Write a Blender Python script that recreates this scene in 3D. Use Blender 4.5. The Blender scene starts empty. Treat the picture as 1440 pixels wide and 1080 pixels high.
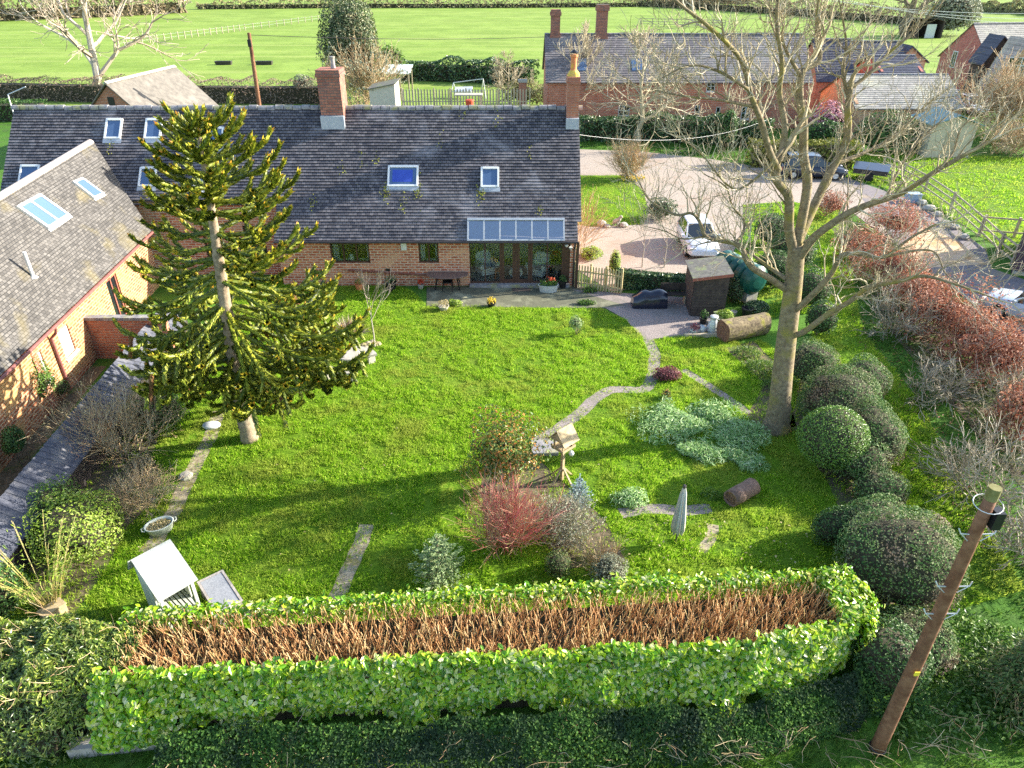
import bpy, math, random
import numpy as np
from mathutils import Vector, Matrix

# ------------------------------------------------------------------ camera, sky, sun, exposure
scene = bpy.context.scene
COL = scene.collection
CAM_H, FOC, PITCH = 13.5, 1000.0, math.radians(31.0)
cam_data = bpy.data.cameras.new("camera")
cam_data.sensor_width = 36.0
cam_data.lens = 25.0
cam_data.clip_end = 3000.0
cam = bpy.data.objects.new("camera", cam_data)
cam.location = (0, 0, CAM_H)
cam.rotation_euler = (math.pi / 2 - PITCH, 0, 0)
COL.objects.link(cam)
scene.camera = cam

SUN_EL, SUN_OFF = math.radians(22.0), math.radians(14.0)   # light comes from +x, a little from +y
sun_dir = Vector((math.cos(SUN_EL) * math.cos(SUN_OFF), math.cos(SUN_EL) * math.sin(SUN_OFF), math.sin(SUN_EL)))
world = bpy.data.worlds.new("World")
scene.world = world
world.use_nodes = True
wn = world.node_tree
bg = wn.nodes["Background"]
sky = wn.nodes.new("ShaderNodeTexSky")
sky.sky_type = 'NISHITA'
sky.sun_disc = False
sky.sun_elevation = SUN_EL
sky.sun_rotation = math.pi / 2 - SUN_OFF
sky.air_density = 1.0
sky.dust_density = 1.0
wn.links.new(sky.outputs[0], bg.inputs[0])
bg.inputs[1].default_value = 0.14
sl = bpy.data.lights.new("sun", 'SUN')
sl.energy = 5.0
sl.angle = math.radians(0.5)
sl.color = (1.0, 0.93, 0.80)
sun = bpy.data.objects.new("sun", sl)
sun.rotation_euler = sun_dir.to_track_quat('Z', 'Y').to_euler()
COL.objects.link(sun)
scene.view_settings.view_transform = 'Standard'
scene.view_settings.look = 'None'
scene.view_settings.exposure = 1.85
scene.view_settings.gamma = 1.0
scene.cycles.max_bounces = 6
scene.cycles.transparent_max_bounces = 12
scene.cycles.use_denoising = False

rng = np.random.default_rng(11)
R = random.Random(5)
CP, SP = math.cos(PITCH), math.sin(PITCH)

def ray(px, py):
    x, y = (px - 720) / FOC, -(py - 540) / FOC
    return np.array([x, CP + y * SP, -SP + y * CP])
def G(px, py, z=0.0):
    """point of the photograph lying on the level z"""
    d = ray(px, py); t = (z - CAM_H) / d[2]
    return np.array([d[0] * t, d[1] * t, z])
def AT(px, py, Y):
    """point of the photograph lying at the distance Y"""
    d = ray(px, py); t = Y / d[1]
    return np.array([d[0] * t, Y, CAM_H + d[2] * t])
def PL(px, py, p0, n):
    d = ray(px, py); o = np.array([0, 0, CAM_H]); n = np.array(n, float)
    t = np.dot(np.array(p0, float) - o, n) / np.dot(d, n)
    return o + d * t

# ------------------------------------------------------------------ mesh builder
class MB:
    def __init__(s):
        s.V = []; s.F = []; s.n = 0; s.mi = 0
    def add(s, V, F, mi=None):
        V = np.asarray(V, np.float32).reshape(-1, 3)
        F = np.asarray(F, np.int32)
        s.V.append(V); s.F.append((F + s.n, s.mi if mi is None else mi)); s.n += len(V)
    def poly(s, pts, mi=None):
        s.add(pts, [list(range(len(pts)))], mi)
    def box(s, x0, x1, y0, y1, z0, z1, M=None, mi=None):
        V = np.array([(x, y, z) for x in (x0, x1) for y in (y0, y1) for z in (z0, z1)], float)
        if M is not None: V = tf(V, M)
        s.add(V, [(0, 1, 3, 2), (4, 6, 7, 5), (0, 4, 5, 1), (2, 3, 7, 6), (0, 2, 6, 4), (1, 5, 7, 3)], mi)
    def beam(s, a, b, w, h, up=(0, 0, 1), mi=None):
        a = np.array(a, float); b = np.array(b, float); d = b - a; L = np.linalg.norm(d); d /= L
        u = np.array(up, float); sx = np.cross(d, u)
        if np.linalg.norm(sx) < 1e-5: sx = np.cross(d, (1, 0, 0))
        sx /= np.linalg.norm(sx); u = np.cross(sx, d)
        V = [p + i * sx * w / 2 + j * u * h / 2 for p in (a, b) for i, j in ((-1, -1), (1, -1), (1, 1), (-1, 1))]
        s.add(V, [(0, 3, 2, 1), (4, 5, 6, 7), (0, 1, 5, 4), (1, 2, 6, 5), (2, 3, 7, 6), (3, 0, 4, 7)], mi)
    def tube(s, P, r, n=6, cap=True, mi=None):
        P = np.asarray(P, float); m = len(P)
        r = np.broadcast_to(np.asarray(r, float), (m,))
        T = np.gradient(P, axis=0); T /= (np.linalg.norm(T, axis=1, keepdims=True) + 1e-9)
        ref = np.array([0.0, 0, 1]) if abs(T[:, 2]).mean() < 0.8 else np.array([1.0, 0, 0])
        A = np.cross(T, ref); A /= (np.linalg.norm(A, axis=1, keepdims=True) + 1e-9); B = np.cross(T, A)
        an = np.linspace(0, 2 * math.pi, n, endpoint=False)
        V = P[:, None, :] + r[:, None, None] * (np.cos(an)[None, :, None] * A[:, None, :] + np.sin(an)[None, :, None] * B[:, None, :])
        V = V.reshape(-1, 3)
        i = np.arange(m - 1)[:, None] * n; k = np.arange(n)[None, :]; k2 = (k + 1) % n
        F = np.stack([i + k, i + k2, i + n + k2, i + n + k], -1).reshape(-1, 4)
        b = s.n
        s.add(V, F, mi)
        if cap:
            c = s.mi if mi is None else mi
            s.F.append((np.array([list(range(b, b + n))[::-1]], np.int32), c))
            s.F.append((np.array([list(range(b + (m - 1) * n, b + m * n))], np.int32), c))
    def lathe(s, prof, n=16, c=(0, 0, 0), mi=None, sx=1, sy=1, M=None):
        prof = np.asarray(prof, float); m = len(prof)
        an = np.linspace(0, 2 * math.pi, n, endpoint=False)
        V = np.stack([prof[:, 0][:, None] * np.cos(an) * sx, prof[:, 0][:, None] * np.sin(an) * sy, np.repeat(prof[:, 1][:, None], n, 1)], -1).reshape(-1, 3)
        if M is not None: V = tf(V, M)
        V = V + np.array(c, float)
        i = np.arange(m - 1)[:, None] * n; k = np.arange(n)[None, :]; k2 = (k + 1) % n
        F = np.stack([i + k, i + k2, i + n + k2, i + n + k], -1).reshape(-1, 4)
        b = s.n
        s.add(V, F, mi); q = s.mi if mi is None else mi
        if prof[0, 0] > 1e-4: s.F.append((np.array([list(range(b, b + n))[::-1]], np.int32), q))
        if prof[-1, 0] > 1e-4: s.F.append((np.array([list(range(b + (m - 1) * n, b + m * n))], np.int32), q))
    def prism(s, poly, d, mi=None):
        """closed prism: planar polygon swept by the vector d"""
        P = np.asarray(poly, float); m = len(P); V = np.concatenate([P, P + np.asarray(d, float)])
        b = s.n; q = s.mi if mi is None else mi
        s.add(V, [(i, (i + 1) % m, m + (i + 1) % m, m + i) for i in range(m)], mi)
        s.F.append((np.array([list(range(b, b + m))[::-1]], np.int32), q))
        s.F.append((np.array([list(range(b + m, b + 2 * m))], np.int32), q))
    def mesh(s, name, mats, origin=(0, 0, 0), smooth=False):
        V = np.concatenate(s.V) - np.asarray(origin, np.float32)
        me = bpy.data.meshes.new(name)
        loops = np.concatenate([f.reshape(-1) for f, _ in s.F])
        tot = np.concatenate([np.full(len(f), f.shape[1], np.int32) for f, _ in s.F])
        mi = np.concatenate([np.full(len(f), m, np.int32) for f, m in s.F])
        st = np.concatenate([[0], np.cumsum(tot)[:-1]]).astype(np.int32)
        me.vertices.add(len(V)); me.vertices.foreach_set("co", V.astype(np.float32).ravel())
        me.loops.add(len(loops)); me.loops.foreach_set("vertex_index", loops.astype(np.int32))
        me.polygons.add(len(tot)); me.polygons.foreach_set("loop_start", st)
        try: me.polygons.foreach_set("loop_total", tot)
        except Exception: pass
        me.polygons.foreach_set("material_index", mi)
        me.polygons.foreach_set("use_smooth", np.full(len(tot), smooth, bool))
        for m in (mats if isinstance(mats, (list, tuple)) else [mats]): me.materials.append(m)
        me.update(calc_edges=True); me.validate(verbose=False)
        return me

def tf(V, M):
    V = np.asarray(V, float); M = np.array(M)
    return V @ M[:3, :3].T + M[:3, 3]
def rotz(a, loc=(0, 0, 0)):
    return np.array(Matrix.Translation(loc) @ Matrix.Rotation(a, 4, 'Z'))

def thing(name, label, cat, loc=(0, 0, 0), rz=0.0, group=None):
    o = bpy.data.objects.new(name, None); COL.objects.link(o)
    o.empty_display_size = 0.2
    o.location = [float(v) for v in loc]; o.rotation_euler = (0, 0, rz)
    o['label'] = label; o['category'] = cat
    if group: o['group'] = group
    return o
def top_of(o):
    while o.parent: o = o.parent
    return o
def part(name, mb, mats, parent, world=True, smooth=False, label=None, kind=None):
    """one part (or sub-part) mesh; world=True: coordinates are world ones, else the thing's own"""
    org = tuple(top_of(parent).location) if world else (0, 0, 0)
    o = bpy.data.objects.new(name, mb.mesh(name, mats, org, smooth)); COL.objects.link(o)
    o.parent = parent
    if label: o['label'] = label
    if kind: o['kind'] = kind
    return o
def single(name, mb, mats, label, cat, loc=(0, 0, 0), group=None, smooth=False, world=True, kind=None):
    o = bpy.data.objects.new(name, mb.mesh(name, mats, loc if world else (0, 0, 0), smooth)); COL.objects.link(o)
    o.location = [float(v) for v in loc]; o['label'] = label; o['category'] = cat
    if group: o['group'] = group
    if kind: o['kind'] = kind
    return o
def struct(name, mb, mats, smooth=False, kind='structure'):
    o = bpy.data.objects.new(name, mb.mesh(name, mats, (0, 0, 0), smooth)); COL.objects.link(o)
    o['kind'] = kind
    return o
def copy_tree(o, parent=None, loc=None, rz=None, label=None, scale=None):
    c = o.copy(); COL.objects.link(c)
    if parent: c.parent = parent
    if loc is not None: c.location = [float(v) for v in loc]
    if rz is not None: c.rotation_euler = (0, 0, rz)
    if scale is not None: c.scale = (scale,) * 3 if not hasattr(scale, '__len__') else scale
    if label: c['label'] = label
    for ch in list(o.children): copy_tree(ch, c)
    return c

# ------------------------------------------------------------------ materials
def new_mat(name):
    m = bpy.data.materials.new(name); m.use_nodes = True
    nt = m.node_tree; b = nt.nodes["Principled BSDF"]
    return m, nt, b
def N(nt, t, **kw):
    n = nt.nodes.new(t)
    for k, v in kw.items(): setattr(n, k, v)
    return n
def ramp(nt, stops):
    r = N(nt, "ShaderNodeValToRGB"); e = r.color_ramp.elements
    while len(e) < len(stops): e.new(0.5)
    for i, (p, c) in enumerate(stops):
        e[i].position = p; e[i].color = (*c[:3], 1)
    return r
def mixc(nt, fac, a, b, mode='MIX'):
    m = N(nt, "ShaderNodeMix", data_type='RGBA', blend_type=mode)
    for sock, v in ((m.inputs[0], fac), (m.inputs[6], a), (m.inputs[7], b)):
        if hasattr(v, 'links') or isinstance(v, bpy.types.NodeSocket): nt.links.new(v, sock)
        elif isinstance(v, (int, float)): sock.default_value = v
        else: sock.default_value = (*v[:3], 1)
    return m.outputs[2]
def noise(nt, scale, detail=4, vec=None, rough=0.6, dist=0.0):
    n = N(nt, "ShaderNodeTexNoise"); n.inputs["Scale"].default_value = scale; n.inputs["Detail"].default_value = detail
    n.inputs["Roughness"].default_value = rough; n.inputs["Distortion"].default_value = dist
    if vec is None:
        tc = N(nt, "ShaderNodeTexCoord"); vec = tc.outputs["Object"]
    nt.links.new(vec, n.inputs["Vector"])
    return n.outputs["Fac"]
def sharpen(nt, sock, lo, hi):
    m = N(nt, "ShaderNodeMapRange"); m.inputs[1].default_value = lo; m.inputs[2].default_value = hi
    nt.links.new(sock, m.inputs[0]); return m.outputs[0]
def bump(nt, b, h, strength=0.3, dist=0.02):
    bp = N(nt, "ShaderNodeBump"); bp.inputs["Strength"].default_value = strength; bp.inputs["Distance"].default_value = dist
    nt.links.new(h, bp.inputs["Height"]); nt.links.new(bp.outputs[0], b.inputs["Normal"])
def mat(name, c1, c2=None, scale=6.0, rough=0.7, bmp=0.0, metal=0.0, spec=0.3, detail=5, lo=0.35, hi=0.65, c3=None, scale3=1.0):
    m, nt, b = new_mat(name)
    b.inputs["Roughness"].default_value = rough; b.inputs["Metallic"].default_value = metal
    b.inputs["Specular IOR Level"].default_value = spec
    if c2 is None:
        b.inputs["Base Color"].default_value = (*c1, 1)
    else:
        f = noise(nt, scale, detail)
        c = mixc(nt, sharpen(nt, f, lo, hi), c1, c2)
        if c3 is not None:
            f3 = noise(nt, scale3, 4)
            c = mixc(nt, sharpen(nt, f3, 0.52, 0.68), c, c3)
        nt.links.new(c, b.inputs["Base Color"])
        if bmp: bump(nt, b, f, bmp)
    return m
def leaf_mat(name, cols, rough=0.45, trans=0.3, spec=0.4, patch=None, pscale=1.2):
    """leaves: each leaf its own tone; light passes through them"""
    m, nt, b = new_mat(name)
    g = N(nt, "ShaderNodeNewGeometry")
    n = len(cols)
    r = ramp(nt, [(i / max(1, n - 1), c) for i, c in enumerate(cols)])
    nt.links.new(g.outputs["Random Per Island"], r.inputs[0])
    c = r.outputs[0]
    if patch is not None:
        f = noise(nt, pscale, 3); c = mixc(nt, sharpen(nt, f, 0.48, 0.62), c, patch)
    nt.links.new(c, b.inputs["Base Color"])
    b.inputs["Roughness"].default_value = rough; b.inputs["Specular IOR Level"].default_value = spec
    if trans > 0:
        t = N(nt, "ShaderNodeBsdfTranslucent"); nt.links.new(c, t.inputs[0])
        mx = N(nt, "ShaderNodeMixShader"); mx.inputs[0].default_value = trans
        nt.links.new(b.outputs[0], mx.inputs[1]); nt.links.new(t.outputs[0], mx.inputs[2])
        nt.links.new(mx.outputs[0], nt.nodes["Material Output"].inputs[0])
    return m
def brick_mat(name, c1, c2, mortar, bw=0.30, rh=0.105, ms=0.012, axis='xy', kz=1.0, rough=0.85, weather=None, wscale=0.6, wlo=0.5, whi=0.7, tone=0.5, bstr=0.5):
    """courses laid on axis (x+y, z): bricks, or roof tiles when axis is 'x' or 'y'"""
    m, nt, b = new_mat(name)
    tc = N(nt, "ShaderNodeTexCoord"); sp = N(nt, "ShaderNodeSeparateXYZ"); nt.links.new(tc.outputs["Object"], sp.inputs[0])
    cb = N(nt, "ShaderNodeCombineXYZ")
    if axis == 'xy':
        ad = N(nt, "ShaderNodeMath", operation='ADD'); nt.links.new(sp.outputs[0], ad.inputs[0]); nt.links.new(sp.outputs[1], ad.inputs[1]); u = ad.outputs[0]
    else: u = sp.outputs[0 if axis == 'x' else 1]
    mz = N(nt, "ShaderNodeMath", operation='MULTIPLY'); mz.inputs[1].default_value = kz; nt.links.new(sp.outputs[2], mz.inputs[0])
    nt.links.new(u, cb.inputs[0]); nt.links.new(mz.outputs[0], cb.inputs[1])
    br = N(nt, "ShaderNodeTexBrick"); nt.links.new(cb.outputs[0], br.inputs["Vector"])
    br.inputs["Color1"].default_value = (*c1, 1); br.inputs["Color2"].default_value = (*c2, 1); br.inputs["Mortar"].default_value = (*mortar, 1)
    br.inputs["Scale"].default_value = 1.0; br.inputs["Brick Width"].default_value = bw; br.inputs["Row Height"].default_value = rh
    br.inputs["Mortar Size"].default_value = ms; br.inputs["Mortar Smooth"].default_value = 0.3; br.inputs["Bias"].default_value = 0.0
    f = noise(nt, 3.0, 6); k = mixc(nt, 1.0, br.outputs["Color"], mixc(nt, f, (1 - tone,) * 3, (1 + tone * .6,) * 3), 'MULTIPLY')
    if weather is not None:
        k = mixc(nt, sharpen(nt, noise(nt, wscale, 5, dist=0.6), wlo, whi), k, weather)
    nt.links.new(k, b.inputs["Base Color"])
    b.inputs["Roughness"].default_value = rough; b.inputs["Specular IOR Level"].default_value = 0.25
    inv = N(nt, "ShaderNodeMath", operation='SUBTRACT'); inv.inputs[0].default_value = 1; nt.links.new(br.outputs["Fac"], inv.inputs[1])
    bump(nt, b, inv.outputs[0], bstr, 0.02)
    return m
def glass_mat(name, tint, rough=0.03, spec=0.8, alpha=None):
    m, nt, b = new_mat(name)
    b.inputs["Base Color"].default_value = (*tint, 1); b.inputs["Roughness"].default_value = rough
    b.inputs["Specular IOR Level"].default_value = spec; b.inputs["IOR"].default_value = 1.5
    if alpha is not None:
        t = N(nt, "ShaderNodeBsdfTransparent"); g = N(nt, "ShaderNodeBsdfGlossy"); g.inputs["Roughness"].default_value = rough
        fr = N(nt, "ShaderNodeFresnel"); fr.inputs[0].default_value = 1.5
        ad = N(nt, "ShaderNodeMath", operation='ADD'); ad.inputs[1].default_value = alpha; nt.links.new(fr.outputs[0], ad.inputs[0])
        t.inputs[0].default_value = (*tint, 1)
        mx = N(nt, "ShaderNodeMixShader"); nt.links.new(ad.outputs[0], mx.inputs[0]); nt.links.new(t.outputs[0], mx.inputs[1]); nt.links.new(g.outputs[0], mx.inputs[2])
        nt.links.new(mx.outputs[0], nt.nodes["Material Output"].inputs[0])
    return m

# ------------------------------------------------------------------ vegetation tools
def unit(v): return v / (np.linalg.norm(v, axis=-1, keepdims=True) + 1e-9)
def leaves(mb, C, Nn, size, asp=0.5, fold=0.25, six=False, mi=None, tdir=None, tj=1.0):
    """leaf blades at C facing Nn; one folded blade each"""
    C = np.asarray(C, float); n = len(C)
    Nn = unit(np.asarray(Nn, float))
    t = rng.normal(size=(n, 3)) * tj
    if tdir is not None: t = t + np.asarray(tdir, float)
    t = unit(t - (t * Nn).sum(1, keepdims=True) * Nn); b = np.cross(Nn, t)
    s = (np.broadcast_to(np.asarray(size, float), (n,)) * rng.uniform(.7, 1.3, n))[:, None]
    w = s * asp
    if not six:
        V = np.stack([C - t * s * .5, C + b * w * .5 + Nn * fold * w, C + t * s * .5, C - b * w * .5 + Nn * fold * w], 1)
        i = np.arange(n)[:, None] * 4
        F = np.concatenate([i + np.array([0, 1, 2]), i + np.array([0, 2, 3])])
        mb.add(V.reshape(-1, 3), F, mi)
    else:
        o = Nn * fold * w
        V = np.stack([C - t * s * .5, C - t * s * .18 + b * w * .5 + o, C + t * s * .2 + b * w * .42 + o, C + t * s * .5 - Nn * fold * w * .6,
                      C + t * s * .2 - b * w * .42 + o, C - t * s * .18 - b * w * .5 + o], 1)
        i = np.arange(n)[:, None] * 6
        F = np.concatenate([i + np.array([0, 1, 2, 3]), i + np.array([0, 3, 4, 5])])
        mb.add(V.reshape(-1, 3), F, mi)
def lump_fn(seed, k=11, f=(1.6, 6.0)):
    r = np.random.default_rng(seed); W = unit(r.normal(size=(k, 3))) * r.uniform(*f, (k, 1)); ph = r.uniform(0, 6.28, k)
    return lambda D: np.cos(D @ W.T + ph).mean(1)
def blob_pts(n, c, rad, seed=0, amp=0.5, shell=0.35, zmin=-0.2):
    D = unit(rng.normal(size=(n * 6, 3))); D = D[D[:, 2] > zmin]; w = np.linalg.norm(D / np.asarray(rad, float), axis=1); D = D[rng.random(len(D)) < w / w.max()][:n]
    lf = lump_fn(seed)(D)
    r = (1 - shell * rng.uniform(0, 1, len(D)) ** 1.6) * (1 + amp * lf)
    P = np.asarray(c) + D * r[:, None] * np.asarray(rad)
    return P, unit(D / np.asarray(rad))
def blob_core(mb, c, rad, seed=0, amp=0.5, k=0.72, mi=1, n=14):
    th = np.linspace(0, math.pi, n // 2 + 1); ph = np.linspace(0, 2 * math.pi, n, endpoint=False)
    D = np.array([(math.sin(t) * math.cos(p), math.sin(t) * math.sin(p), math.cos(t)) for t in th for p in ph])
    V = np.asarray(c) + D * (k * (1 + amp * lump_fn(seed)(D)))[:, None] * np.asarray(rad)
    m = len(th); i = np.arange(m - 1)[:, None] * n; kk = np.arange(n)[None, :]; k2 = (kk + 1) % n
    mb.add(V, np.stack([i + kk, i + k2, i + n + k2, i + n + kk], -1).reshape(-1, 4)[:, ::-1], mi)
def rot_about(v, ax, a):
    ax = ax / (np.linalg.norm(ax) + 1e-9); c, s = math.cos(a), math.sin(a)
    return v * c + np.cross(ax, v) * s + ax * np.dot(ax, v) * (1 - c)
def twig(mb, p, d, L, r, depth, spread=0.7, up=0.25, wob=0.25, kids=(3, 5), rr=0.55, lr=(0.45, 0.7), n=5, seg=None, tips=None, rmin=0.004, mi=None):
    """a limb and, recursively, its branches"""
    seg = seg or (5 if depth > 1 else 3)
    P = [np.array(p, float)]; D = [np.array(d, float)]
    dd = np.array(d, float)
    for i in range(seg):
        dd = dd + rng.normal(size=3) * wob + np.array([0, 0, up * (.4 + i / seg)]) * .5
        dd /= np.linalg.norm(dd); P.append(P[-1] + dd * L / seg); D.append(dd)
    rad = np.linspace(r, max(rmin, r * (0.45 if depth > 0 else 0.3)), seg + 1)
    mb.tube(P, rad, n if r > 0.03 else (4 if r > .012 else 3), cap=False, mi=mi)
    if depth <= 0:
        if tips is not None: tips.append((P[-1], dd))
        return
    k = R.randint(*kids)
    for j in range(k):
        t = (0.3 + 0.7 * (j + R.random() * .8) / k) * seg; i = min(seg - 1, int(t)); f = t - i
        q = P[i] * (1 - f) + P[i + 1] * f
        ax = rng.normal(size=3); nd = rot_about(D[i + 1], np.cross(D[i + 1], ax), spread * R.uniform(.6, 1.3))
        twig(mb, q, nd, L * R.uniform(*lr), max(rmin, rad[i] * rr), depth - 1, spread, up, wob, kids, rr, lr, n, None, tips, rmin, mi)
    twig(mb, P[-1], D[-1], L * .6, rad[-1], depth - 1, spread, up, wob, kids, rr, lr, n, None, tips, rmin, mi)
def inpoly(X, Y, poly):
    c = np.zeros(len(X), bool); m = len(poly)
    for i in range(m):
        x0, y0 = poly[i][:2]; x1, y1 = poly[(i + 1) % m][:2]
        k = ((y0 > Y) != (y1 > Y)) & (X < (x1 - x0) * (Y - y0) / (y1 - y0 + 1e-12) + x0)
        c ^= k
    return c
def gp(*px): return [G(*p)[:2] for p in px]
def sheet(mb, poly, z, mi=None):
    mb.poly([(p[0], p[1], z) for p in poly], mi)
# ================================================================== ground and surfaces
def vnoise(x, y, s, seed=0):
    r = np.random.default_rng(seed); T = r.random((256, 256))
    x = np.asarray(x) / s; y = np.asarray(y) / s
    i = np.floor(x).astype(int); j = np.floor(y).astype(int); u = x - i; v = y - j
    u = u * u * (3 - 2 * u); v = v * v * (3 - 2 * v)
    g = lambda a, b: T[a % 256, b % 256]
    return (g(i, j) * (1 - u) + g(i + 1, j) * u) * (1 - v) + (g(i, j + 1) * (1 - u) + g(i + 1, j + 1) * u) * v

def grass_mat(name, a, b, c, s1=9.0, s2=1.1, bm=0.6, streak=None):
    m, nt, p = new_mat(name)
    f1 = noise(nt, s1, 6, rough=0.7); f2 = noise(nt, s2, 4); f3 = noise(nt, 0.12, 3)
    k = mixc(nt, sharpen(nt, f1, .32, .68), a, b); k = mixc(nt, sharpen(nt, f2, .45, .7), k, c)
    k = mixc(nt, sharpen(nt, f3, .4, .65), k, [v * 1.12 for v in b])
    k = mixc(nt, sharpen(nt, noise(nt, .45, 7, rough=.75), .52, .72), k, [v * .82 for v in a])
    if streak:
        tc = N(nt, "ShaderNodeTexCoord"); mp = N(nt, "ShaderNodeMapping"); mp.inputs["Scale"].default_value = (0.02, 0.35, 1); mp.inputs["Rotation"].default_value = (0, 0, 0.12)
        nt.links.new(tc.outputs["Object"], mp.inputs[0])
        k = mixc(nt, sharpen(nt, noise(nt, 1.0, 5, mp.outputs[0]), .5, .7), k, streak)
    nt.links.new(k, p.inputs["Base Color"]); p.inputs["Roughness"].default_value = 0.9; p.inputs["Specular IOR Level"].default_value = 0.1
    bump(nt, p, f1, bm, 0.08)
    return m
M = {}
M['verge'] = grass_mat("verge_grass", (.035, .10, .012), (.07, .16, .018), (.06, .09, .03))
M['lawn'] = grass_mat("lawn_shade_base", (.055, .12, .006), (.10, .185, .010), (.14, .20, .02))  # dark base colour holds the shade in the gaps between blade clumps
M['field'] = grass_mat("field_grass", (.115, .19, .026), (.175, .25, .045), (.14, .205, .034), 1.6, .22, 0.7, streak=(.25, .30, .08))
M['gravel'] = mat("pink_gravel", (.20, .16, .13), (.40, .335, .275), 22, .9, .8, detail=9, c3=(.27, .20, .15), scale3=.4)
M['gravel_grey'] = mat("grey_gravel", (.13, .105, .095), (.33, .28, .26), 30, .9, .6, detail=8, c3=(.17, .15, .13), scale3=.9)
M['dirt'] = mat("soil", (.07, .055, .03), (.15, .115, .07), 7, .95, .5, c3=(.08, .13, .02), scale3=1.2)
M['stone_path'] = mat("mossy_stone", (.20, .16, .10), (.36, .31, .22), 7, .9, .5, c3=(.19, .17, .03), scale3=2.2)
M['tarmac'] = mat("old_tarmac", (.13, .115, .12), (.20, .17, .17), 8, .9, .3, c3=(.26, .20, .14), scale3=.5)
M['rust_gravel'] = mat("rusty_hardstanding", (.42, .28, .16), (.52, .38, .25), 3, .9, .3, c3=(.42, .20, .06), scale3=.6)
M['paving'] = brick_mat("paving_slabs", (.40, .34, .26), (.56, .49, .40), (.12, .12, .08), bw=.75, rh=.6, ms=.025, axis='xy', weather=(.24, .24, .16), wscale=1.0)

g = MB()
nx = [-900, -200, -40, 40, 200, 900]; ny = [-60, 90, 300, 1500]
for i in range(5):
    for j in range(3): sheet(g, [(nx[i], ny[j]), (nx[i + 1], ny[j]), (nx[i + 1], ny[j + 1]), (nx[i], ny[j + 1])], 0)
struct("ground", g, M['verge'])
def flat(name, px, z, m, kind='structure'):
    b = MB(); sheet(b, gp(*px) if len(px[0]) == 2 else px, z); return struct(name, b, m, kind=kind)
fld = MB(); sheet(fld, [(-400, 72), (30, 75), (70, 84), (400, 84), (700, 1400), (-700, 1400)], .004); struct("field", fld, M['field'])

LAWN = [(-9.0, 11.2), (-12.6, 13.6), (-12.9, 17), (-12.6, 22), (-13.0, 27), (-13.2, 32.6), (-5, 31.4), *[tuple(G(x, y)[:2]) for x, y in
        ((600, 428), (700, 431), (840, 432), (880, 450), (910, 480), (935, 475), (1000, 468), (1045, 485))], (10.2, 26), (11.6, 22.5), (12.5, 19), (12.6, 15.5), (9.6, 12), (8, 11)]
lw = MB(); sheet(lw, LAWN, .006); struct("lawn", lw, M['lawn'])
ISLE = gp((812, 247), (880, 247), (905, 268), (912, 300), (905, 316), (830, 319), (812, 316))
il = MB(); sheet(il, ISLE, .018); struct("island_lawn", il, M['lawn'])
STRIP = gp((1165, 300), (1185, 300), (1200, 400), (1215, 470), (1290, 560), (1330, 640), (1400, 760), (1440, 830), (1340, 860), (1300, 780), (1240, 640), (1200, 560), (1130, 500), (1160, 420), (1150, 340))
sl_ = MB(); sheet(sl_, STRIP, .007); struct("side_lawn", sl_, M['lawn'])
PADDOCK = gp((1170, 212), (1440, 222), (1500, 330), (1440, 372), (1300, 282), (1180, 246))
pd = MB(); sheet(pd, PADDOCK, .01); struct("paddock", pd, M['lawn'])
flat("gravel_drive", [(812, 210), (900, 213), (1000, 224), (1100, 240), (1190, 250), (1290, 290), (1330, 330), (1260, 345), (1200, 300), (1110, 283), (1045, 288), (1045, 330), (1010, 390), (960, 400), (860, 410), (812, 380)], .012, M['gravel'])
flat("road", [(1190, 250), (1300, 288), (1385, 350), (1395, 378), (1460, 400), (1600, 520), (1440, 480), (1330, 400), (1262, 345)], .016, M['tarmac'])
flat("rusty_hardstanding", [(1300, 318), (1348, 340), (1388, 372), (1290, 378), (1262, 350)], .020, M['rust_gravel'])
flat("patio", [(600, 404), (812, 400), (880, 430), (860, 434), (600, 431)], .016, M['paving'])
flat("courtyard_gravel", [(805, 408), (870, 412), (985, 420), (1010, 472), (930, 476), (905, 478), (880, 450), (850, 433), (880, 430)], .020, M['gravel_grey'])
PATHS = []
def path(name, pts, w, z, m):
    P = np.array([G(*p)[:2] for p in pts]); Q = [P[0]]
    for i in range(len(P) - 1):                       # smooth the centre line
        a = P[max(0, i - 1)]; b = P[i]; c = P[i + 1]; d = P[min(len(P) - 1, i + 2)]
        for t in (.25, .5, .75, 1.0):
            Q.append(.5 * ((2 * b) + (-a + c) * t + (2 * a - 5 * b + 4 * c - d) * t * t + (-a + 3 * b - 3 * c + d) * t ** 3))
    Q = np.array(Q); T = unit(np.gradient(Q, axis=0)); n = np.stack([-T[:, 1], T[:, 0]], 1)
    ww = (w * .5) * (1 + .22 * (rng.random(len(Q)) - .5)); L = Q + n * ww[:, None]; Rr = Q - n * (w - ww)[:, None]
    poly = list(map(tuple, L)) + list(map(tuple, Rr[::-1])); PATHS.append(poly)
    b = MB()
    for i in range(len(Q) - 1): b.poly([(*L[i], z), (*Rr[i], z), (*Rr[i + 1], z), (*L[i + 1], z)])
    struct(name, b, m)
path("gravel_path", [(890, 440), (918, 490), (918, 525), (905, 548), (862, 548), (838, 560), (815, 582), (780, 606), (755, 622)], .46, .013, M['gravel_grey'])
path("mossy_path", [(308, 578), (298, 610), (283, 640), (262, 680), (247, 715), (225, 752), (205, 778)], .46, .013, M['stone_path'])
path("stone_edging_path", [(517, 738), (505, 770), (487, 810), (470, 848)], .42, .013, M['stone_path'])
path("slab_path", [(872, 722), (910, 716), (960, 718), (1000, 716)], .42, .013, M['gravel_grey'])
path("slab_path", [(1003, 738), (1000, 758), (985, 775)], .30, .013, M['stone_path'])
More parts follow.
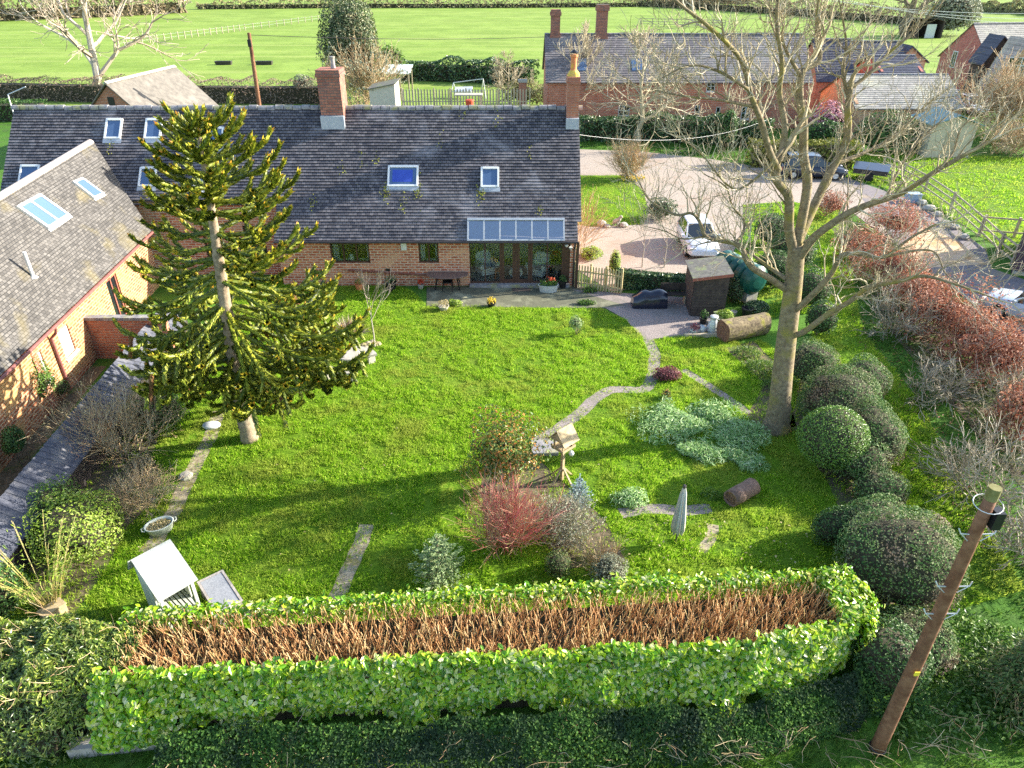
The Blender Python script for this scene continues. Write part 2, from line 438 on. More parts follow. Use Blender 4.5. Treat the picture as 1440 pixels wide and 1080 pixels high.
path("stepping_path", [(960, 520), (1000, 545), (1030, 565), (1052, 582)], .35, .013, M['gravel_grey'])

def bed(name, pts, z=.010):
    b = MB(); P = gp(*pts); sheet(b, P, z); struct(name, b, M['dirt']); PATHS.append(P)
bed("shrub_bed", [(60, 880), (40, 800), (110, 690), (200, 560), (240, 560), (215, 640), (232, 690), (180, 740), (150, 800), (100, 870)])
bed("tree_bed", [(1020, 490), (1060, 480), (1100, 520), (1120, 600), (1075, 612), (1050, 585), (1075, 540)])
bed("hedge_bed", [(1130, 510), (1200, 560), (1245, 640), (1290, 760), (1320, 850), (1240, 850), (1190, 740), (1165, 680), (1140, 640), (1110, 600)])
bed("tangle_bed", [(690, 620), (750, 640), (850, 730), (880, 790), (800, 800), (760, 760), (690, 760), (675, 690)])
bed("beech_bed", [(1150, 285), (1260, 345), (1330, 400), (1440, 490), (1500, 640), (1440, 690), (1330, 560), (1230, 440), (1190, 360)], .0112)
bed("wall_bed", [(0, 660), (130, 515), (150, 515), (0, 700)], .0105)

def grass_blades(name, poly, dens, hmin, hmax, w, m, avoid=True, seed=3, zz=.01):
    P = np.array([p[:2] for p in poly]); lo, hi = P.min(0), P.max(0)
    n = int(dens * (hi - lo).prod()); X = rng.uniform(lo[0], hi[0], n); Y = rng.uniform(lo[1], hi[1], n)
    k = inpoly(X, Y, poly)
    if avoid:
        for q in PATHS: k &= ~(inpoly(X, Y, q) & (rng.random(n) > .22))
    X, Y = X[k], Y[k]
    c = .55 * vnoise(X, Y, .30, seed) + .30 * vnoise(X, Y, .15, seed + 1) + .15 * vnoise(X, Y, 2.2, seed + 2); k = rng.random(len(X)) < np.clip((c - .30) / .16, .12, 1); X, Y = X[k], Y[k]; n = len(X)
    c = .5 * vnoise(X, Y, .34, seed) + .3 * vnoise(X, Y, .16, seed + 1) + .2 * vnoise(X, Y, 2.2, seed + 2)
    c = np.clip((c - .3) / .4, 0, 1)
    h = (hmin + (hmax - hmin) * c) * rng.uniform(.7, 1.3, n); a = rng.uniform(0, 6.28, n); ww = w * rng.uniform(.6, 1.4, n)
    l = rng.normal(size=(n, 2)) * h[:, None] * .55 + np.array([.25, -.12]) * h[:, None]
    V = np.stack([np.stack([X - np.cos(a) * ww, Y - np.sin(a) * ww, np.full(n, zz)], 1), np.stack([X + np.cos(a) * ww, Y + np.sin(a) * ww, np.full(n, zz)], 1),
                  np.stack([X + l[:, 0], Y + l[:, 1], zz + h], 1)], 1)
    b = MB(); b.add(V.reshape(-1, 3), np.arange(3 * n).reshape(n, 3))
    o = struct(name, b, m, kind='stuff'); return o
M['blade'] = leaf_mat("grass_blades", [(.08, .20, .008), (.18, .36, .014), (.30, .52, .025), (.40, .58, .04), (.54, .60, .12)], .6, .45, .15, patch=(.34, .42, .06), pscale=.42)
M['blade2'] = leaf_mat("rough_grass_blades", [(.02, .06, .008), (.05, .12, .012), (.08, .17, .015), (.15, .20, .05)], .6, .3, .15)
PATHS.append([tuple(p) for p in gp((560, 404), (900, 404), (900, 470), (880, 450), (850, 434), (600, 433), (598, 415))])
def grass(name, label_unused, *a, **k): return grass_blades(name, *a, **k)
grass_blades("lawn_grass", LAWN, 1350, .03, .115, .012, M['blade'])
grass_blades("side_grass", STRIP, 600, .04, .15, .015, M['blade'])
grass_blades("island_grass", ISLE, 220, .04, .11, .02, M['blade'])
grass_blades("paddock_grass", PADDOCK, 90, .05, .14, .03, M['blade'])
VERGE = [(-14, 5.6), (12, 5.6), (12, 9.5), (8, 9.4), (-8, 8.6), (-12, 8.8)]
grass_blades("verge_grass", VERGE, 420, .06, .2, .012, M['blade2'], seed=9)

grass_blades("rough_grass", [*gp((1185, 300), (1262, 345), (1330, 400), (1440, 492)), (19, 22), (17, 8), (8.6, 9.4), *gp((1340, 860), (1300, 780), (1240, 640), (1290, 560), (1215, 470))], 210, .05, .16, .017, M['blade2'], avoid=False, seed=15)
grass_blades("rough_grass", gp((1045, 289), (1110, 284), (1185, 296), (1160, 330), (1150, 440), (1060, 450), (1012, 394), (1046, 332)), 330, .05, .15, .017, M['blade'], avoid=False, seed=17)
grass_blades("rough_grass", [(-13.4, 9.4), (-7.8, 9.6), (-7.8, 11.4), (-9.2, 11.6), (-12.8, 14)], 500, .04, .15, .013, M['blade'], avoid=False, seed=19)
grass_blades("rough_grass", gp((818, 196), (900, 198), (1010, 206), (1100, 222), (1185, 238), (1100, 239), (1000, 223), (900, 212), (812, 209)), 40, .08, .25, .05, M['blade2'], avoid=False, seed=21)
# ================================================================== the long brick barn
M['brick'] = brick_mat("barn_brick", (.36, .095, .045), (.56, .21, .115), (.58, .43, .33), bw=.34, rh=.125, ms=.024, weather=(.55, .32, .2), wscale=1.1, wlo=.52, whi=.75)
M['brick_red'] = brick_mat("old_red_brick", (.34, .10, .05), (.46, .17, .09), (.36, .27, .21), bw=.33, rh=.11, ms=.016, weather=(.30, .13, .09), wscale=.9)
M['brick_chim'] = brick_mat("chimney_brick", (.27, .10, .07), (.40, .17, .11), (.16, .12, .10), bw=.30, rh=.12, ms=.02, weather=(.15, .10, .09), wscale=1.6, wlo=.5, whi=.7)
M['tile'] = brick_mat("dark_roof_tile", (.068, .066, .078), (.165, .152, .158), (.02, .02, .025), bw=.19, rh=.155, ms=.012, axis='x', kz=1.376, rough=.62, weather=(.25, .24, .255), wscale=.6, wlo=.54, whi=.80, tone=.6)
M['tile_wing'] = brick_mat("weathered_roof_tile", (.075, .07, .066), (.15, .14, .13), (.03, .03, .03), bw=.19, rh=.13, ms=.012, axis='y', kz=1.45, rough=.8, weather=(.20, .165, .07), wscale=.55, wlo=.55, whi=.85, tone=.5)
M['ridge'] = mat("ridge_tile", (.14, .14, .16), (.30, .28, .27), 5, .8, .3, c3=(.26, .25, .12), scale3=2)
M['darkwood'] = mat("brown_frame", (.055, .028, .02), (.09, .045, .03), 9, .5)
M['whiteframe'] = mat("pale_frame", (.62, .62, .60), (.72, .71, .68), 9, .5)
M['lead'] = mat("lead_flashing", (.30, .33, .37), (.40, .42, .45), 8, .5)
M['cushion'] = mat("pale_fabric", (.52, .53, .52), (.62, .62, .6), 4, .9)
M['pane'] = glass_mat("window_pane", (.012, .016, .018), .03, .9)
M['skypane'] = glass_mat("roof_window_pane", (.07, .12, .22), .22, .35)  # blue of the reflected sky is put into the base colour
M['blind'] = mat("blue_blind", (.03, .06, .32), (.04, .08, .38), 3, .5)
M['clear'] = glass_mat("clear_pane", (.92, .96, .95), .01, .8, alpha=.0)
M['roofglass'] = glass_mat("roof_glass", (.72, .82, .92), .05, .9, alpha=.38)
M['black'] = mat("black_plastic", (.012, .012, .014), (.02, .02, .022), 5, .35)
M['gutter'] = mat("dark_gutter", (.035, .03, .03), (.06, .05, .05), 5, .4)
M['white'] = mat("white_paint", (.50, .51, .50), (.60, .60, .58), 6, .5)
M['terracotta'] = mat("terracotta", (.50, .17, .07), (.62, .24, .10), 8, .8, c3=(.55, .35, .04), scale3=3)
M['lichen'] = mat("lichen_mortar", (.55, .36, .03), (.48, .36, .14), 9, .9, .4)
M['moss'] = mat("moss_clump", (.10, .13, .02), (.22, .24, .04), 14, .95, .6)

KS = (7.33 - 2.35) / (36 - 31.3); NF = unit(np.array([0, -KS, 1.0])); E0 = np.array([0, 31.3, 2.35])
SLOPE = math.hypot(4.7, 4.98); UPV = np.array([0, 4.7, 4.98]) / SLOPE
def on_roof(px, py): return PL(px, py, E0, NF)
def rp(x, s, h=0.0): return np.array([x, 0, 0]) + E0 * np.array([0, 1, 1]) + UPV * s + NF * h
barn = thing("brick_barn", "long single storey brick barn with dark tiled roof and glazed doors", "house", (-10, 31.6, 0))
def tiled(mb, xr, s0, s1, row=.155, lift=.048, step=.55, f=None):
    """courses of lapped tiles between the heights s0 and s1 of the slope; xr(s) gives the spans"""
    n = int(round((s1 - s0) / row))
    for i in range(n):
        a = s0 + (s1 - s0) * i / n; b = s0 + (s1 - s0) * (i + 1) / n + .02
        for x0, x1 in xr((a + b) / 2):
            k = max(1, int((x1 - x0) / step)); xs = np.linspace(x0, x1, k + 1); j = rng.uniform(-.008, .012, k + 1)
            V = []
            for x, e in zip(xs, j): V += [f(x, a - e, 0.002), f(x, a - e, lift + e), f(x, b, 0.008)]
            F = []
            for q in range(k): F += [(3 * q, 3 * q + 3, 3 * q + 4, 3 * q + 1), (3 * q + 1, 3 * q + 4, 3 * q + 5, 3 * q + 2)]
            mb.add(V, F)
SL = (3.78 - 2.35) / 4.98 * SLOPE                     # the left half stops higher up the slope
GX0, GX1, GS = -2.06, 2.42, 1.02
def spans(s):
    a = -23.8 if s > SL else -10.9
    b = 3.2 if s > .9 else 3.02
    if s < GS: return [(a, GX0), (GX1, b)]
    return [(a, b)]
r = MB(); tiled(r, spans, 0, SLOPE, f=rp)
# deck under the tiles and the far slope
r.poly([rp(-10.9, 0, -.02), rp(GX0, 0, -.02), rp(GX0, GS, -.02), rp(-10.9, GS, -.02)]); r.poly([rp(GX1, 0, -.02), rp(3.02, 0, -.02), rp(3.02, GS, -.02), rp(GX1, GS, -.02)])
r.poly([rp(-23.8, SL, -.02), rp(-10.9, SL, -.02), rp(-10.9, SLOPE, -.02), rp(-23.8, SLOPE, -.02)])
r.poly([rp(-10.9, GS, -.02), rp(3.02, GS, -.02), rp(3.2, SLOPE, -.02), rp(-10.9, SLOPE, -.02)])
r.poly([(-23.8, 36, 7.36), (3.2, 36, 7.36), (3.2, 40.9, 2.3), (-23.8, 40.9, 2.3)])
roof = part("roof", r, M['tile'], barn)
rt = MB()
x = -23.9
while x < 3.1:
    w = .42; a = np.linspace(-.15, math.pi + .15, 7); dz = R.uniform(-.025, .025)
    for x0, x1, q in ((x, x + w - .03, .16),):
        V = [(xx, 36 - math.cos(t) * q, 7.26 + dz + math.sin(t) * q) for xx in (x0, x1) for t in a]
        rt.add(V, [(i, i + 1, 8 + i, 7 + i) for i in range(6)] + []); rt.poly(V[:7][::-1]); rt.poly(V[7:])
    x += w
part("ridge_tiles", rt, M['ridge'], roof)
def chimney(x0, x1, y0, y1, z0, z1, pot, lichen):
    c = MB(); c.box(x0, x1, y0, y1, z0, z1 - .3, mi=0); c.box(x0 - .05, x1 + .05, y0 - .05, y1 + .05, z1 - .3, z1 - .16, mi=0)
    c.box(x0 - .02, x1 + .02, y0 - .02, y1 + .02, z1 - .16, z1, mi=0)
    c.box(x0 - .03, x1 + .03, y0 - .16, y0 - .003, z0 - .05, z0 + .62, mi=2)                # flashing apron
    cx, cy = (x0 + x1) / 2, (y0 + y1) / 2
    if lichen: c.lathe([(.30, 0), (.27, .12), (.2, .22), (.16, .26)], 10, (cx, cy, z1), mi=3)
    for px_, sc in pot:
        c.lathe([(.15 * sc, 0), (.13 * sc, .1), (.12 * sc, .52 * sc), (.155 * sc, .54 * sc), (.155 * sc, .62 * sc), (.11 * sc, .62 * sc)], 12, (px_, cy, z1 + (.2 if lichen else .02)), mi=1)
        if lichen: c.lathe([(.19, 0), (.19, .03), (.03, .14)], 10, (px_, cy, z1 + .98), mi=4); c.tube([(px_ - .1, cy, z1 + .8), (px_ - .1, cy, z1 + 1.0)], .015, 4, mi=4); c.tube([(px_ + .1, cy, z1 + .8), (px_ + .1, cy, z1 + 1.0)], .015, 4, mi=4)
    return c
part("chimney", chimney(-9.0, -7.95, 35.3, 36.45, 6.45, 9.05, [(-8.3, .8)], False), [M['brick_chim'], M['ridge'], M['lead'], M['lichen'], M['black']], roof, label="broad brick chimney stack with a short pale pot")
part("chimney", chimney(2.58, 3.13, 35.3, 36.1, 6.35, 8.75, [(2.85, 1.15)], True), [M['brick_red'], M['terracotta'], M['lead'], M['lichen'], M['black']], roof, label="slim brick chimney with orange pot and yellow lichen")

def roof_window(pts, parent, f, blind=False, pale=True, open_=False):
    """pts: x0,x1,s0,s1 on the slope; f(x,s,h) places a point"""
    x0, x1, s0, s1 = pts; t = .085; H = .11
    m = MB()
    def bx(a0, a1, b0, b1, h0, h1):
        V = [f(a, b, h) for a in (a0, a1) for b in (b0, b1) for h in (h0, h1)]
        m.add(V, [(0, 1, 3, 2), (4, 6, 7, 5), (0, 4, 5, 1), (2, 3, 7, 6), (0, 2, 6, 4), (1, 5, 7, 3)])
    bx(x0, x0 + t, s0, s1, 0, H); bx(x1 - t, x1, s0, s1, 0, H); bx(x0 + t + .002, x1 - t - .002, s0, s0 + t, 0, H - .01); bx(x0 + t + .002, x1 - t - .002, s1 - t * 1.3, s1, 0, H + .02)
    w = part("roof_window", m, M['whiteframe'] if pale else M['ridge'], parent)
    p = MB(); p.poly([f(x0 + t, s0 + t, H - .03), f(x1 - t, s0 + t, H - .03), f(x1 - t, s1 - t, H - .03), f(x0 + t, s1 - t, H - .03)])
    if blind:
        q = .22; p.mi = 1; p.poly([f(x0 + q, s0 + q, H - .024), f(x1 - q * 1.2, s0 + q, H - .024), f(x1 - q * 1.2, s1 - q, H - .024), f(x0 + q, s1 - q, H - .024)])
    part("pane", p, [M['skypane'], M['blind']], w)
    a = MB(); V = [f(x0 - .05, s0 - .22, .045), f(x1 + .05, s0 - .22, .045), f(x1 + .05, s0 - .003, .06), f(x0 - .05, s0 - .003, .06)]; a.poly(V)
    part("flashing", a, M['lead'], w)
def s_of(z): return (z - 2.35) / 4.98 * SLOPE
for (pxa, pya, pxb, pyb, bl) in ((147, 168, 174, 196, 0), (203, 168, 230, 196, 0), (290, 180, 316, 207, 0), (195, 236, 222, 263, 0), (272, 246, 298, 272, 0), (26, 233, 58, 262, 0), (545, 234, 589, 263, 1), (676, 236, 702, 264, 0)):
    a = on_roof(pxa, pyb); b = on_roof(pxb, pya)
    roof_window((a[0], b[0], s_of(a[2]), s_of(b[2])), roof, rp, bool(bl))

M['mossleaf'] = leaf_mat("roof_moss", [(.16, .18, .02), (.30, .30, .04), (.10, .10, .03)], .8, .1)
mo = MB()
for px, py, n in ((543, 270, 60), (588, 270, 40), (676, 272, 60), (568, 285, 26), (510, 222, 10), (528, 225, 10), (480, 240, 10), (155, 205, 30), (205, 268, 40), (330, 240, 16), (620, 200, 8), (745, 215, 8), (700, 170, 12), (650, 163, 12), (440, 285, 20), (760, 300, 16)):
    q = on_roof(px, py); C = q + rng.normal(size=(n, 1)) * np.array([1, 0, 0]) * .10 + UPV * rng.normal(size=(n, 1)) * .28 + NF * .05
    leaves(mo, C, NF + rng.normal(size=(n, 3)) * .4, .08, .8)
part("moss", mo, M['mossleaf'], roof, kind='stuff')
# walls: panels between the openings
wl = MB()
def panel_wall(mb, x0, x1, y, z0, z1, holes, t=.3):
    """a wall along x with openings (xa, xb, za, zb)"""
    xs = sorted({x0, x1, *[h[0] for h in holes], *[h[1] for h in holes]})
    for i in range(len(xs) - 1):
        a, b = xs[i], xs[i + 1]; c = (a + b) / 2; hs = sorted([h for h in holes if h[0] <= c <= h[1]], key=lambda h: h[2]); z = z0
        for h in hs:
            if h[2] > z: mb.box(a, b, y, y + t, z, h[2])
            z = h[3]
        if z < z1: mb.box(a, b, y, y + t, z, z1)
WY = 31.6
def wx(px, Y=WY, z=1.5): return (px - 720) / FOC * (Y * CP + (CAM_H - z) * SP)
win1 = (wx(465), wx(520), 1.15, 2.12); win2 = (wx(589), wx(617), 1.15, 2.12); door = (wx(660), 2.72, .14, 2.18)
panel_wall(wl, -10.9, 2.98, WY, 0, 2.38, [win1, win2, door])
lwins = [(-20.5, -19.6, .2, 2.2), (-12.9, -11.9, 1.0, 2.5), (-14.9, -14.0, .9, 2.4)]
panel_wall(wl, -23.6, -10.9, 33.0, 0, 3.7, lwins)
wl.box(-10.9, -10.6, 31.9, 33.0, 0, 2.6)
# right gable end, back wall, left gable
wl.prism([(2.98, 31.9, 0), (2.98, 40.6, 0), (2.98, 40.6, 2.4), (2.98, 36, 7.15), (2.98, 31.9, 2.8)], (-.3, 0, 0))
wl.prism([(-23.6, 33.3, 0), (-23.6, 40.6, 0), (-23.6, 40.6, 2.4), (-23.6, 36, 7.1), (-23.6, 33.3, 4.2)], (.3, 0, 0)); wl.box(-23.3, 2.68, 40.3, 40.6, 0, 2.5)
part("wall", wl, M['brick'], barn)
def window(parent, x0, x1, z0, z1, y, nl, frame, pane, t=.07, inset=.08, sill=True, bars=0, axis='x', sgn=1, world=True):
    """frame with nl lights; axis y: a window in a wall that runs along y (x is then the wall plane)"""
    def P(u0, u1, d0, d1, z0, z1, mb):
        if axis == 'x': mb.box(u0, u1, y + d0, y + d1, z0, z1)
        else: mb.box(y - sgn * d1, y - sgn * d0, u0, u1, z0, z1)
    m = MB(); a, b = inset, inset + .07
    P(x0, x1, a, b, z1 - t, z1, m); P(x0, x1, a, b, z0, z0 + t, m)
    for i in range(nl + 1):
        c = x0 + (x1 - x0) * i / nl; c = min(max(c, x0 + t / 2), x1 - t / 2); P(c - t / 2, c + t / 2, a - .004, b - .01, z0 + t, z1 - t, m)
    for k in range(bars):
        zz = z0 + (z1 - z0) * (k + 1) / (bars + 1); P(x0 + t, x1 - t, a + .01, b - .02, zz - .02, zz + .02, m)
    if sill: P(x0 - .05, x1 + .05, -.05, a, z0 - .06, z0 - .002, m)
    f = part("window", m, frame, parent, world)
    g_ = MB(); P(x0 + t, x1 - t, a + .03, a + .045, z0 + t, z1 - t, g_); part("pane", g_, pane, f, world)
    return f
window(barn, *win1, WY, 3, M['darkwood'], M['clear'], sill=False); window(barn, *win2, WY, 2, M['darkwood'], M['clear'], sill=False)
for w in lwins: window(barn, *w, 33.0, 2, M['darkwood'], M['pane'], sill=False)
# rooms behind the clear windows
M['room'] = mat("room_plaster", (.5, .44, .34), (.58, .52, .42), 2, .9); M['roomfloor'] = mat("room_floor", (.42, .37, .31), (.5, .45, .38), 4, .7)
rm = MB(); rm.box(-10.5, 2.6, 35.0, 35.1, 0, 2.6, mi=0); rm.box(-10.5, 2.6, 31.95, 35.0, .02, .1, mi=1); rm.box(-2.4, -2.3, 31.95, 35, .1, 2.3, mi=0); rm.box(-10.5, GX0 - .1, 31.95, 35.0, 2.42, 2.5, mi=0)
part("interior", rm, [M['room'], M['roomfloor']], barn)
b = MB(); b.lathe([(.09, 0), (.13, .12), (.07, .26), (.09, .32), (.0, .30)], 12); single("jug", b, M['white'], "white jug standing inside the three light window of the barn", "jug", (wx(492), WY + .32, 1.16), world=False, smooth=True)
for w_ in (win1, win2): b = MB(); b.box(w_[0] - .1, w_[1] + .1, WY + .302, WY + .62, 1.09, 1.155); part("window_sill", b, M['cushion'], barn)
for c_ in (win1[0] + .12, win1[1] - .12, win2[0] + .1, win2[1] - .1):
    b = MB()
    b.prism([(c_ - .13 + .026 * k_, WY + .64 + .03 * (k_ % 2), .9) for k_ in range(11)] + [(c_ + .13 - .026 * k_, WY + .655 + .03 * (k_ % 2), .9) for k_ in range(11)], (0, 0, 1.3)); part("curtain", b, M['cushion'], barn)
# glazed doors and the glass roof over them
dx0, dx1 = door[0], door[1]; gf = MB(); n6 = [dx0 + (2.38 - dx0) * i / 6 for i in range(7)]
gf.box(dx0, dx1, WY + .02, WY + .12, 2.1, 2.2); gf.box(dx0, dx1, WY + .02, WY + .14, .10, .22)
for i, xx in enumerate(n6):
    w_ = .05 if i in (1, 5) else .09
    gf.box(xx - w_ / 2, xx + w_ / 2, WY + .015, WY + .125, .22, 2.1)
gf.box(2.42, 2.72, WY + .03, WY + .10, .22, 2.1)
for i in (2, 3): gf.box(n6[i] + .05, n6[i] + .17, WY + .03, WY + .11, .22, 2.1); gf.box(n6[i + 1] - .17, n6[i + 1] - .05, WY + .03, WY + .11, .22, 2.1); gf.box(n6[i] + .17, n6[i + 1] - .17, WY + .03, WY + .11, .22, .32)
gdoor = part("glazed_door", gf, M['darkwood'], barn)
for i in range(6):
    p = MB(); p.box(n6[i] + .05, n6[i + 1] - .05, WY + .06, WY + .072, .24, 2.09); part("pane", p, M['clear'], gdoor)
st = MB(); st.box(dx0 - .02, dx1, WY - .28, WY + .01, 0, .14); part("step", st, M['ridge'], barn)
gr = MB()
xs = [GX0 + .04 + (GX1 - GX0 - .08) * i / 6 for i in range(7)]
def rbox(mb, x0, x1, s0, s1, h0, h1):
    V = [rp(a, b, h) for a in (x0, x1) for b in (s0, s1) for h in (h0, h1)]
    mb.add(V, [(0, 1, 3, 2), (4, 6, 7, 5), (0, 4, 5, 1), (2, 3, 7, 6), (0, 2, 6, 4), (1, 5, 7, 3)])
for x in xs: rbox(gr, x - .035, x + .035, .04, GS, -.02, .10)
rbox(gr, GX0, GX1, GS - .05, GS + .06, .03, .115); rbox(gr, GX0, GX1, -.03, .04, -.04, .085)
gl = part("glass_roof", gr, M['lead'], barn)
for i in range(6):
    p = MB(); rbox(p, xs[i] + .04, xs[i + 1] - .04, .045, GS - .055, .04, .06); part("pane", p, M['roofglass'], gl)
gt = MB(); gt.tube([(-10.9, 31.22, 2.3), (3.05, 31.22, 2.3)], .055, 8); gt.tube([(-23.7, 32.55, 3.66), (-10.95, 32.55, 3.66)], .055, 8)
gt.box(-10.9, 3.0, 31.36, 31.59, 2.21, 2.28); part("gutter", gt, M['gutter'], barn)
dp = MB(); dp.tube([(2.9, 31.22, 2.28), (2.9, 31.32, 2.1), (2.9, 31.5, 1.9), (2.9, 31.5, 0)], .05, 8); part("downpipe", dp, M['gutter'], barn)
wp = MB(); wp.tube([(wx(490, WY, .8), WY - .08, .82), (wx(612, WY, .6), WY - .08, .55)], .05, 8); part("waste_pipe", wp, mat("brown_pipe", (.15, .05, .03), (.2, .07, .05), 5, .5), barn)
vb = MB(); c = wx(568, WY, 2); vb.box(c - .13, c + .13, WY - .1, WY - .003, 1.82, 2.17); part("meter_box", vb, M['white'], barn)
vb = MB(); c = wx(545, WY, 1); vb.box(c - .11, c + .11, WY - .02, WY - .003, .75, .87); part("vent", vb, M['black'], barn)
for xx in (2.52, 2.72):
    lm = MB(); lm.lathe([(.0, 0), (.05, .02), (.09, .1), (.085, .13), (.0, .12)], 10, (xx, WY - .14, 1.98 - (xx - 2.52) * .6)); lm.tube([(xx, WY - .1, 2.02), (xx, WY, 2.05)], .02, 5); part("flood_lamp", lm, M['white'], barn)
ps = MB(); ps.box(2.98, 3.1, WY - .3, WY - .18, 0, 2.24); part("post", ps, M['darkwood'], barn)

# things seen through the glass
def armchair(x, y, rz, lab):
    t = thing("armchair", lab, "armchair", (x, y, .1), rz, "armchairs inside the glazed doors")
    b = MB(); b.box(-.42, .42, -.4, .4, .08, .42); part("seat", b, M['cushion'], t, False)
    b = MB(); b.prism([(-.4, .28, .43), (.4, .28, .43), (.4, .36, .9), (.25, .38, 1.05), (-.25, .38, 1.05), (-.4, .36, .9)], (0, .14, .0)); part("backrest", b, M['cushion'], t, False)
    for s in (-1, 1):
        b = MB(); b.box(s * .43 - .09, s * .43 + .09, -.4, .27, .425, .66); part("arm", b, M['cushion'], t, False)
    for sx in (-1, 1):
        for sy in (-1, 1):
            b = MB(); b.box(sx * .36 - .03, sx * .36 + .03, sy * .34 - .03, sy * .34 + .03, 0, .078); part("leg", b, M['darkwood'], t, False)
armchair(-1.25, 32.9, .5, "pale armchair behind the leftmost glazed panes of the barn")
armchair(1.3, 32.7, -.5, "pale armchair behind the glazed panes above the tin planter")
b = MB(); b.lathe([(.20, 0), (.32, 0), (.34, .08), (.30, .17), (.22, .16), (.19, .06)], 18, M=np.array(Matrix.Rotation(math.pi / 2, 4, 'X')))
t = thing("pet_bed", "round white pet bed standing up inside the glazed doors", "pet bed", (.18, 32.25, .44)); part("cushion_ring", b, M['cushion'], t, False)
b = MB(); b.lathe([(.0, 0), (.18, 0.01), (.19, .05), (.0, .05)], 18, M=np.array(Matrix.Rotation(math.pi / 2, 4, 'X'))); part("hollow", b, M['black'], t, False)  # flat black disc; the dark inside of the ring is painted
t = thing("stool", "small orange wooden stool behind the left glazed pane", "stool", (-.62, 32.3, .1)); b = MB(); b.box(-.2, .2, -.2, .2, .4, .46); part("seat", b, M['terracotta'], t, False)
for sx in (-1, 1):
    for sy in (-1, 1):
        b = MB(); b.beam((sx * .16, sy * .16, .4), (sx * .19, sy * .19, 0), .04, .04); part("leg", b, M['terracotta'], t, False)
t = thing("flower_stand", "red potted flower on a dark stand inside the glass", "pot plant", (2.1, 32.15, .1))
b = MB(); b.box(-.2, .2, -.18, .18, 0, .95); part("stand", b, M['gutter'], t, False)
b = MB(); b.lathe([(.1, 0), (.15, .2), (.13, .2), (.0, .18)], 12, (0, 0, .952)); part("pot", b, M['black'], t, False)
b = MB(); P, q = blob_pts(160, (0, 0, 1.3), (.22, .22, .2), 4); leaves(b, P[:110], q[:110], .09, mi=0); leaves(b, P[110:], q[110:], .11, mi=1)
part("foliage", b, [leaf_mat("pot_leaves", [(.03, .1, .02), (.06, .16, .03)]), leaf_mat("red_petals", [(.5, .03, .02), (.65, .08, .04)])], t, False)

# ================================================================== the wing at the left, its wall and lean-to
wing = thing("brick_wing", "sunlit pale brick wing with weathered tiled roof and white flue", "house", (-17, 24, 0))
WE1 = on_roof(212, 325); WR1 = on_roof(130, 197); WE0 = G(0, 528, 2.7); WR0 = G(0, 275, WR1[2])
# run both lines on past the frame
WEc = WE0 + (WE0 - WE1) * .35; WRc = WR0 + (WR0 - WR1) * .9
def wpnt(u, v, h=0.0):
    """u along the ridge (0 near .. 1 far), v from the eave (0) to the ridge (1)"""
    e = WEc + (WE1 - WEc) * u; q = WRc + (WR1 - WRc) * u
    n = np.cross(WE1 - WEc, WRc - WEc); n = n / np.linalg.norm(n)
    if n[2] < 0: n = -n
    return e + (q - e) * v + n * h
LW = np.linalg.norm(WE1 - WEc); HW = np.linalg.norm(WRc - WEc)
r = MB(); nr = int(np.linalg.norm(WR1 - WE1) / .14)
for i in range(nr):
    a, b_ = i / nr, (i + 1) / nr + .004; k = 34
    V = []
    for j in range(k + 1):
        e = R.uniform(-.002, .003); V += [wpnt(j / k, a, .002), wpnt(j / k, a + e, .028), wpnt(j / k, b_, .006)]
    F = []
    for q in range(k): F += [(3 * q, 3 * q + 3, 3 * q + 4, 3 * q + 1), (3 * q + 1, 3 * q + 4, 3 * q + 5, 3 * q + 2)]
    r.add(V, F)
r.poly([wpnt(0, 0, -.02), wpnt(1, 0, -.02), wpnt(1, 1, -.02), wpnt(0, 1, -.02)])
far0, far1 = WRc + np.array([-3.6, 0, -3.4]), WR1 + np.array([-3.4, -.0, -3.4]); r.poly([WRc, WR1, far1, far0])
wroof = part("roof", r, M['tile_wing'], wing)
rt = MB(); L = np.linalg.norm(WR1 - WRc); n = int(L / .42); d = (WR1 - WRc) / L
for i in range(n):
    p = WRc + d * (.42 * i); q = WRc + d * (.42 * i + .41); sx = np.array([1, 0, 0.0])
    V = [o + sx * math.cos(t) * .17 + np.array([0, 0, 1]) * (math.sin(t) * .15 - .05) for o in (p, q) for t in np.linspace(-.1, math.pi + .1, 7)]
    rt.add(V, [(k, k + 7, k + 8, k + 1) for k in range(6)]); rt.poly(V[:7]); rt.poly(V[7:][::-1])
part("ridge_tiles", rt, mat("wing_ridge", (.26, .22, .20), (.38, .33, .30), 5, .85, .3), wroof)
def wuv(px, py):
    n = np.cross(WE1 - WEc, WRc - WEc); p = PL(px, py, WEc, n)
    best = None
    for _ in range(1):
        A = np.stack([WE1 - WEc, WRc - WEc], 1); sol = np.linalg.lstsq(A, p - WEc, rcond=None)[0]
    # refine: the eave and the ridge are not parallel
    u, v = sol
    for _ in range(30):
        q = wpnt(u, v); J = np.stack([(wpnt(u + 1e-3, v) - q) / 1e-3, (wpnt(u, v + 1e-3) - q) / 1e-3], 1)
        du = np.linalg.lstsq(J, p - q, rcond=None)[0]; u += du[0]; v += du[1]
    return u, v
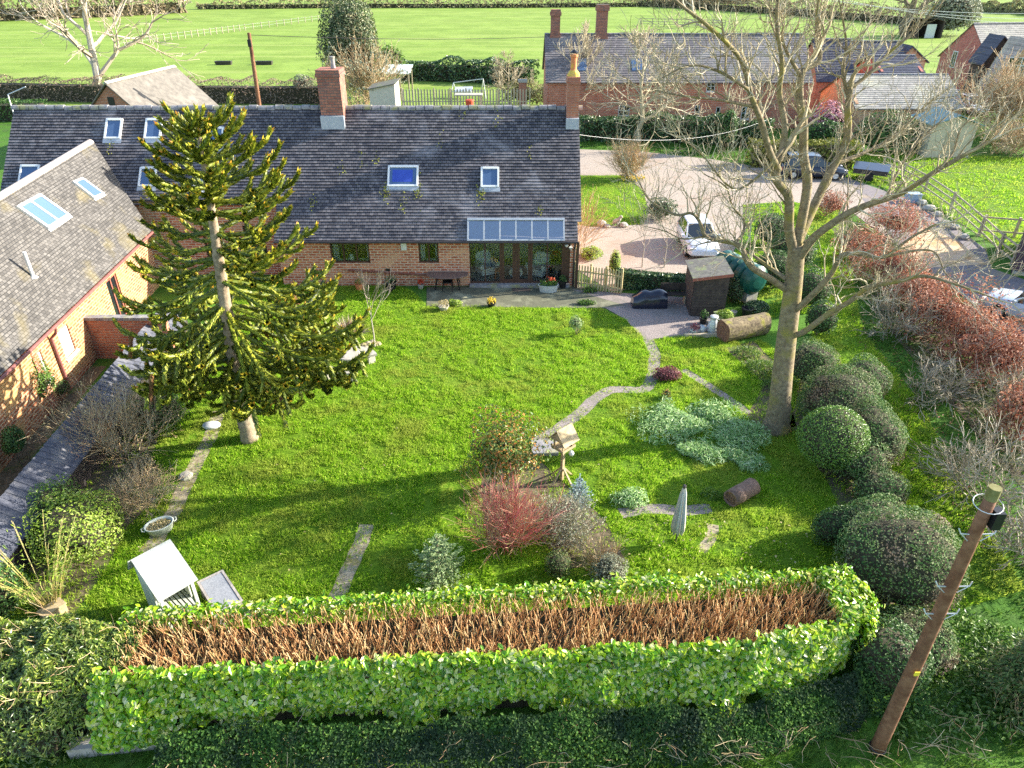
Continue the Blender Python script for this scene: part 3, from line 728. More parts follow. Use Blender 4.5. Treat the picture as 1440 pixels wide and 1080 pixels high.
def wwin(corners, double=False):
    """corner pixels in order: lower near, upper near, upper far, lower far"""
    C = [wuv(*c) for c in corners]
    def f(x, s, h): return (lambda a: wpnt(a[0], a[1], h))([(C[0][i] * (1 - x) + C[3][i] * x) * (1 - s) + (C[1][i] * (1 - x) + C[2][i] * x) * s for i in (0, 1)])
    def bx(mb, a0, a1, b0, b1, h0, h1):
        V = [f(a, b, h) for a in (a0, a1) for b in (b0, b1) for h in (h0, h1)]
        mb.add(V, [(0, 1, 3, 2), (4, 6, 7, 5), (0, 4, 5, 1), (2, 3, 7, 6), (0, 2, 6, 4), (1, 5, 7, 3)])
    m = MB(); t = .11 if not double else .07
    bx(m, 0, t, 0, 1, 0, .12); bx(m, 1 - t, 1, 0, 1, 0, .12); bx(m, t + .004, 1 - t - .004, 0, .07, 0, .11); bx(m, t + .004, 1 - t - .004, .92, 1, 0, .13)
    if double: bx(m, .47, .53, .072, .918, 0, .115)
    w = part("roof_window", m, M['whiteframe'], wroof)
    p = MB()
    for a, b in (((t, .47), (.53, 1 - t)) if double else ((t, 1 - t),)): p.poly([f(a, .07, .09), f(b, .07, .09), f(b, .92, .09), f(a, .92, .09)])
    part("pane", p, M['skypane'], w)
    p = MB(); bx(p, -.03, 1.03, -.1, -.004, .03, .06); part("flashing", p, M['white'], w)
wwin([(72, 318), (28, 285), (62, 266), (102, 298)], True)
wwin([(137, 274), (109, 248), (122, 242), (151, 267)])
fb = np.array(wpnt(*wuv(50, 388))); fl = MB(); fl.tube([fb - np.array([0, 0, .1]), fb + np.array([0, 0, .95])], .06, 10); fl.lathe([(.16, 0), (.1, .05), (.065, .09)], 10, tuple(fb)); part("flue", fl, M['white'], wing)
# wall under the eave
dE = (WE1 - WEc); inw = np.array([-.30, 0, 0])
wa, wb = WEc + inw, WE1 + inw + np.array([0, .2, 0])
M['brick_wing'] = brick_mat("sunlit_buff_brick", (.26, .07, .032), (.44, .175, .075), (.44, .30, .18), bw=.33, rh=.12, ms=.03, weather=(.43, .27, .10), wscale=1.1, wlo=.5, whi=.72, tone=.7)
L = math.hypot(*(wb - wa)[:2]); ang = math.atan2((wb - wa)[1], (wb - wa)[0])
WM = np.array(Matrix.Translation((wa[0], wa[1], 0)) @ Matrix.Rotation(ang, 4, 'Z'))   # local: x along the wall to the barn, y to the inside
def wl_pt(px, py):
    n = np.array([-math.sin(ang), math.cos(ang), 0]); p = PL(px, py, (wa[0], wa[1], 0), n); d_ = p - np.array([wa[0], wa[1], 0])
    return d_[0] * math.cos(ang) + d_[1] * math.sin(ang), p[2]
def wbox(mb, x0, x1, y0, y1, z0, z1): mb.box(x0, x1, y0, y1, z0, z1, M=WM)
ops = []
for (a, b) in (((89, 491), (102, 477)), ((162, 439), (175, 424)), ((50, 520), (62, 506))):
    u0, z0 = wl_pt(*a); u1, z1 = wl_pt(*b); ops.append((u0, u1, max(z0, .0), min(z1, 2.35)))
ops[1] = (ops[1][0], ops[1][1], .05, 2.2); ops[0] = (ops[0][0], ops[0][1], 1.05, 2.1); ops[2] = (ops[2][0], ops[2][1], 1.05, 2.1)
m = MB()
xs = sorted({0, L, *[o[0] for o in ops], *[o[1] for o in ops]})
for i in range(len(xs) - 1):
    a, b = xs[i], xs[i + 1]; c = (a + b) / 2; hs = [o for o in ops if o[0] <= c <= o[1]]; z = 0
    for o in hs: wbox(m, a, b, 0, .3, 0, o[2]) if o[2] > .02 else None; z = o[3]
    wbox(m, a, b, 0, .3, z, 2.66)
wbox(m, 0, .3, .302, 6.6, 0, 2.6)
part("wall", m, M['brick_wing'], wing)
M['redframe'] = mat("red_brown_frame", (.22, .07, .05), (.30, .11, .08), 8, .55)
for i, o in enumerate(ops):
    m = MB(); fm = M['redframe'] if i == 1 else M['whiteframe']; t = .08
    wbox(m, o[0], o[1], .06, .14, o[3] - t, o[3]); wbox(m, o[0], o[1], .06, .14, o[2], o[2] + t)
    for c in (o[0] + t / 2, (o[0] + o[1]) / 2, o[1] - t / 2): wbox(m, c - t / 2, c + t / 2, .055, .135, o[2] + t, o[3] - t)
    if i != 1: wbox(m, o[0] - .08, o[1] + .08, -.06, .058, o[2] - .1, o[2] - .002)
    w = part("door" if i == 1 else "window", m, fm, wing); p = MB(); wbox(p, o[0] + t, o[1] - t, .1, .11, o[2] + t, o[3] - t); part("pane", p, M['pane'] if i == 1 else M['cushion'], w)
m = MB(); u, _ = wl_pt(66, 545); wbox(m, u - .17, u + .17, -.025, -.002, 0, 2.6); part("brick_pier", m, M['brick_red'], wing)
m = MB(); e0, e1 = WEc + np.array([.06, 0, -.06]), WE1 + np.array([.06, 0, -.06]); m.tube([e0, e1], .06, 8); part("gutter", m, mat("red_gutter", (.16, .06, .05), (.22, .09, .08), 6, .5), wing)
m = MB(); u, _ = wl_pt(94, 543); q = lambda y, z: tf([(u, y, z)], WM)[0]; m.tube([q(-.34, 2.55), q(-.30, 2.4), q(-.08, 2.2), q(-.08, .1)], .05, 8); part("downpipe", m, bpy.data.materials["red_gutter"], wing)

gw = thing("garden_wall", "red brick garden wall with coping standing out from the sunlit wing", "wall", (-14.6, 24.4, 0))
m = MB(); m.box(-16.25, -13.2, 24.4, 24.62, 0, 1.66); part("wall", m, M['brick_red'], gw)
m = MB()
for i in range(29): m.box(-16.25 + i * .106, -16.25 + i * .106 + .098, 24.36, 24.66, 1.662, 1.78)
part("coping", m, M['ridge'], gw)

lt = thing("lean_to_store", "long low garden store with dark slatted felt roof along the border", "shed", (-13.2, 18, 0))
A0, A1 = np.array([-13.1, 12.0, 1.5]), np.array([-14.0, 25.6, 1.5]); B0, B1 = np.array([-12.3, 12.0, .85]), np.array([-13.25, 26.4, .85])
M['felt'] = mat("slate_felt", (.05, .055, .075), (.10, .105, .13), 9, .75, .35, c3=(.16, .155, .16), scale3=1.4)
m = MB(); n = 60
for i in range(n):
    u0, u1 = i / n, (i + 1) / n + .004; k = 5
    V = []
    for j in range(k + 1):
        v = j / k; wv = .012 * math.sin(v * 5 + i) + R.uniform(-.006, .006)
        for u, h in ((u0, .0), (u0, .035 + wv), (u1, .004 + wv)): V.append((A0 + (A1 - A0) * u) * (1 - v) + (B0 + (B1 - B0) * u) * v + np.array([0, 0, h]))
    F = []
    for j in range(k): F += [(3 * j, 3 * j + 1, 3 * j + 4, 3 * j + 3), (3 * j + 1, 3 * j + 2, 3 * j + 5, 3 * j + 4)]
    m.add(V, F)
m.poly([A0 - (0, 0, .02), A1 - (0, 0, .02), B1 - (0, 0, .02), B0 - (0, 0, .02)])
part("roof", m, M['felt'], lt)
m = MB(); ins = np.array([.1, 0, 0])
m.poly([(*(A0 + ins)[:2], 0), (*(A1 + ins)[:2], 0), A1 + ins - (0, 0, .12), A0 + ins - (0, 0, .12)]); m.poly([(*(B0 - ins)[:2], 0), (*(B1 - ins)[:2], 0), B1 - ins - (0, 0, .06), B0 - ins - (0, 0, .06)])
m.poly([(*(A0 + ins)[:2], 0), (*(B0 - ins)[:2], 0), B0 - ins - (0, 0, .06), A0 + ins - (0, 0, .12)]); part("wall", m, M['gutter'], lt)
# ================================================================== monkey puzzle tree
M['bark'] = mat("pale_bark", (.13, .10, .06), (.25, .20, .125), 9, .95, .8, c3=(.21, .18, .05), scale3=1.6)
M['bark_mp'] = mat("ringed_bark", (.20, .15, .10), (.34, .27, .19), 8, .9, .8, c3=(.14, .11, .07), scale3=3)
M['twig'] = leaf_mat("twig_bark", [(.20, .155, .09), (.30, .245, .15), (.40, .34, .22), (.52, .46, .34)], .85, 0)
M['twig_dark'] = mat("dark_twig", (.10, .075, .05), (.17, .13, .09), 5, .9)
M['mp_leaf'] = leaf_mat("monkey_puzzle_scale", [(.028, .045, .008), (.075, .105, .010), (.14, .175, .014), (.22, .245, .02), (.33, .32, .035)], .5, .02, .3)
M['mp_tip'] = leaf_mat("monkey_puzzle_tip", [(.24, .28, .02), (.36, .33, .02), (.46, .30, .02), (.40, .18, .02)], .55, .15, .3)
M['mp_old'] = leaf_mat("monkey_puzzle_old", [(.12, .05, .02), (.20, .09, .03), (.09, .07, .02)], .7, .05, .2)
def rope(mb, P, rad=.06, dens=85, sl=.10, tip=True, mi=0):
    P = np.asarray(P, float); seg = np.linalg.norm(np.diff(P, axis=0), axis=1); L = seg.sum()
    mb.tube(P, np.linspace(rad * .78, rad * .62, len(P)), 6, cap=False, mi=mi)
    n = max(8, int(L * dens)); s = np.sort(rng.uniform(0, L, n)); cs = np.concatenate([[0], np.cumsum(seg)])
    i = np.clip(np.searchsorted(cs, s) - 1, 0, len(seg) - 1); f = ((s - cs[i]) / seg[i])[:, None]
    C = P[i] * (1 - f) + P[i + 1] * f; T = unit(np.diff(P, axis=0))[i]
    q = unit(np.cross(T, rng.normal(size=(n, 3)))); b = np.cross(T, q); w = sl * .34 * rng.uniform(.8, 1.2, n)[:, None]; ln = sl * rng.uniform(.75, 1.25, n)[:, None]
    B = C + q * rad * .62
    V = np.stack([B - b * w - T * .01, B + b * w - T * .01, B + (q * .50 + T * .85) * ln], 1)
    F = np.arange(3 * n).reshape(n, 3)
    t = s > L - (.09 if tip else -1)
    t &= rng.random(n) < .75
    for m_, k in ((1, t), (mi, ~t)):
        if k.any():
            kk = k.sum(); mb.add(V[k].reshape(-1, 3), np.arange(3 * kk).reshape(kk, 3), m_)
mp = thing("monkey_puzzle_tree", "tall monkey puzzle tree with rope like green branches on the lawn", "tree", (-8.54, 18.95, 0))
TP = [(-8.54, 18.95, 0), (-8.56, 18.95, .6), (-8.52, 18.95, 2), (-8.40, 18.97, 4), (-8.28, 18.97, 6), (-8.12, 18.96, 8), (-8.02, 18.95, 10)]
m = MB(); zz = np.linspace(0, 9.9, 90); tp = np.array(TP)
trp = np.stack([np.interp(zz, tp[:, 2], tp[:, 0]), np.interp(zz, tp[:, 2], tp[:, 1]), zz], 1)
tr = np.interp(zz, [0, .25, .7, 3, 6, 9, 9.9], [.30, .262, .245, .215, .15, .075, .045]) * (1 + .05 * np.cos(zz * 21) + .035 * rng.normal(size=90))
m.tube(trp, tr, 14); part("trunk", m, M['bark_mp'], mp, smooth=True)
m = MB(); prof_z = [1.0, 1.6, 2.2, 3, 4, 5, 6, 7, 8, 9, 9.6, 10.1]; prof_r = [1.5, 2.1, 2.8, 3.5, 3.75, 3.2, 2.6, 2.0, 1.55, 1.05, .65, .35]
z = 2.3; wh = 0
while z < 9.75:
    nb = 6 if z < 8 else 5; a0 = R.uniform(0, 6.28); top = np.clip((z - 5) / 4.5, 0, 1)
    for j in range(nb):
        a = a0 + 6.283 * j / nb + R.uniform(-.25, .25); d = np.array([math.cos(a), math.sin(a), 0])
        L = np.interp(z, prof_z, prof_r) * R.uniform(.78, 1.12) * (1.16 if d[0] > .1 else .88)
        zo = z + R.uniform(-.12, .12); base = np.array([np.interp(zo, tp[:, 2], tp[:, 0]), np.interp(zo, tp[:, 2], tp[:, 1]), zo])
        t = np.linspace(0, 1, 9)
        rise = (.30 * top + .03) * L
        dz = rise * t - (1 - top) * (.22 if z < 3.4 else .40 if z < 6 else .28) * L * np.sin(t * 1.75) ** 1.3 + .20 * L * t ** 4
        if z < 3.2: dz = dz * np.clip(z / 3.4 - .12, .25, 1)
        if 4.8 < z < 7.2 and d[1] < -.78: continue
        if z < 3.6 and d[1] < -.2: L *= .7; dz = dz * .4
        P = base + d * (L * t)[:, None] + np.array([0, 0, 1]) * dz[:, None] + np.cumsum(rng.normal(size=(9, 3)) * .018, 0)
        rope(m, P, .078, 100, tip=z > 4 or R.random() < .4, mi=2 if (z < 2.6 and R.random() < .10) else 0)
        T = unit(np.gradient(P, axis=0)); s0 = .3 if z < 7 else .36
        ns = max(3, int(L * (1 - s0) / .29))
        for k in range(ns):
            u = s0 + (1 - s0) * (k + .4) / ns; i = min(7, int(u * 8)); p = P[i] + (P[i + 1] - P[i]) * (u * 8 - i)
            sd = 1 if k % 2 else -1; side = np.cross(T[i], (0, 0, 1.0)) * sd; side /= np.linalg.norm(side) + 1e-6
            sL = (.35 + .5 * (1 - abs(u - .55)) * min(1, L / 2.2)) * R.uniform(.75, 1.2)
            tt = np.linspace(0, 1, 5); dd = unit(side * .75 + T[i] * .8)
            lift = .14 * top + .02
            droop = (.34 if z < 6 else .15) * (1 - top)
            Q = p + dd * (sL * tt)[:, None] + np.array([0, 0, 1]) * (sL * (lift * tt + .30 * tt ** 3 - droop * np.sin(tt * 2.2)))[:, None]
            rope(m, Q, .07, 105, .105, tip=z > 4.5 or R.random() < .3)
            if z < 5.5 and R.random() < .6 and not (z < 3 and d[1] < 0):                  # hanging ropes in the lower crown
                hl = R.uniform(.4, .95); tt = np.linspace(0, 1, 4); Q = p + d * (.25 * hl * tt)[:, None] - np.array([0, 0, 1]) * (hl * tt * (1 - .15 * tt))[:, None]
                rope(m, Q, .062, 85, .10, tip=False, mi=2 if R.random() < .12 else 0)
    z += .41 if z < 4.6 else .45 if z < 7.4 else .36; wh += 1
for j in range(7):
    a = j * .9; d = np.array([math.cos(a) * .5, math.sin(a) * .5, .9]); rope(m, np.array([-8.02, 18.95, 9.75]) + d * np.linspace(0, .55, 5)[:, None], .05, 80, .085)
part("crown", m, [M['mp_leaf'], M['mp_tip'], M['mp_old']], mp)

# ================================================================== the big bare tree at the right
BX, BY = 8.78, 19.57
bt = thing("bare_tree", "large leafless tree with smooth pale trunk rising over the right lawn", "tree", (BX, BY, 0))
def limb_pts(pts, y0=BY):
    P = np.array([AT(p[0], p[1], y0 + (p[2] if len(p) > 2 else 0)) for p in pts]); Q = []
    for i in range(len(P) - 1):
        a = P[max(0, i - 1)]; b = P[i]; c = P[i + 1]; d = P[min(len(P) - 1, i + 2)]
        for t in (0, .25, .5, .75): Q.append(.5 * ((2 * b) + (-a + c) * t + (2 * a - 5 * b + 4 * c - d) * t * t + (-a + 3 * b - 3 * c + d) * t ** 3))
    Q.append(P[-1]); return np.array(Q)
tm = MB()
tq = limb_pts([(1091, 604), (1096, 570), (1101, 520), (1108, 460), (1114, 415), (1118, 375), (1120, 345)])
tm.tube(tq, np.interp(np.linspace(0, 1, len(tq)), [0, .06, .2, .6, 1], [.54, .40, .335, .27, .225]), 16)
part("trunk", tm, M['bark'], bt, smooth=True)
LIMBS = [
    ([(1118, 360), (1110, 325, -.1), (1110, 295, -.3), (1108, 275, -.4), (1093, 255, -.6), (1090, 236, -.6), (1098, 218, -.6)], .17, .12),
    ([(1098, 218, -.6), (1104, 180, -.5), (1096, 130, -.4), (1100, 90, -.5), (1092, 30, -.7), (1098, -40, -.8)], .11, .04),
    ([(1095, 240, -.6), (1082, 212, -.9), (1070, 170, -1.2), (1057, 137, -1.5), (1050, 107, -1.6), (1037, 77, -1.8), (1000, 40, -2.2), (955, 5, -2.4), (930, -20, -2.4)], .11, .03),
    ([(1119, 350), (1135, 265, .3), (1130, 217, .4), (1130, 175, .3), (1125, 140, .3), (1125, 112, .3), (1131, 98, .4)], .17, .10),
    ([(1131, 98, .4), (1153, 84, .6), (1148, 50, .6), (1150, 10, .5), (1158, -40, .5)], .08, .03), ([(1128, 110, .3), (1110, 80, .1), (1095, 45, -.2), (1080, 0, -.4)], .07, .02),
    ([(1120, 345), (1140, 300, .6), (1158, 262, .9), (1173, 232, 1.1), (1187, 207, 1.2), (1193, 180, 1.2), (1192, 150, 1.2), (1196, 124, 1.2)], .17, .09),
    ([(1196, 124, 1.2), (1222, 104, 1.4), (1250, 75, 1.5), (1290, 40, 1.6), (1320, 0, 1.6)], .07, .02), ([(1194, 140, 1.2), (1185, 100, 1.3), (1190, 60, 1.4), (1180, 0, 1.3)], .07, .02),
    ([(1175, 230, 1.1), (1215, 215, 1.7), (1260, 190, 2.2), (1300, 150, 2.6), (1340, 120, 2.8)], .08, .02),
    ([(1118, 372), (1142, 337, -.3), (1165, 318, -.5), (1192, 300, -.7), (1222, 287, -.9), (1267, 272, -1.2), (1317, 240, -1.6), (1367, 212, -1.9), (1400, 195, -2.0)], .15, .045),
    ([(1222, 290, -.9), (1245, 280, -.4), (1258, 250, -.1), (1290, 200, .2), (1330, 165, .4)], .06, .02), ([(1317, 240, -1.6), (1340, 215, -1.4), (1352, 180, -1.3), (1385, 150, -1.2)], .04, .012),
    ([(1112, 440), (1126, 430, -.3), (1155, 402, -.7), (1172, 380, -.9), (1185, 358, -1.1), (1215, 358, -1.3), (1242, 362, -1.5), (1280, 335, -1.8), (1317, 315, -2.0)], .12, .03),
    ([(1110, 472), (1130, 467, -.4), (1167, 440, -.9), (1195, 424, -1.2), (1222, 404, -1.6), (1262, 396, -2.0), (1300, 388, -2.3), (1350, 402, -2.7), (1400, 420, -3.0)], .12, .025),
    ([(1242, 362, -1.5), (1290, 352, -1.6), (1316, 356, -1.8), (1330, 385, -2.2), (1352, 402, -2.5)], .045, .012),
    ([(1110, 410), (1098, 402, -.1), (1080, 390, -.3), (1060, 378, -.5), (1050, 366, -.6), (1043, 350, -.6), (1032, 342, -.6), (1010, 338, -.6), (992, 332, -.6), (984, 312, -.6), (972, 300, -.6), (950, 302, -.5), (915, 283, -.4), (898, 255, -.3)], .13, .025),
    ([(1032, 342, -.6), (1044, 330, -.2), (1046, 310, 0), (1030, 290, .1), (1020, 262, .1), (990, 245, .1)], .06, .015), ([(992, 332, -.6), (960, 336, -.3), (935, 325, -.2), (905, 318, -.1)], .035, .01),
    ([(1105, 392), (1085, 378, .3), (1060, 360, .6), (1035, 345, .9)], .09, .03), ([(1105, 205, -.6), (1070, 245, -1.0), (1030, 265, -1.2), (985, 215, -1.4), (950, 190, -1.5)], .05, .012),
    ([(1052, 125, -1.6), (1010, 100, -1.8), (970, 92, -2.0), (930, 110, -2.1)], .05, .012), ([(1060, 150, -1.4), (1010, 140, -1.8), (960, 135, -2), (915, 125, -2.1)], .05, .012),
]
lm = MB(); tw = MB()
for pts, r0, r1 in LIMBS:
    Q = limb_pts(pts); rad = np.linspace(r0, r1, len(Q)); lm.tube(Q, rad * .84, 9, cap=True)
    T = unit(np.gradient(Q, axis=0)); n = len(Q)
    ln = np.linalg.norm(np.diff(Q, axis=0), axis=1).sum(); k = int(ln * (6.2 if r0 < .1 else 3.6))
    for j in range(k):
        u = .22 + .78 * (j + R.random()) / k; i = min(n - 1, int(u * (n - 1)))
        nd = rot_about(T[i], np.cross(T[i], rng.normal(size=3)), R.uniform(.5, 1.2)); nd = unit(nd + np.array([0, 0, .35]))
        sz = R.uniform(.5, 1.25) * (1 if r0 < .1 else .9)
        twig(tw, Q[i], nd, sz, min(rad[i] * .5, .028), 2, .75, .30, .24, (2, 3), .62, (.45, .75), 4, rmin=.0048)
    twig(tw, Q[-1], T[-1], 1.0, r1 * .9, 2, .7, .35, .25, (3, 4), .6, (.5, .75), 4, rmin=.0048)
part("limbs", lm, M['bark'], bt, smooth=True); part("twigs", tw, M['twig'], bt)

# ================================================================== other leafless trees
def bare_tree(name, label, loc, h, r, depth=4, spread=.6, up=.22, m='twig', mt='bark', first=.25, lean=(0, 0), kids=(3, 4), nb=7, rmin=.01, group=None, wob=.2, lr=(.55, .75)):
    t = thing(name, label, "tree", (loc[0], loc[1], 0), 0, group)
    b = MB(); c = MB(); P = np.array([[0, 0, 0], [lean[0] * .1, lean[1] * .1, h * first * .5], [lean[0] * .2, lean[1] * .2, h * first], [lean[0] * .5, lean[1] * .5, h * .55], [lean[0], lean[1], h * .8]], float)
    P[1:-1, :2] += rng.normal(size=(3, 2)) * r * .8
    rad = np.array([r * 1.4, r, r * .85, r * .5, r * .15]); b.tube(P, rad, 8)
    for i in range(nb):
        u = i / nb; z = h * (first + (.75 - first) * u); k = np.searchsorted(P[:, 2], z); f = (z - P[k - 1, 2]) / (P[k, 2] - P[k - 1, 2]); p = P[k - 1] * (1 - f) + P[k] * f
        a = i * 2.4 + R.uniform(-.4, .4); d = unit(np.array([math.cos(a) * spread * 1.5, math.sin(a) * spread * 1.5, .75 + u * .5]))
        twig(c, p, d, h * (.40 - .15 * u) * R.uniform(.8, 1.1), r * (.55 - .3 * u), depth - 1, spread, up, wob, kids, .6, lr, 5, rmin=rmin)
    twig(c, P[-1], (0, 0, 1), h * .2, r * .2, depth - 1, spread, up, wob, kids, .6, lr, 5, rmin=rmin)
    part("trunk", b, M[mt], t, False); part("crown", c, M[m], t, False); return t
M['birch'] = mat("silver_bark", (.28, .25, .20), (.40, .36, .30), 4, .8); M['birchtw'] = leaf_mat("pale_twigs", [(.26, .20, .15), (.38, .31, .24), (.50, .44, .36)], .9, 0)
tl = G(128, 140)
bare_tree("bare_tree", "wide leafless silver barked tree in the field beyond the gabled outbuilding", (tl[0] + .6, tl[1] + 1), 15, .5, 4, .62, .14, 'birchtw', 'birch', .14, (2, 0), (3, 4), 9, .022)
p = G(897, 200); bare_tree("bare_tree", "leafless fruit tree standing against the far farmhouse hedge", p, 8.2, .22, 4, .7, .10, 'twig', 'twig', .22, (0, 0), (3, 4), 9, .016)
p = G(800, 165); bare_tree("bare_tree", "tangled leafless tree close behind the slim chimney at the gable end of the farmhouse", (p[0] + .3, p[1] - 4), 7.4, .16, 4, .42, .3, 'twig', 'twig', .08, (0, 0), (3, 4), 8, .016)
p = G(715, 142); bare_tree("bare_tree", "low spreading leafless tree behind the barn ridge by the picket fence", (p[0], p[1] - 3), 4.6, .14, 4, .75, .1, 'twig', 'twig', .1, (0, 0), (3, 4), 8, .014)
p = G(1275, 52); bare_tree("ivy_tree", "far leafless tree with thick forked trunk in the paddock above the houses", p, 13, .9, 3, .6, .2, 'twig_dark', 'twig_dark', .3, (0, 0), (3, 4), 7, .04)
for i, (px, py, h, lab) in enumerate(((1030, 205, 4.6, "small leafless tree on the verge left of the dark car"), (1062, 182, 5.5, "slender leafless tree in front of the farmhouse windows"))):
    bare_tree("bare_tree", lab, G(px, py), h, .10, 3, .6, .2, 'twig', 'twig', .2, (0, 0), (3, 4), 7, .014)
for px, py, h, lab in ((527, 488, 2.9, "young bare sapling on the lawn beside the spiky grass plant"), (903, 376, 2.4, "thin bare sapling rising behind the left end of the ivy hedge"), (934, 376, 2.6, "thin bare sapling rising behind the ivy hedge beside the white car")):
    bare_tree("sapling", lab, G(px, py), h, .028, 3, .40, .3, 'birchtw', 'birch', .42, (0, 0), (2, 3), 6, .005, wob=.12)
# lone evergreen and its bush beyond the ridge
# ================================================================== shrubs, hedges and ground plants
LM = {
 'dark': leaf_mat("dark_evergreen", [(.015, .045, .012), (.035, .09, .02), (.07, .15, .03), (.12, .2, .055)], .5, .2, .35),
 'mid': leaf_mat("mid_green_leaf", [(.03, .08, .012), (.07, .15, .02), (.12, .22, .03), (.20, .28, .06)], .45, .3),
 'lime': leaf_mat("yellow_green_leaf", [(.10, .18, .015), (.22, .34, .03), (.34, .45, .05), (.46, .48, .16)], .5, .3),
 'mixed': leaf_mat("mixed_hedge_leaf", [(.025, .07, .022), (.06, .14, .035), (.11, .21, .05), (.17, .25, .08), (.27, .31, .15)], .6, .2, .18, patch=(.22, .16, .11), pscale=1.0),
 'laurel': leaf_mat("laurel_leaf", [(.05, .15, .008), (.12, .30, .012), (.22, .42, .015), (.34, .50, .02), (.46, .54, .04), (.66, .66, .38)], .28, .34, .55),
 'photinia': leaf_mat("photinia_leaf", [(.05, .11, .02), (.10, .18, .03), (.18, .25, .05), (.36, .24, .05), (.58, .22, .06)], .4, .25),
 'silver': leaf_mat("silver_leaf", [(.10, .22, .05), (.22, .38, .11), (.36, .52, .20), (.56, .64, .38)], .6, .2),
 'blue': leaf_mat("blue_needles", [(.08, .14, .14), (.16, .25, .26), (.28, .38, .40), (.40, .48, .50)], .6, .15),
 'sage': leaf_mat("grey_green_leaf", [(.10, .12, .07), (.18, .20, .12), (.28, .30, .20), (.36, .36, .26)], .6, .2),
 'russet': leaf_mat("russet_beech_leaf", [(.15, .045, .025), (.28, .09, .045), (.40, .16, .09), (.50, .27, .17), (.36, .12, .07)], .6, .3),
 'burgundy': leaf_mat("burgundy_leaf", [(.12, .03, .04), (.22, .06, .07), (.32, .12, .12)], .5, .25),
 'straw': leaf_mat("straw_leaf", [(.30, .24, .10), (.45, .37, .18), (.55, .47, .28)], .7, .3),
 'ivy': leaf_mat("ivy_leaf", [(.012, .04, .015), (.03, .08, .025), (.07, .14, .04), (.22, .28, .12)], .35, .2, .5),
 'conifer': leaf_mat("conifer_spray", [(.02, .05, .010), (.05, .10, .02), (.10, .16, .035), (.22, .17, .07)], .6, .15),
 'fir': leaf_mat("fir_needles", [(.09, .16, .05), (.17, .26, .09), (.28, .36, .15), (.38, .44, .22)], .6, .15),
 'dogwood': leaf_mat("dogwood_stem", [(.30, .05, .06), (.46, .09, .09), (.50, .20, .15), (.52, .36, .22), (.36, .30, .12)], .7, 0), 'orange': mat("orange_stem", (.48, .22, .10), (.60, .36, .20), 5, .7),
 'tan': leaf_mat("tan_stem", [(.24, .15, .08), (.38, .26, .14), (.48, .36, .20), (.56, .46, .30)], .85, 0), 'pink': leaf_mat("pink_blossom", [(.55, .25, .28), (.68, .40, .42), (.4, .15, .18)], .6, .3),
 'greytwig': leaf_mat("grey_twig", [(.15, .12, .07), (.24, .20, .13), (.34, .29, .21), (.46, .41, .33)], .85, 0), 'yellowstem': mat("bamboo_stem", (.46, .36, .10), (.58, .50, .22), 4, .6),
 'core': mat("shaded_core", (.03, .03, .015), (.06, .05, .03), 9, .95, .5),  # solid core; the shade between the leaves is put into its dark colour
 'yellow': leaf_mat("yellow_petals", [(.6, .4, .02), (.7, .55, .05)], .6, .2), 'red': leaf_mat("red_flowers", [(.5, .03, .02), (.6, .12, .04)], .6, .2),
}
SEED = [100]
def stems(mb, base, rad, h, n, r=.018, mi=0):
    for i in range(n):
        a = R.uniform(0, 6.28); d = unit(np.array([math.cos(a) * .6, math.sin(a) * .6, 1])); q = np.array(base) + np.array([math.cos(a), math.sin(a), 0]) * R.uniform(0, .12)
        twig(mb, q, d, h * .7, r, 1, .6, .2, .15, (2, 3), .6, (.5, .7), 4, mi=mi)
def bush(name, label, loc, rad, lm, n, size, zc=None, amp=.45, shell=.35, asp=.55, cat="shrub", core=.72, group=None, stem='twig_dark', six=False, outw=1.0, lift=0.0, nst=6, seed=None, fol="foliage", tdir=None, zmin=-.55):
    """a leafy shrub: loc is the foot, rad the half axes of the foliage"""
    SEED[0] += 1; sd = seed or SEED[0]
    rad = np.array(rad, float); zc = zc if zc is not None else rad[2] * .8; t = thing(name, label, cat, (loc[0], loc[1], lift), 0, group)
    s = MB(); stems(s, (0, 0, 0), rad, zc * .95, nst); part("stems", s, M[stem], t, False)
    b = MB(); P, q = blob_pts(n, (0, 0, zc), rad, sd, amp, shell, zmin); k = P[:, 2] > .02; P, q = P[k], q[k]
    leaves(b, P, q * outw + rng.normal(size=P.shape) * .55 + np.array([0, 0, .25]), size, asp, six=six, mi=0, tdir=tdir)
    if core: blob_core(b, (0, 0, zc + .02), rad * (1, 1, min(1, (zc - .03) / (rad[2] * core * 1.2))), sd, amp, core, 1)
    part(fol, b, [LM[lm] if isinstance(lm, str) else lm, LM['core']], t, False); return t
def twig_bush(name, label, loc, h, w, n, m, depth=2, r=.010, up=.1, kids=(2, 4), spread=.5, fan=.7, cat="shrub", group=None, rmin=.004, leafm=None, nleaf=0, lsize=.06, wob=.16):
    t = thing(name, label, cat, (loc[0], loc[1], 0), 0, group); b = MB(); tips = []
    for i in range(n):
        a = R.uniform(0, 6.28); u = R.random() ** .6; d = unit(np.array([math.cos(a) * fan * u, math.sin(a) * fan * u, 1]))
        q = np.array([math.cos(a), math.sin(a), 0]) * R.uniform(0, w * .45)
        twig(b, q, d, h * R.uniform(.55, .8), r * R.uniform(.7, 1.2), depth, spread, up, wob, kids, .65, (.4, .7), 4, tips=tips, rmin=rmin)
    part("stems", b, LM[m] if m in LM else M[m], t, False)
    if leafm and tips:
        C = np.array([p for p, d in tips]); k = rng.integers(0, len(C), nleaf); C = C[k] + rng.normal(size=(nleaf, 3)) * .06
        c = MB(); leaves(c, C, rng.normal(size=(nleaf, 3)) + (0, 0, .4), lsize, .55); part("foliage", c, LM[leafm], t, False)
    return t
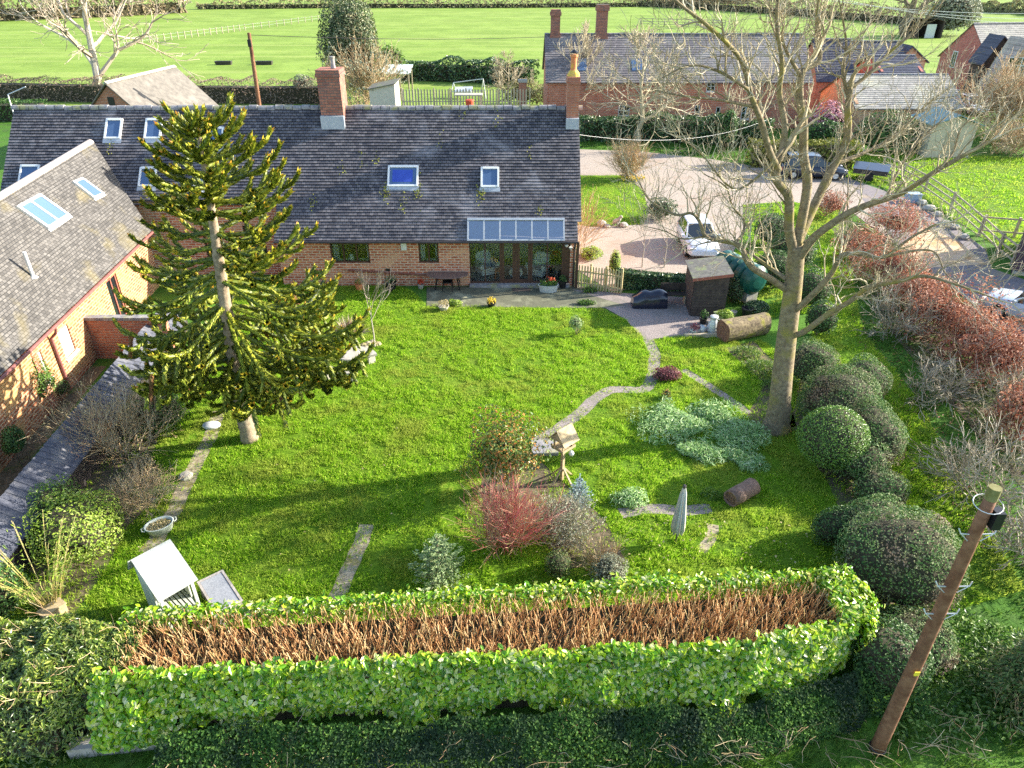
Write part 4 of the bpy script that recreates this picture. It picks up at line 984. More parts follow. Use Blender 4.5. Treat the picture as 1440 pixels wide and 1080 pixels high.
def hedge(name, label, pts, w, h, lm, n, size, cat="hedge", group=None, amp=.12, asp=.55, z0=0.0, taper=.85, world_pts=None, fol="foliage"):
    """clipped hedge along a line: leaves over the faces of a soft box, a solid core coloured dark for the shade inside"""
    P = np.array(world_pts) if world_pts is not None else np.array([G(*p)[:2] for p in pts]); org = (*P[0], 0)
    t = thing(name, label, cat, org, 0, group); seg = np.linalg.norm(np.diff(P, axis=0), axis=1); L = seg.sum(); cs = np.concatenate([[0], np.cumsum(seg)])
    per = w + 2 * h; s = rng.uniform(-w * .3, L + w * .3, n); v = rng.uniform(0, per, n); sc = np.clip(s, 0, L)
    i = np.clip(np.searchsorted(cs, sc) - 1, 0, len(seg) - 1); f = ((s - cs[i]) / seg[i])[:, None]; C = P[i] * (1 - f) + P[i + 1] * f
    T = (np.diff(P, axis=0) / seg[:, None])[i]; Nn = np.stack([-T[:, 1], T[:, 0]], 1)
    off = np.where(v < h, -w / 2, np.where(v < h + w, v - h - w / 2, w / 2)); zz = np.where(v < h, v, np.where(v < h + w, h, per - v))
    nr = np.zeros((n, 3)); a = v < h; c = v > h + w; nr[a, :2] = -Nn[a]; nr[c, :2] = Nn[c]; nr[~a & ~c, 2] = 1
    off = off * (taper + (1 - taper) * (1 - zz / h)); lum = 1 + amp * (vnoise(s, off + 50, .8, 5) * 2 - 1) + rng.normal(size=n) * .04
    hh = zz * (1 + amp * .8 * (vnoise(s, off * 0 + 9, 1.1, 8) * 2 - 1)); off = off * lum
    V = np.concatenate([C + Nn * off[:, None], (hh + z0)[:, None]], 1); d = rng.uniform(0, .12, n)[:, None]; V -= nr * d
    b = MB(); leaves(b, V, nr + rng.normal(size=V.shape) * .75 + (0, 0, .25), size, asp, mi=0)
    for k in range(len(P) - 1):
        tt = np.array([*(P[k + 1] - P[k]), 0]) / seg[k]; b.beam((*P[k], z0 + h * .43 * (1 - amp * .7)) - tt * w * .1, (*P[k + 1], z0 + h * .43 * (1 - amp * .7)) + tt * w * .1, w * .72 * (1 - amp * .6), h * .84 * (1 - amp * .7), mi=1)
    part(fol, b, [LM[lm] if isinstance(lm, str) else lm, LM['core']], t); return t

# ---- the flailed laurel hedge along the front
def hline(x0, x1): return None
HB0, HB1 = np.array([-8.3, 10.30]), np.array([7.3, 11.50]); HF = [np.array([-7.9, 8.78]), np.array([4.8, 9.50]), np.array([7.0, 10.1])]
HT = 1.7
lh = thing("laurel_hedge", "long laurel hedge with its top flailed to bare brown stems", "hedge", (-.3, 10, 0))
def front_at(x): return np.interp(x, [p[0] for p in HF] + [7.6], [p[1] for p in HF] + [10.75])
def back_at(x): return HB0[1] + (HB1[1] - HB0[1]) * (x - HB0[0]) / (HB1[0] - HB0[0])
b = MB()
n = 16500; x = rng.uniform(-8.1, 7.3, n); z = HT * (1 - rng.uniform(0, 1, n) ** 1.1 * (.50 + .30 * vnoise(x, x * 0 + 3, .45, 71) + .14 * vnoise(x, x * 0 + 5, 1.6, 72))); lum = .30 * (vnoise(x, z, .6, 31) - .5) + .10 * (vnoise(x, z, .2, 32) - .5)
y = front_at(x) - .55 * (HT - z) / HT - .10 - lum * 1.4 + rng.uniform(0, .14, n); z = z + .14 * (vnoise(x, x * 0, .5, 33) - .5)
leaves(b, np.stack([x, y, z], 1), np.stack([rng.normal(size=n) * .45, -1 + rng.normal(size=n) * .4, .95 + rng.normal(size=n) * .4], 1), .135, .5, .15, True, tdir=(0, -.3, -.5))
n = 2700; x = rng.uniform(-8.0, 7.3, n); y = front_at(x) + rng.uniform(-.12, .10, n); z = HT - .03 + .08 * rng.normal(size=n) + .14 * (vnoise(x, x * 0, .5, 33) - .5)
leaves(b, np.stack([x, y, z], 1), np.stack([rng.normal(size=n) * .6, -.4 + rng.normal(size=n) * .6, 1 + rng.normal(size=n) * .3], 1), .14, .5, .15, True)
n = 4200; x = rng.uniform(-8.2, 7.4, n); y = back_at(x) + rng.normal(size=n) * .10; z = HT - .12 + .08 * rng.normal(size=n) + .12 * (vnoise(x, x * 0, .6, 35) - .5)
leaves(b, np.stack([x, y, z], 1), np.stack([rng.normal(size=n) * .6, -.2 + rng.normal(size=n) * .6, 1 + rng.normal(size=n) * .3], 1), .11, .5, .15, True)
n = 4000; x = rng.uniform(-8.2, 7.4, n); z = rng.uniform(.1, HT, n); leaves(b, np.stack([x, back_at(x) + .08 + rng.normal(size=n) * .06, z], 1), np.stack([rng.normal(size=n) * .5, 1 + rng.normal(size=n) * .4, .4 + rng.normal(size=n) * .4], 1), .12, .5, .15, True)
n = 3800; y = rng.uniform(9.9, 11.7, n); z = HT * (1 - rng.uniform(0, 1, n) ** 1.2 * .8) + .05 * rng.normal(size=n); x = 7.3 + .4 * np.sin(np.clip((y - 9.9) / 1.8, 0, 1) * 3.14) + .25 * (HT - z) * .4 + rng.normal(size=n) * .07
leaves(b, np.stack([x, y, z], 1), np.stack([1 + rng.normal(size=n) * .4, -.4 + rng.normal(size=n) * .4, .7 + rng.normal(size=n) * .4], 1), .12, .5, .15, True)
n = 1300; x = rng.uniform(6.85, 7.6, n); y = rng.uniform(10.1, 11.6, n); leaves(b, np.stack([x, y, HT - .05 + .09 * rng.normal(size=n)], 1), np.stack([rng.normal(size=n) * .6, rng.normal(size=n) * .6, np.ones(n)], 1), .11, .5, .15, True)
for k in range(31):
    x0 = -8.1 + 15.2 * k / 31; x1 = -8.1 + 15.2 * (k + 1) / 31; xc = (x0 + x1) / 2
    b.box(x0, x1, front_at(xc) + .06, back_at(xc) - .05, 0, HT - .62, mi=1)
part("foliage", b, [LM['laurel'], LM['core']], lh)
M['cut'] = leaf_mat("flailed_stem", [(.26, .12, .05), (.44, .23, .09), (.58, .34, .15), (.70, .50, .27), (.36, .30, .10)], .8, 0)
b = MB()
for i in range(2700):
    x = R.uniform(-7.9, 6.95); f, k = front_at(x) + .10, back_at(x) - .06; y = f + (k - f) * R.random(); x = min(x, 6.9); h0 = HT - .62; hh = R.uniform(.40, .74)
    lx, ly = R.uniform(-.22, .26), R.uniform(-.2, .12); p0 = np.array([x, y, h0]); p1 = p0 + (lx * .5 + R.uniform(-.03, .03), ly * .5, hh * .55); p2 = p0 + (lx, ly, hh)
    r = R.uniform(.005, .010); b.tube([p0, p1, p2], [r * 1.2, r, r * .8], 4)
    if R.random() < .7: b.tube([p1, p1 + (R.uniform(-.12, .12), R.uniform(-.1, .1), R.uniform(.1, .3))], [r * .8, r * .6], 3)
part("cut_stems", b, M['cut'], lh)

# left end: an untrimmed evergreen hedge of narrow leaves
eh = thing("evergreen_hedge", "shaggy narrow leaved evergreen hedge at the left end of the laurel", "hedge", (-9.4, 9.8, 0))
b = MB(); n = 22000; x = rng.uniform(-12.6, -7.6, n); lo = np.interp(x, [-12.6, -10.5, -9, -7.6], [7.6, 7.6, 7.9, 8.9]); hi = np.interp(x, [-12.6, -7.6], [11.2, 10.6])
u = rng.random(n); y = lo + (hi - lo) * u; q = np.minimum(u, 1 - u) * 2; z = 1.75 * np.clip(q * 2.0, 0, 1) ** .55 * (1 + .28 * (vnoise(x, y, .7, 41) - .5) + .15 * (vnoise(x, y, .25, 42) - .5)) - rng.uniform(0, .25, n) ** 1.5
k = z > .05; x, y, z, u = x[k], y[k], z[k], u[k]; n = len(x)
leaves(b, np.stack([x, y, z], 1), np.stack([rng.normal(size=n) * .5, (u - .5) * 1.6 + rng.normal(size=n) * .5, .8 + rng.normal(size=n) * .4], 1), .135, .26, .2, mi=0)
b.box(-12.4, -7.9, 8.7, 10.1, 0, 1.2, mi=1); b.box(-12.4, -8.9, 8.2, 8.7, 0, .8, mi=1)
part("foliage", b, [leaf_mat("narrow_hedge_leaf", [(.03, .07, .010), (.08, .15, .015), (.18, .27, .025), (.34, .40, .06), (.46, .48, .14)], .34, .3, .6, patch=(.05, .09, .02), pscale=1.3), LM['core']], eh)
b = MB()
for i in range(36):
    p = np.array([R.uniform(-12.2, -7.9), R.uniform(8.3, 10.6), 1.3]); twig(b, p, unit(np.array([R.uniform(-.7, .7), R.uniform(-.8, .3), .8])), .6, .007, 1, .5, .1, .2, (2, 3), .7, (.5, .7), 3)
part("twigs", b, LM['tan'], eh)
# ivy and brambles on the bank below the laurel
b = MB(); n = 20000; x = rng.uniform(-7.6, 8.6, n); u = rng.random(n); y = front_at(np.clip(x, -8, 7.3)) - .55 - u * .75 - .2 * vnoise(x, x * 0, 1.3, 51); z = (1 - u) ** .8 * .75 * (1 + .5 * (vnoise(x, y, .6, 52) - .5)) + .03 + .08 * rng.random(n)
k = ~((x < G(245, 1050)[0]) & (y < 8.75)); x, y, z = x[k], y[k], z[k]; n = len(x)
leaves(b, np.stack([x, y, z], 1), np.stack([rng.normal(size=n) * .5, -.7 + rng.normal(size=n) * .5, .8 + rng.normal(size=n) * .4], 1), .07, .6, .2)
struct("ivy_undergrowth", b, leaf_mat("bank_ivy", [(.012, .035, .010), (.03, .08, .018), (.06, .14, .025), (.13, .22, .04)], .75, .25, .15, patch=(.02, .04, .02), pscale=.8), kind='stuff')
b = MB()
for i in range(150):
    x = R.uniform(-7, 11); y = np.interp(x, [-8, 5, 8, 11], [8.1, 8.5, 8.6, 9.3]) + R.uniform(-.6, .4); twig(b, (x, y, .02), unit(np.array([R.uniform(-1, 1), R.uniform(-1, .4), .5])), R.uniform(.3, .8), .006, 1, .6, -.25, .25, (1, 3), .7, (.5, .8), 3)
struct("dead_brambles", b, LM['tan'], kind='stuff')
b = MB(); n = 6000; x = rng.uniform(7.6, 12.5, n); y = rng.uniform(8.2, 12.4, n); k = inpoly(x, y, [(7.6, 8.6), (9, 8.3), (12.5, 9.0), (12.5, 10.5), (10.3, 12.3), (8.9, 11.8)]); x, y = x[k], y[k]; n = len(x)
leaves(b, np.stack([x, y, .05 + .3 * vnoise(x, y, .5, 61) * rng.random(n)], 1), rng.normal(size=(n, 3)) * .5 + (0, 0, .8), .11, .5, .2)
struct("bramble_patch", b, LM['mid'], kind='stuff')
# stone footing under the hedge, bottom left
b = MB()
fa, fb_ = G(98, 1068), G(240, 1052)
for i in range(4):
    p_ = fa + (fb_ - fa) * i / 4; q_ = fa + (fb_ - fa) * (i + .97) / 4; b.beam(p_ + (0, .14, .14 + .02 * (i % 2)), q_ + (0, .14, .14 + .02 * (i % 2)), .28, .28 + .03 * (i % 2), mi=0)
single("footing_wall", b, mat("old_render", (.30, .27, .22), (.42, .38, .33), 5, .9, .4, c3=(.18, .2, .1), scale3=2), "low stone footing showing under the left end of the laurel hedge", "wall", (-6, 8.4, 0))

# ---- left border
bush("evergreen_shrub", "blue green leafy shrub at the left frame edge behind the bamboo", G(8, 862), (.8, .8, .85), 'dark', 2200, .085, seed=11)
t = thing("bamboo", "golden stemmed bamboo clump leaning over the dark store roof", "bamboo", (*G(72, 856)[:2], 0))
b = MB(); c = MB(); pts = []
for i in range(46):
    a = R.uniform(0, 6.28); d = np.array([math.cos(a) * .33, math.sin(a) * .33, 1]); q = np.array([math.cos(a), math.sin(a), 0]) * R.uniform(0, .22); h = R.uniform(1.3, 2.2); tt = np.linspace(0, 1, 5); P = q + d * (h * tt)[:, None] + np.array([d[0], d[1], 0]) * (tt ** 2 * .5 * h)[:, None]
    b.tube(P, np.linspace(.010, .004, 5), 4); pts += [P[2] * (1 - s) + P[4] * s for s in rng.random(14)]
pts = np.array(pts); leaves(c, pts + rng.normal(size=pts.shape) * .08, rng.normal(size=pts.shape) + (0, 0, .5), .13, .2); part("canes", b, LM['yellowstem'], t, False); part("foliage", c, LM['lime'], t, False)
bush("euonymus", "bright green feathery shrub between the dark store and the lawn", G(125, 770), (1.05, 1.25, .85), 'lime', 4200, .075, amp=.6, seed=21)
bush("evergreen_shrub", "leafy green shrub beside the bright feathery shrub under the brown bush", G(95, 742), (.6, .7, .9), 'mid', 2200, .07, amp=.6, seed=22)
twig_bush("hydrangea", "large brown leafless bush beside the dark store roof", G(172, 640), 2.0, 1.5, 62, 'tan', 2, .013, .05, (3, 4), .6, .75, leafm='straw', nleaf=800, lsize=.06)
twig_bush("dogwood", "orange stemmed cut shrub at the corner of the brown bush", G(125, 652), 1.3, .4, 36, 'orange', 2, .012, .15, (2, 3), .5, .8)
twig_bush("hydrangea", "small rounded grey brown twiggy shrub at the lawn edge", G(205, 712), .95, .9, 50, 'tan', 2, .009, .0, (3, 4), .7, .9, leafm='straw', nleaf=500, lsize=.05)
bush("evergreen_shrub", "dark green shrub in the shade of the monkey puzzle", G(228, 600), (.9, .9, .8), 'dark', 2600, .07, amp=.5)
bush("heather", "low golden heather cushion in the left border", G(200, 660), (.4, .4, .25), 'straw', 700, .04)
for px, py, h, w, lab in ((55, 578, 1.7, .55, "tall leafy climber against the sunlit wing wall beside the downpipe"), (12, 655, 1.3, .4, "small dark climber at the foot of the wing wall"), (2, 612, 1.2, .45, "second climber up the wing wall beyond the tall one, at the frame edge")):
    q = G(px, py); bush("wall_shrub", lab, (q[0] + .5, q[1], 0), (w * .7, w, h * .42), 'mid' if h > 1.5 else 'dark', 1500, .075, zc=h * .68, amp=.6, core=.4)
bush("evergreen_shrub", "dark clipped ball in a pot by the wing downpipe", G(88, 560), (.36, .36, .34), 'dark', 900, .05, amp=.1, zc=.42)

# ---- middle border
bush("photinia", "upright photinia with orange red new leaves beside the bird table", G(705, 690), (1.05, .9, 1.2), 'photinia', 4600, .10, zc=1.3, amp=.9, core=.35, shell=.6)
twig_bush("red_dogwood", "red stemmed leafless dogwood in front of the photinia", G(712, 770), 1.55, 1.15, 120, 'dogwood', 2, .009, .12, (2, 4), .42, .36)
twig_bush("cotoneaster", "grey green tangled low shrub between the dogwood and the blue spruce", G(798, 755), .85, .9, 60, 'greytwig', 2, .007, .0, (3, 4), .7, .8, leafm='sage', nleaf=2600, lsize=.055)
bush("dwarf_conifer", "small rounded yellow green conifer in front of the tangled shrub", G(783, 808), (.36, .36, .42), 'conifer', 1100, .05, amp=.25)
twig_bush("grass_clump", "tan dry grass clump between the dwarf conifer and the blue mound", G(845, 798), .85, .8, 110, 'tan', 1, .006, .05, (2, 3), .4, .75)
bush("blue_shrub", "grey blue feathery mound next to the tan grass just behind the hedge", G(858, 822), (.5, .45, .45), 'sage', 1700, .05, amp=.5, zc=.45)
bush("blue_shrub", "spreading blue juniper on the lawn between the bird table and the log", G(886, 706), (.55, .42, .26), 'silver', 1100, .14, amp=.9, zc=.10, shell=.8, asp=.2, core=.3)
def fir(name, label, loc, h, r, lm, n, size, cat="conifer", tiers=8):
    t = thing(name, label, cat, (loc[0], loc[1], 0)); b = MB(); b.tube([(0, 0, 0), (0, 0, h * .97)], [.035 * h / 1.5, .006], 6); c = MB()
    for i in range(tiers):
        z = h * (.06 + .86 * i / tiers); nb = 9 if i < tiers - 2 else 6
        for j in range(nb):
            a = 6.283 * j / nb + i + R.uniform(-.2, .2); L = r * (1 - .92 * i / tiers) * R.uniform(.8, 1.15); d = np.array([math.cos(a), math.sin(a), .5 + .35 * i / tiers]); tt = np.linspace(0, 1, 4)
            P = np.array([0, 0, z]) + d * (L * tt)[:, None] + np.array([0, 0, -.12 * L]) * (np.sin(tt * 3.1))[:, None]; b.tube(P, [.012, .009, .006, .003], 3)
            k = int(n * L / r / 60) + 8; u = rng.uniform(.1, 1.05, k); C = np.array([0, 0, z]) + d * (L * u)[:, None]; sd = np.cross(d, (0, 0, 1)); wv = rng.normal(size=k) * .17 * L * (1.2 - u)
            C = C + sd * wv[:, None] + rng.normal(size=(k, 3)) * .02; leaves(c, C, rng.normal(size=(k, 3)) * .4 + (0, 0, 1), size, .3, tdir=d * 2 + 0 * C)
    for k in range(8): c.mi = 0
    leaves(c, np.array([[0, 0, h * (.9 + .012 * k)] for k in range(12)]), rng.normal(size=(12, 3)), size, .3)
    part("stem", b, M['twig_dark'], t, False); part("foliage", c, LM[lm], t, False); return t
fir("fir_sapling", "pale green young fir on the lawn left of the red dogwood", G(619, 822), 1.75, .78, 'fir', 3000, .09)
fir("blue_spruce", "small silvery blue spruce growing beside the bird table foot", G(813, 712), 1.15, .42, 'blue', 1800, .07, tiers=7)
bush("burgundy_shrub", "low burgundy leaved shrub at the bend of the gravel path", G(938, 533), (.55, .4, .28), 'burgundy', 1200, .07, amp=.5, zc=.2)
bush("red_shoots", "tiny red tipped plant beside the gravel path junction", G(937, 560), (.16, .16, .2), 'photinia', 220, .06)
b = MB()
for px, py, rx, ry, h, n in ((952, 600, .95, .7, .34, 3600), (985, 640, .75, .45, .28, 2200), (1030, 612, .85, .85, .30, 3600), (1045, 650, .5, .4, .22, 1400), (935, 582, .45, .4, .26, 1200), (1000, 585, .7, .5, .25, 1800)):
    q = G(px, py); P, nn = blob_pts(n, (q[0], q[1], .02), (rx * 1.25, ry * 1.25, h * .9), SEED[0], 1.3, .75, 0); SEED[0] += 1
    leaves(b, P, nn * .4 + rng.normal(size=P.shape) * .7 + (0, 0, .4), .19, .16, .2, tdir=(.3, -.3, .3)); 
struct("silver_groundcover", b, LM['silver'], kind='stuff')
b = MB()
for px, py, rx, ry, n in ((1070, 520, .7, .6, 900), (1050, 500, .5, .5, 500), (1090, 545, .5, .4, 500), (1000, 700, .35, .2, 200), (1110, 500, .4, .6, 500)):
    q = G(px, py); P, nn = blob_pts(n, (q[0], q[1], .03), (rx, ry, .3), SEED[0], .5, .4, 0); SEED[0] += 1; leaves(b, P, nn * .5 + rng.normal(size=P.shape), .16, .14, .2, tdir=(0, 0, 1))
struct("bulb_foliage", b, LM['mid'], kind='stuff')
bush("standard_rose", "small round leaved plant standing in the shadow on the lawn by the patio", G(809, 470), (.3, .3, .3), 'fir', 500, .07, zc=.5, core=.5)
t = thing("cordyline", "spiky grey brown grass plant in a rock edged bed on the lawn", "plant", (*G(492, 478)[:2], 0)); b = MB(); n = 260; a = rng.uniform(0, 6.28, n); e = rng.uniform(.3, 1.3, n); d = np.stack([np.cos(a) * np.cos(e), np.sin(a) * np.cos(e), np.sin(e)], 1); leaves(b, d * .45 + (0, 0, .08), np.cross(d, rng.normal(size=(n, 3))), .95, .05, .1, tdir=d * 6); part("foliage", b, leaf_mat("strap_leaf", [(.2, .17, .12), (.34, .29, .2), (.28, .12, .06)], .6, .2), t, False)
b = MB()
for i in range(9): q = G(505 + i * 3.2, 492 - i * 1.2 + R.uniform(-3, 3)); b.lathe([(0, -.05), (.16, 0), (.13, .1), (0, .14)], 7, (q[0], q[1], 0), sx=R.uniform(.8, 1.3))
part("rock_edging", b, M['stone_path'], t)

# ---- right border: clipped domes and mounds
bush("hedge_mound", "large bright leaved mound hidden behind the green dome", G(1200, 625), (.9, .9, .85), 'mid', 4500, .06, zc=.75, amp=.25, shell=.18, core=.86, group="clipped evergreen mounds along the right border") if False else None
bush("laurel_dome", "clipped round evergreen dome on a short stem beside the bare tree", G(1158, 664), (1.02, .95, .98), leaf_mat("dome_leaf", [(.03, .09, .012), (.08, .18, .02), (.15, .29, .035), (.26, .38, .07)], .4, .25, .5), 9500, .055, zc=1.28, amp=.08, shell=.15, core=.88, zmin=-.9, nst=4)
MOUNDS = [((1172, 600), (1.05, 1.15, 1.0), "clipped mixed hedge mound behind the green dome"), ((1215, 645), (.85, 1.1, .95), "pinkish twiggy clipped mound at the right of the green dome"), ((1232, 705), (.62, .6, .5), "low clipped mound with orange tips below the dome"),
          ((1250, 828), (1.25, 1.15, 1.15), "big rounded clipped evergreen mound behind the laurel end"), ((1172, 760), (.55, .5, .5), "small dark clipped mound left of the big rounded one"), ((1285, 918), (.75, .7, .45), "low brownish clipped mound behind the telegraph pole"),
          ((1238, 960), (.75, .65, .75), "blue green clipped mound at the right end of the laurel hedge"), ((1136, 540), (.75, .9, .85), "narrow clipped mound behind the trunk of the bare tree"), ((1196, 672), (.75, .7, .7), "twiggy clipped mound in the gap below the green dome"), ((1205, 560), (.8, .9, .75), "pale twiggy clipped mound on the grass side of the cloud hedge"), ((1225, 770), (.85, .8, .75), "leafy clipped mound joining the low one to the big rounded one")]
for (q, rd, lab) in MOUNDS: rd = tuple(v * 1.16 for v in rd); bush("hedge_mound", lab, G(*q), rd, 'dark' if 'blue green' in lab or 'small dark' in lab else 'mixed', int(3800 * rd[0] * rd[1]) + 900, .065, zc=rd[2] * .84, amp=.42, shell=.22, core=.86, group="clipped evergreen mounds along the right border", cat="shrub")
for (q, rd, lab) in (((1083, 345), (1.0, .9, .95), "clipped dark evergreen block farthest up the border near the drive"), ((1108, 382), (1.15, 1.0, 1.15), "clipped dark evergreen block behind the fork of the bare tree"), ((1135, 432), (.85, .85, .95), "pale topped clipped evergreen ball right of the bare trunk"), ((1085, 405), (1.0, .9, 1.0), "clipped ivy covered mound behind the green tank"), ((1150, 470), (.6, .7, .8), "clipped small mound under the low right limb")):
    bush("topiary", lab, G(*q), rd, 'dark', int(2600 * rd[0] * rd[1]) + 500, .085, zc=rd[2] * .9, amp=.14, shell=.16, core=.86, group="clipped evergreen topiary by the tank")
# ---- far right: russet beech, bare shrubs, conifer
for i, (px, py, rx, ry, rz, lab) in enumerate(((1255, 335, 1.5, 1.2, 1.0, "russet leaved beech shrub nearest the gravel drive"), (1165, 305, 1.1, .9, .85, "small russet beech beside the island grass by the drive"), (1250, 400, 1.7, 1.5, 1.0, "russet beech clump under the right limbs of the tree"), (1320, 470, 1.7, 1.5, 1.15, "russet beech clump in the middle of the right hand row"), (1395, 540, 1.8, 1.4, 1.3, "dense russet beech clump near the parked pale car"), (1440, 620, 1.5, 1.3, 1.2, "deep russet beech clump at the right frame edge"), (1285, 432, 1.4, 1.2, .9, "loose russet beech clump filling the row behind the bare shrubs"), (1358, 505, 1.5, 1.3, 1.0, "low russet beech clump between the middle one and the pale car"), (1210, 365, 1.2, 1.0, .8, "thin russet beech clump nearest the side lawn"))):
    q = G(px, py); t = bush("copper_beech", lab, q, (rx, ry, rz), 'russet', int(2500 * rx * ry), .115, amp=1.6, core=.25, shell=.9, zc=rz * .85, group="russet beech clumps along the right edge", cat="shrub")
    b = MB()
    for k in range(16): a = R.uniform(0, 6.28); u = R.random(); twig(b, (math.cos(a) * rx * .4, math.sin(a) * ry * .4, .1), unit(np.array([math.cos(a) * .7, math.sin(a) * .7, 1])), rz * 1.25, .012, 2, .5, .15, .2, (2, 3), .6, (.45, .7), 3)
    part("twigs", b, LM['greytwig'], t, False)
for px, py, h, w, n, lab in ((1308, 560, 1.9, 1.3, 34, "pale grey bare shrub below the russet beech row"), (1255, 470, 2.2, 1.5, 30, "tall twiggy bare shrub in front of the russet beech"), (1385, 700, 2.4, 1.5, 44, "arching pale bare shrub beside the pole top"), (1425, 780, 1.7, 1.2, 30, "bare twiggy shrub at the right frame edge behind the pole"), (1440, 590, 2.3, 1.4, 30, "bare shrub over the deep russet beech at the frame edge")):
    twig_bush("bare_shrub", lab, G(px, py), h * .82, w, int(n * .55), 'greytwig', 2, .018, .0, (4, 6), .65, .95, group="pale bare shrubs along the right side", wob=.22, rmin=.008)
t = thing("conifer", "drooping bronze green conifer at the right frame edge", "conifer", (*G(1440, 985)[:2], 0)); b = MB(); c = MB(); b.tube([(0, 0, 0), (0, 0, 2.2)], [.09, .02], 8)
for i in range(150):
    z = R.uniform(.25, 2.3); a = R.uniform(0, 6.28); L = 1.35 * (1 - z / 2.9) * R.uniform(.7, 1.1); d = np.array([math.cos(a), math.sin(a), .1]); k = 70; u = rng.uniform(.3, 1.05, k); C = np.array([0, 0, z]) + d * (L * u)[:, None] + rng.normal(size=(k, 3)) * (.16 * L, .16 * L, .05) - np.array([0, 0, .35]) * (u ** 2)[:, None]
    leaves(c, C, d * .4 + rng.normal(size=(k, 3)) * .4 + (0, 0, .6), .11, .35, tdir=d * 1.5 + (0, 0, -.8)); b.tube([(0, 0, z), np.array([0, 0, z]) + d * L * .8 - (0, 0, .15)], [.015, .006], 4)
part("trunk", b, M['twig_dark'], t, False); part("foliage", c, LM['conifer'], t, False)
b = MB(); n = 5000; x = rng.uniform(9, 17, n); y = rng.uniform(14, 32, n); k = inpoly(x, y, [(9.8, 13), (12.5, 12.5), (15.5, 17.5), (17, 24), (15.5, 30), (13.5, 24), (12.6, 19)]) & (rng.random(n) < .8); x, y = x[k], y[k]
leaves(b, np.stack([x, y, np.full(len(x), .02)], 1), rng.normal(size=(len(x), 3)) * .3 + (0, 0, 1), .08, .6); struct("fallen_leaves", b, LM['russet'], kind='stuff')

# ---- beyond the patio and along the drive
hedge("ivy_hedge", "dark ivy covered fence hedge behind the black covered barbecue", [(872, 404), (964, 410)], .75, 1.15, 'ivy', 6500, .12, amp=.45)
bush("column_conifer", "slim bright yellow green conifer by the picket fence", G(863, 392), (.28, .28, .75), 'lime', 900, .08, amp=.1, zc=.75, core=.8)
twig_bush("round_shrub", "round tan twiggy shrub on the corner of the island grass", G(883, 252), 2.1, 1.0, 120, 'tan', 2, .014, .1, (2, 3), .35, .55, rmin=.008)
bush("evergreen_shrub", "dark low shrub at the right tip of the island grass", G(928, 308), (1.0, .8, .7), 'ivy', 900, .12, amp=.4)
twig_bush("bare_shrub", "straw coloured bare climber at the barn gable end", (3.35, 36.0, 0), 2.4, 1.0, 40, 'tan', 2, .012, .1, (2, 3), .45, .4, rmin=.007)
bush("verge_shrub", "bright green plant at the foot of the barn corner", G(832, 362), (.6, .7, .35), 'lime', 600, .1, amp=.5, zc=.25)
bush("fern", "small green clump at the foot of the picket fence", G(829, 411), (.35, .2, .18), 'mid', 260, .09, zc=.1)
bush("fern", "bright green tuft by the patio edge beside the clay pot", G(640, 430), (.35, .2, .22), 'lime', 300, .1, zc=.1)
bush("fern", "dark green tuft at the corner of the lawn and patio", G(825, 428), (.5, .18, .14), 'mid', 300, .09, zc=.08)
hedge("front_hedge", "long dark hedge in front of the far brick farmhouse", [(822, 196), (900, 196), (1000, 200), (1070, 206)], 2.2, 2.1, 'ivy', 6500, .26, amp=.25)
hedge("box_hedge", "clipped green hedge behind the dark parked car", [(1060, 232), (1190, 236)], 1.9, 1.9, leaf_mat("box_leaf", [(.09, .11, .015), (.18, .19, .025), (.28, .27, .05)], .6, .2), 4200, .2, amp=.12)
bush("column_conifer", "dark green column shaped conifer at the end of the farmhouse hedge", G(1018, 214), (.75, .75, 1.6), 'dark', 1100, .25, amp=.12, zc=1.7, core=.8)
bush("blossom_bush", "pink blossoming shrub in front of the red brick buildings", G(1165, 192), (2.2, 1.6, 1.6), 'pink', 1600, .26, amp=.5, core=.5)
bush("evergreen_shrub", "dark evergreen bush below the pink blossom", G(1160, 205), (1.8, 1.2, 1.2), 'dark', 1000, .25, amp=.4)
bush("evergreen_shrub", "dark evergreen bush left of the timber outbuilding", G(1240, 215), (2.6, 1.4, 1.7), 'dark', 1500, .28, amp=.4)
twig_bush("bare_shrub", "large brown bare shrub by the track right of the timber outbuilding", G(1415, 190), 4.5, 3, 60, 'tan', 3, .03, .05, (3, 4), .6, .8, rmin=.016)
twig_bush("bare_shrub", "low brown bare scrub at the right frame edge above the paddock", G(1425, 215), 2.2, 4, 60, 'tan', 2, .025, .0, (3, 4), .7, 1.0, rmin=.016)
# ---- behind the barn
hedge("field_hedge", "brown field hedge behind the barn at the left", [(-60, 138), (120, 142), (290, 144), (470, 145)], 2.2, 2.3, leaf_mat("winter_hedge_twig", [(.14, .09, .07), (.24, .17, .12), (.34, .26, .18), (.2, .14, .11)], .8, .1), 9000, .26, amp=.25, asp=.3)
hedge("clipped_hedge", "dark clipped hedge in front of the brown field hedge at far left", [(-80, 170), (60, 168)], 2.0, 1.8, 'dark', 2600, .22, amp=.12)
hedge("yard_hedge", "dark green hedge between the yard and the open field", [(572, 112), (660, 114), (745, 118)], 3.0, 2.6, 'ivy', 5200, .32, amp=.3)
p = G(502, 150); bush("evergreen_tree", "tall dark holly tree with pale ivy mass behind the broad chimney", (p[0], p[1], 0), (2.9, 2.6, 4.6), leaf_mat("holly_leaf", [(.02, .05, .015), (.05, .09, .03), (.12, .15, .06), (.30, .28, .16)], .5, .15), 9000, .24, zc=6.0, amp=.5, core=.66, cat="tree", fol="crown")
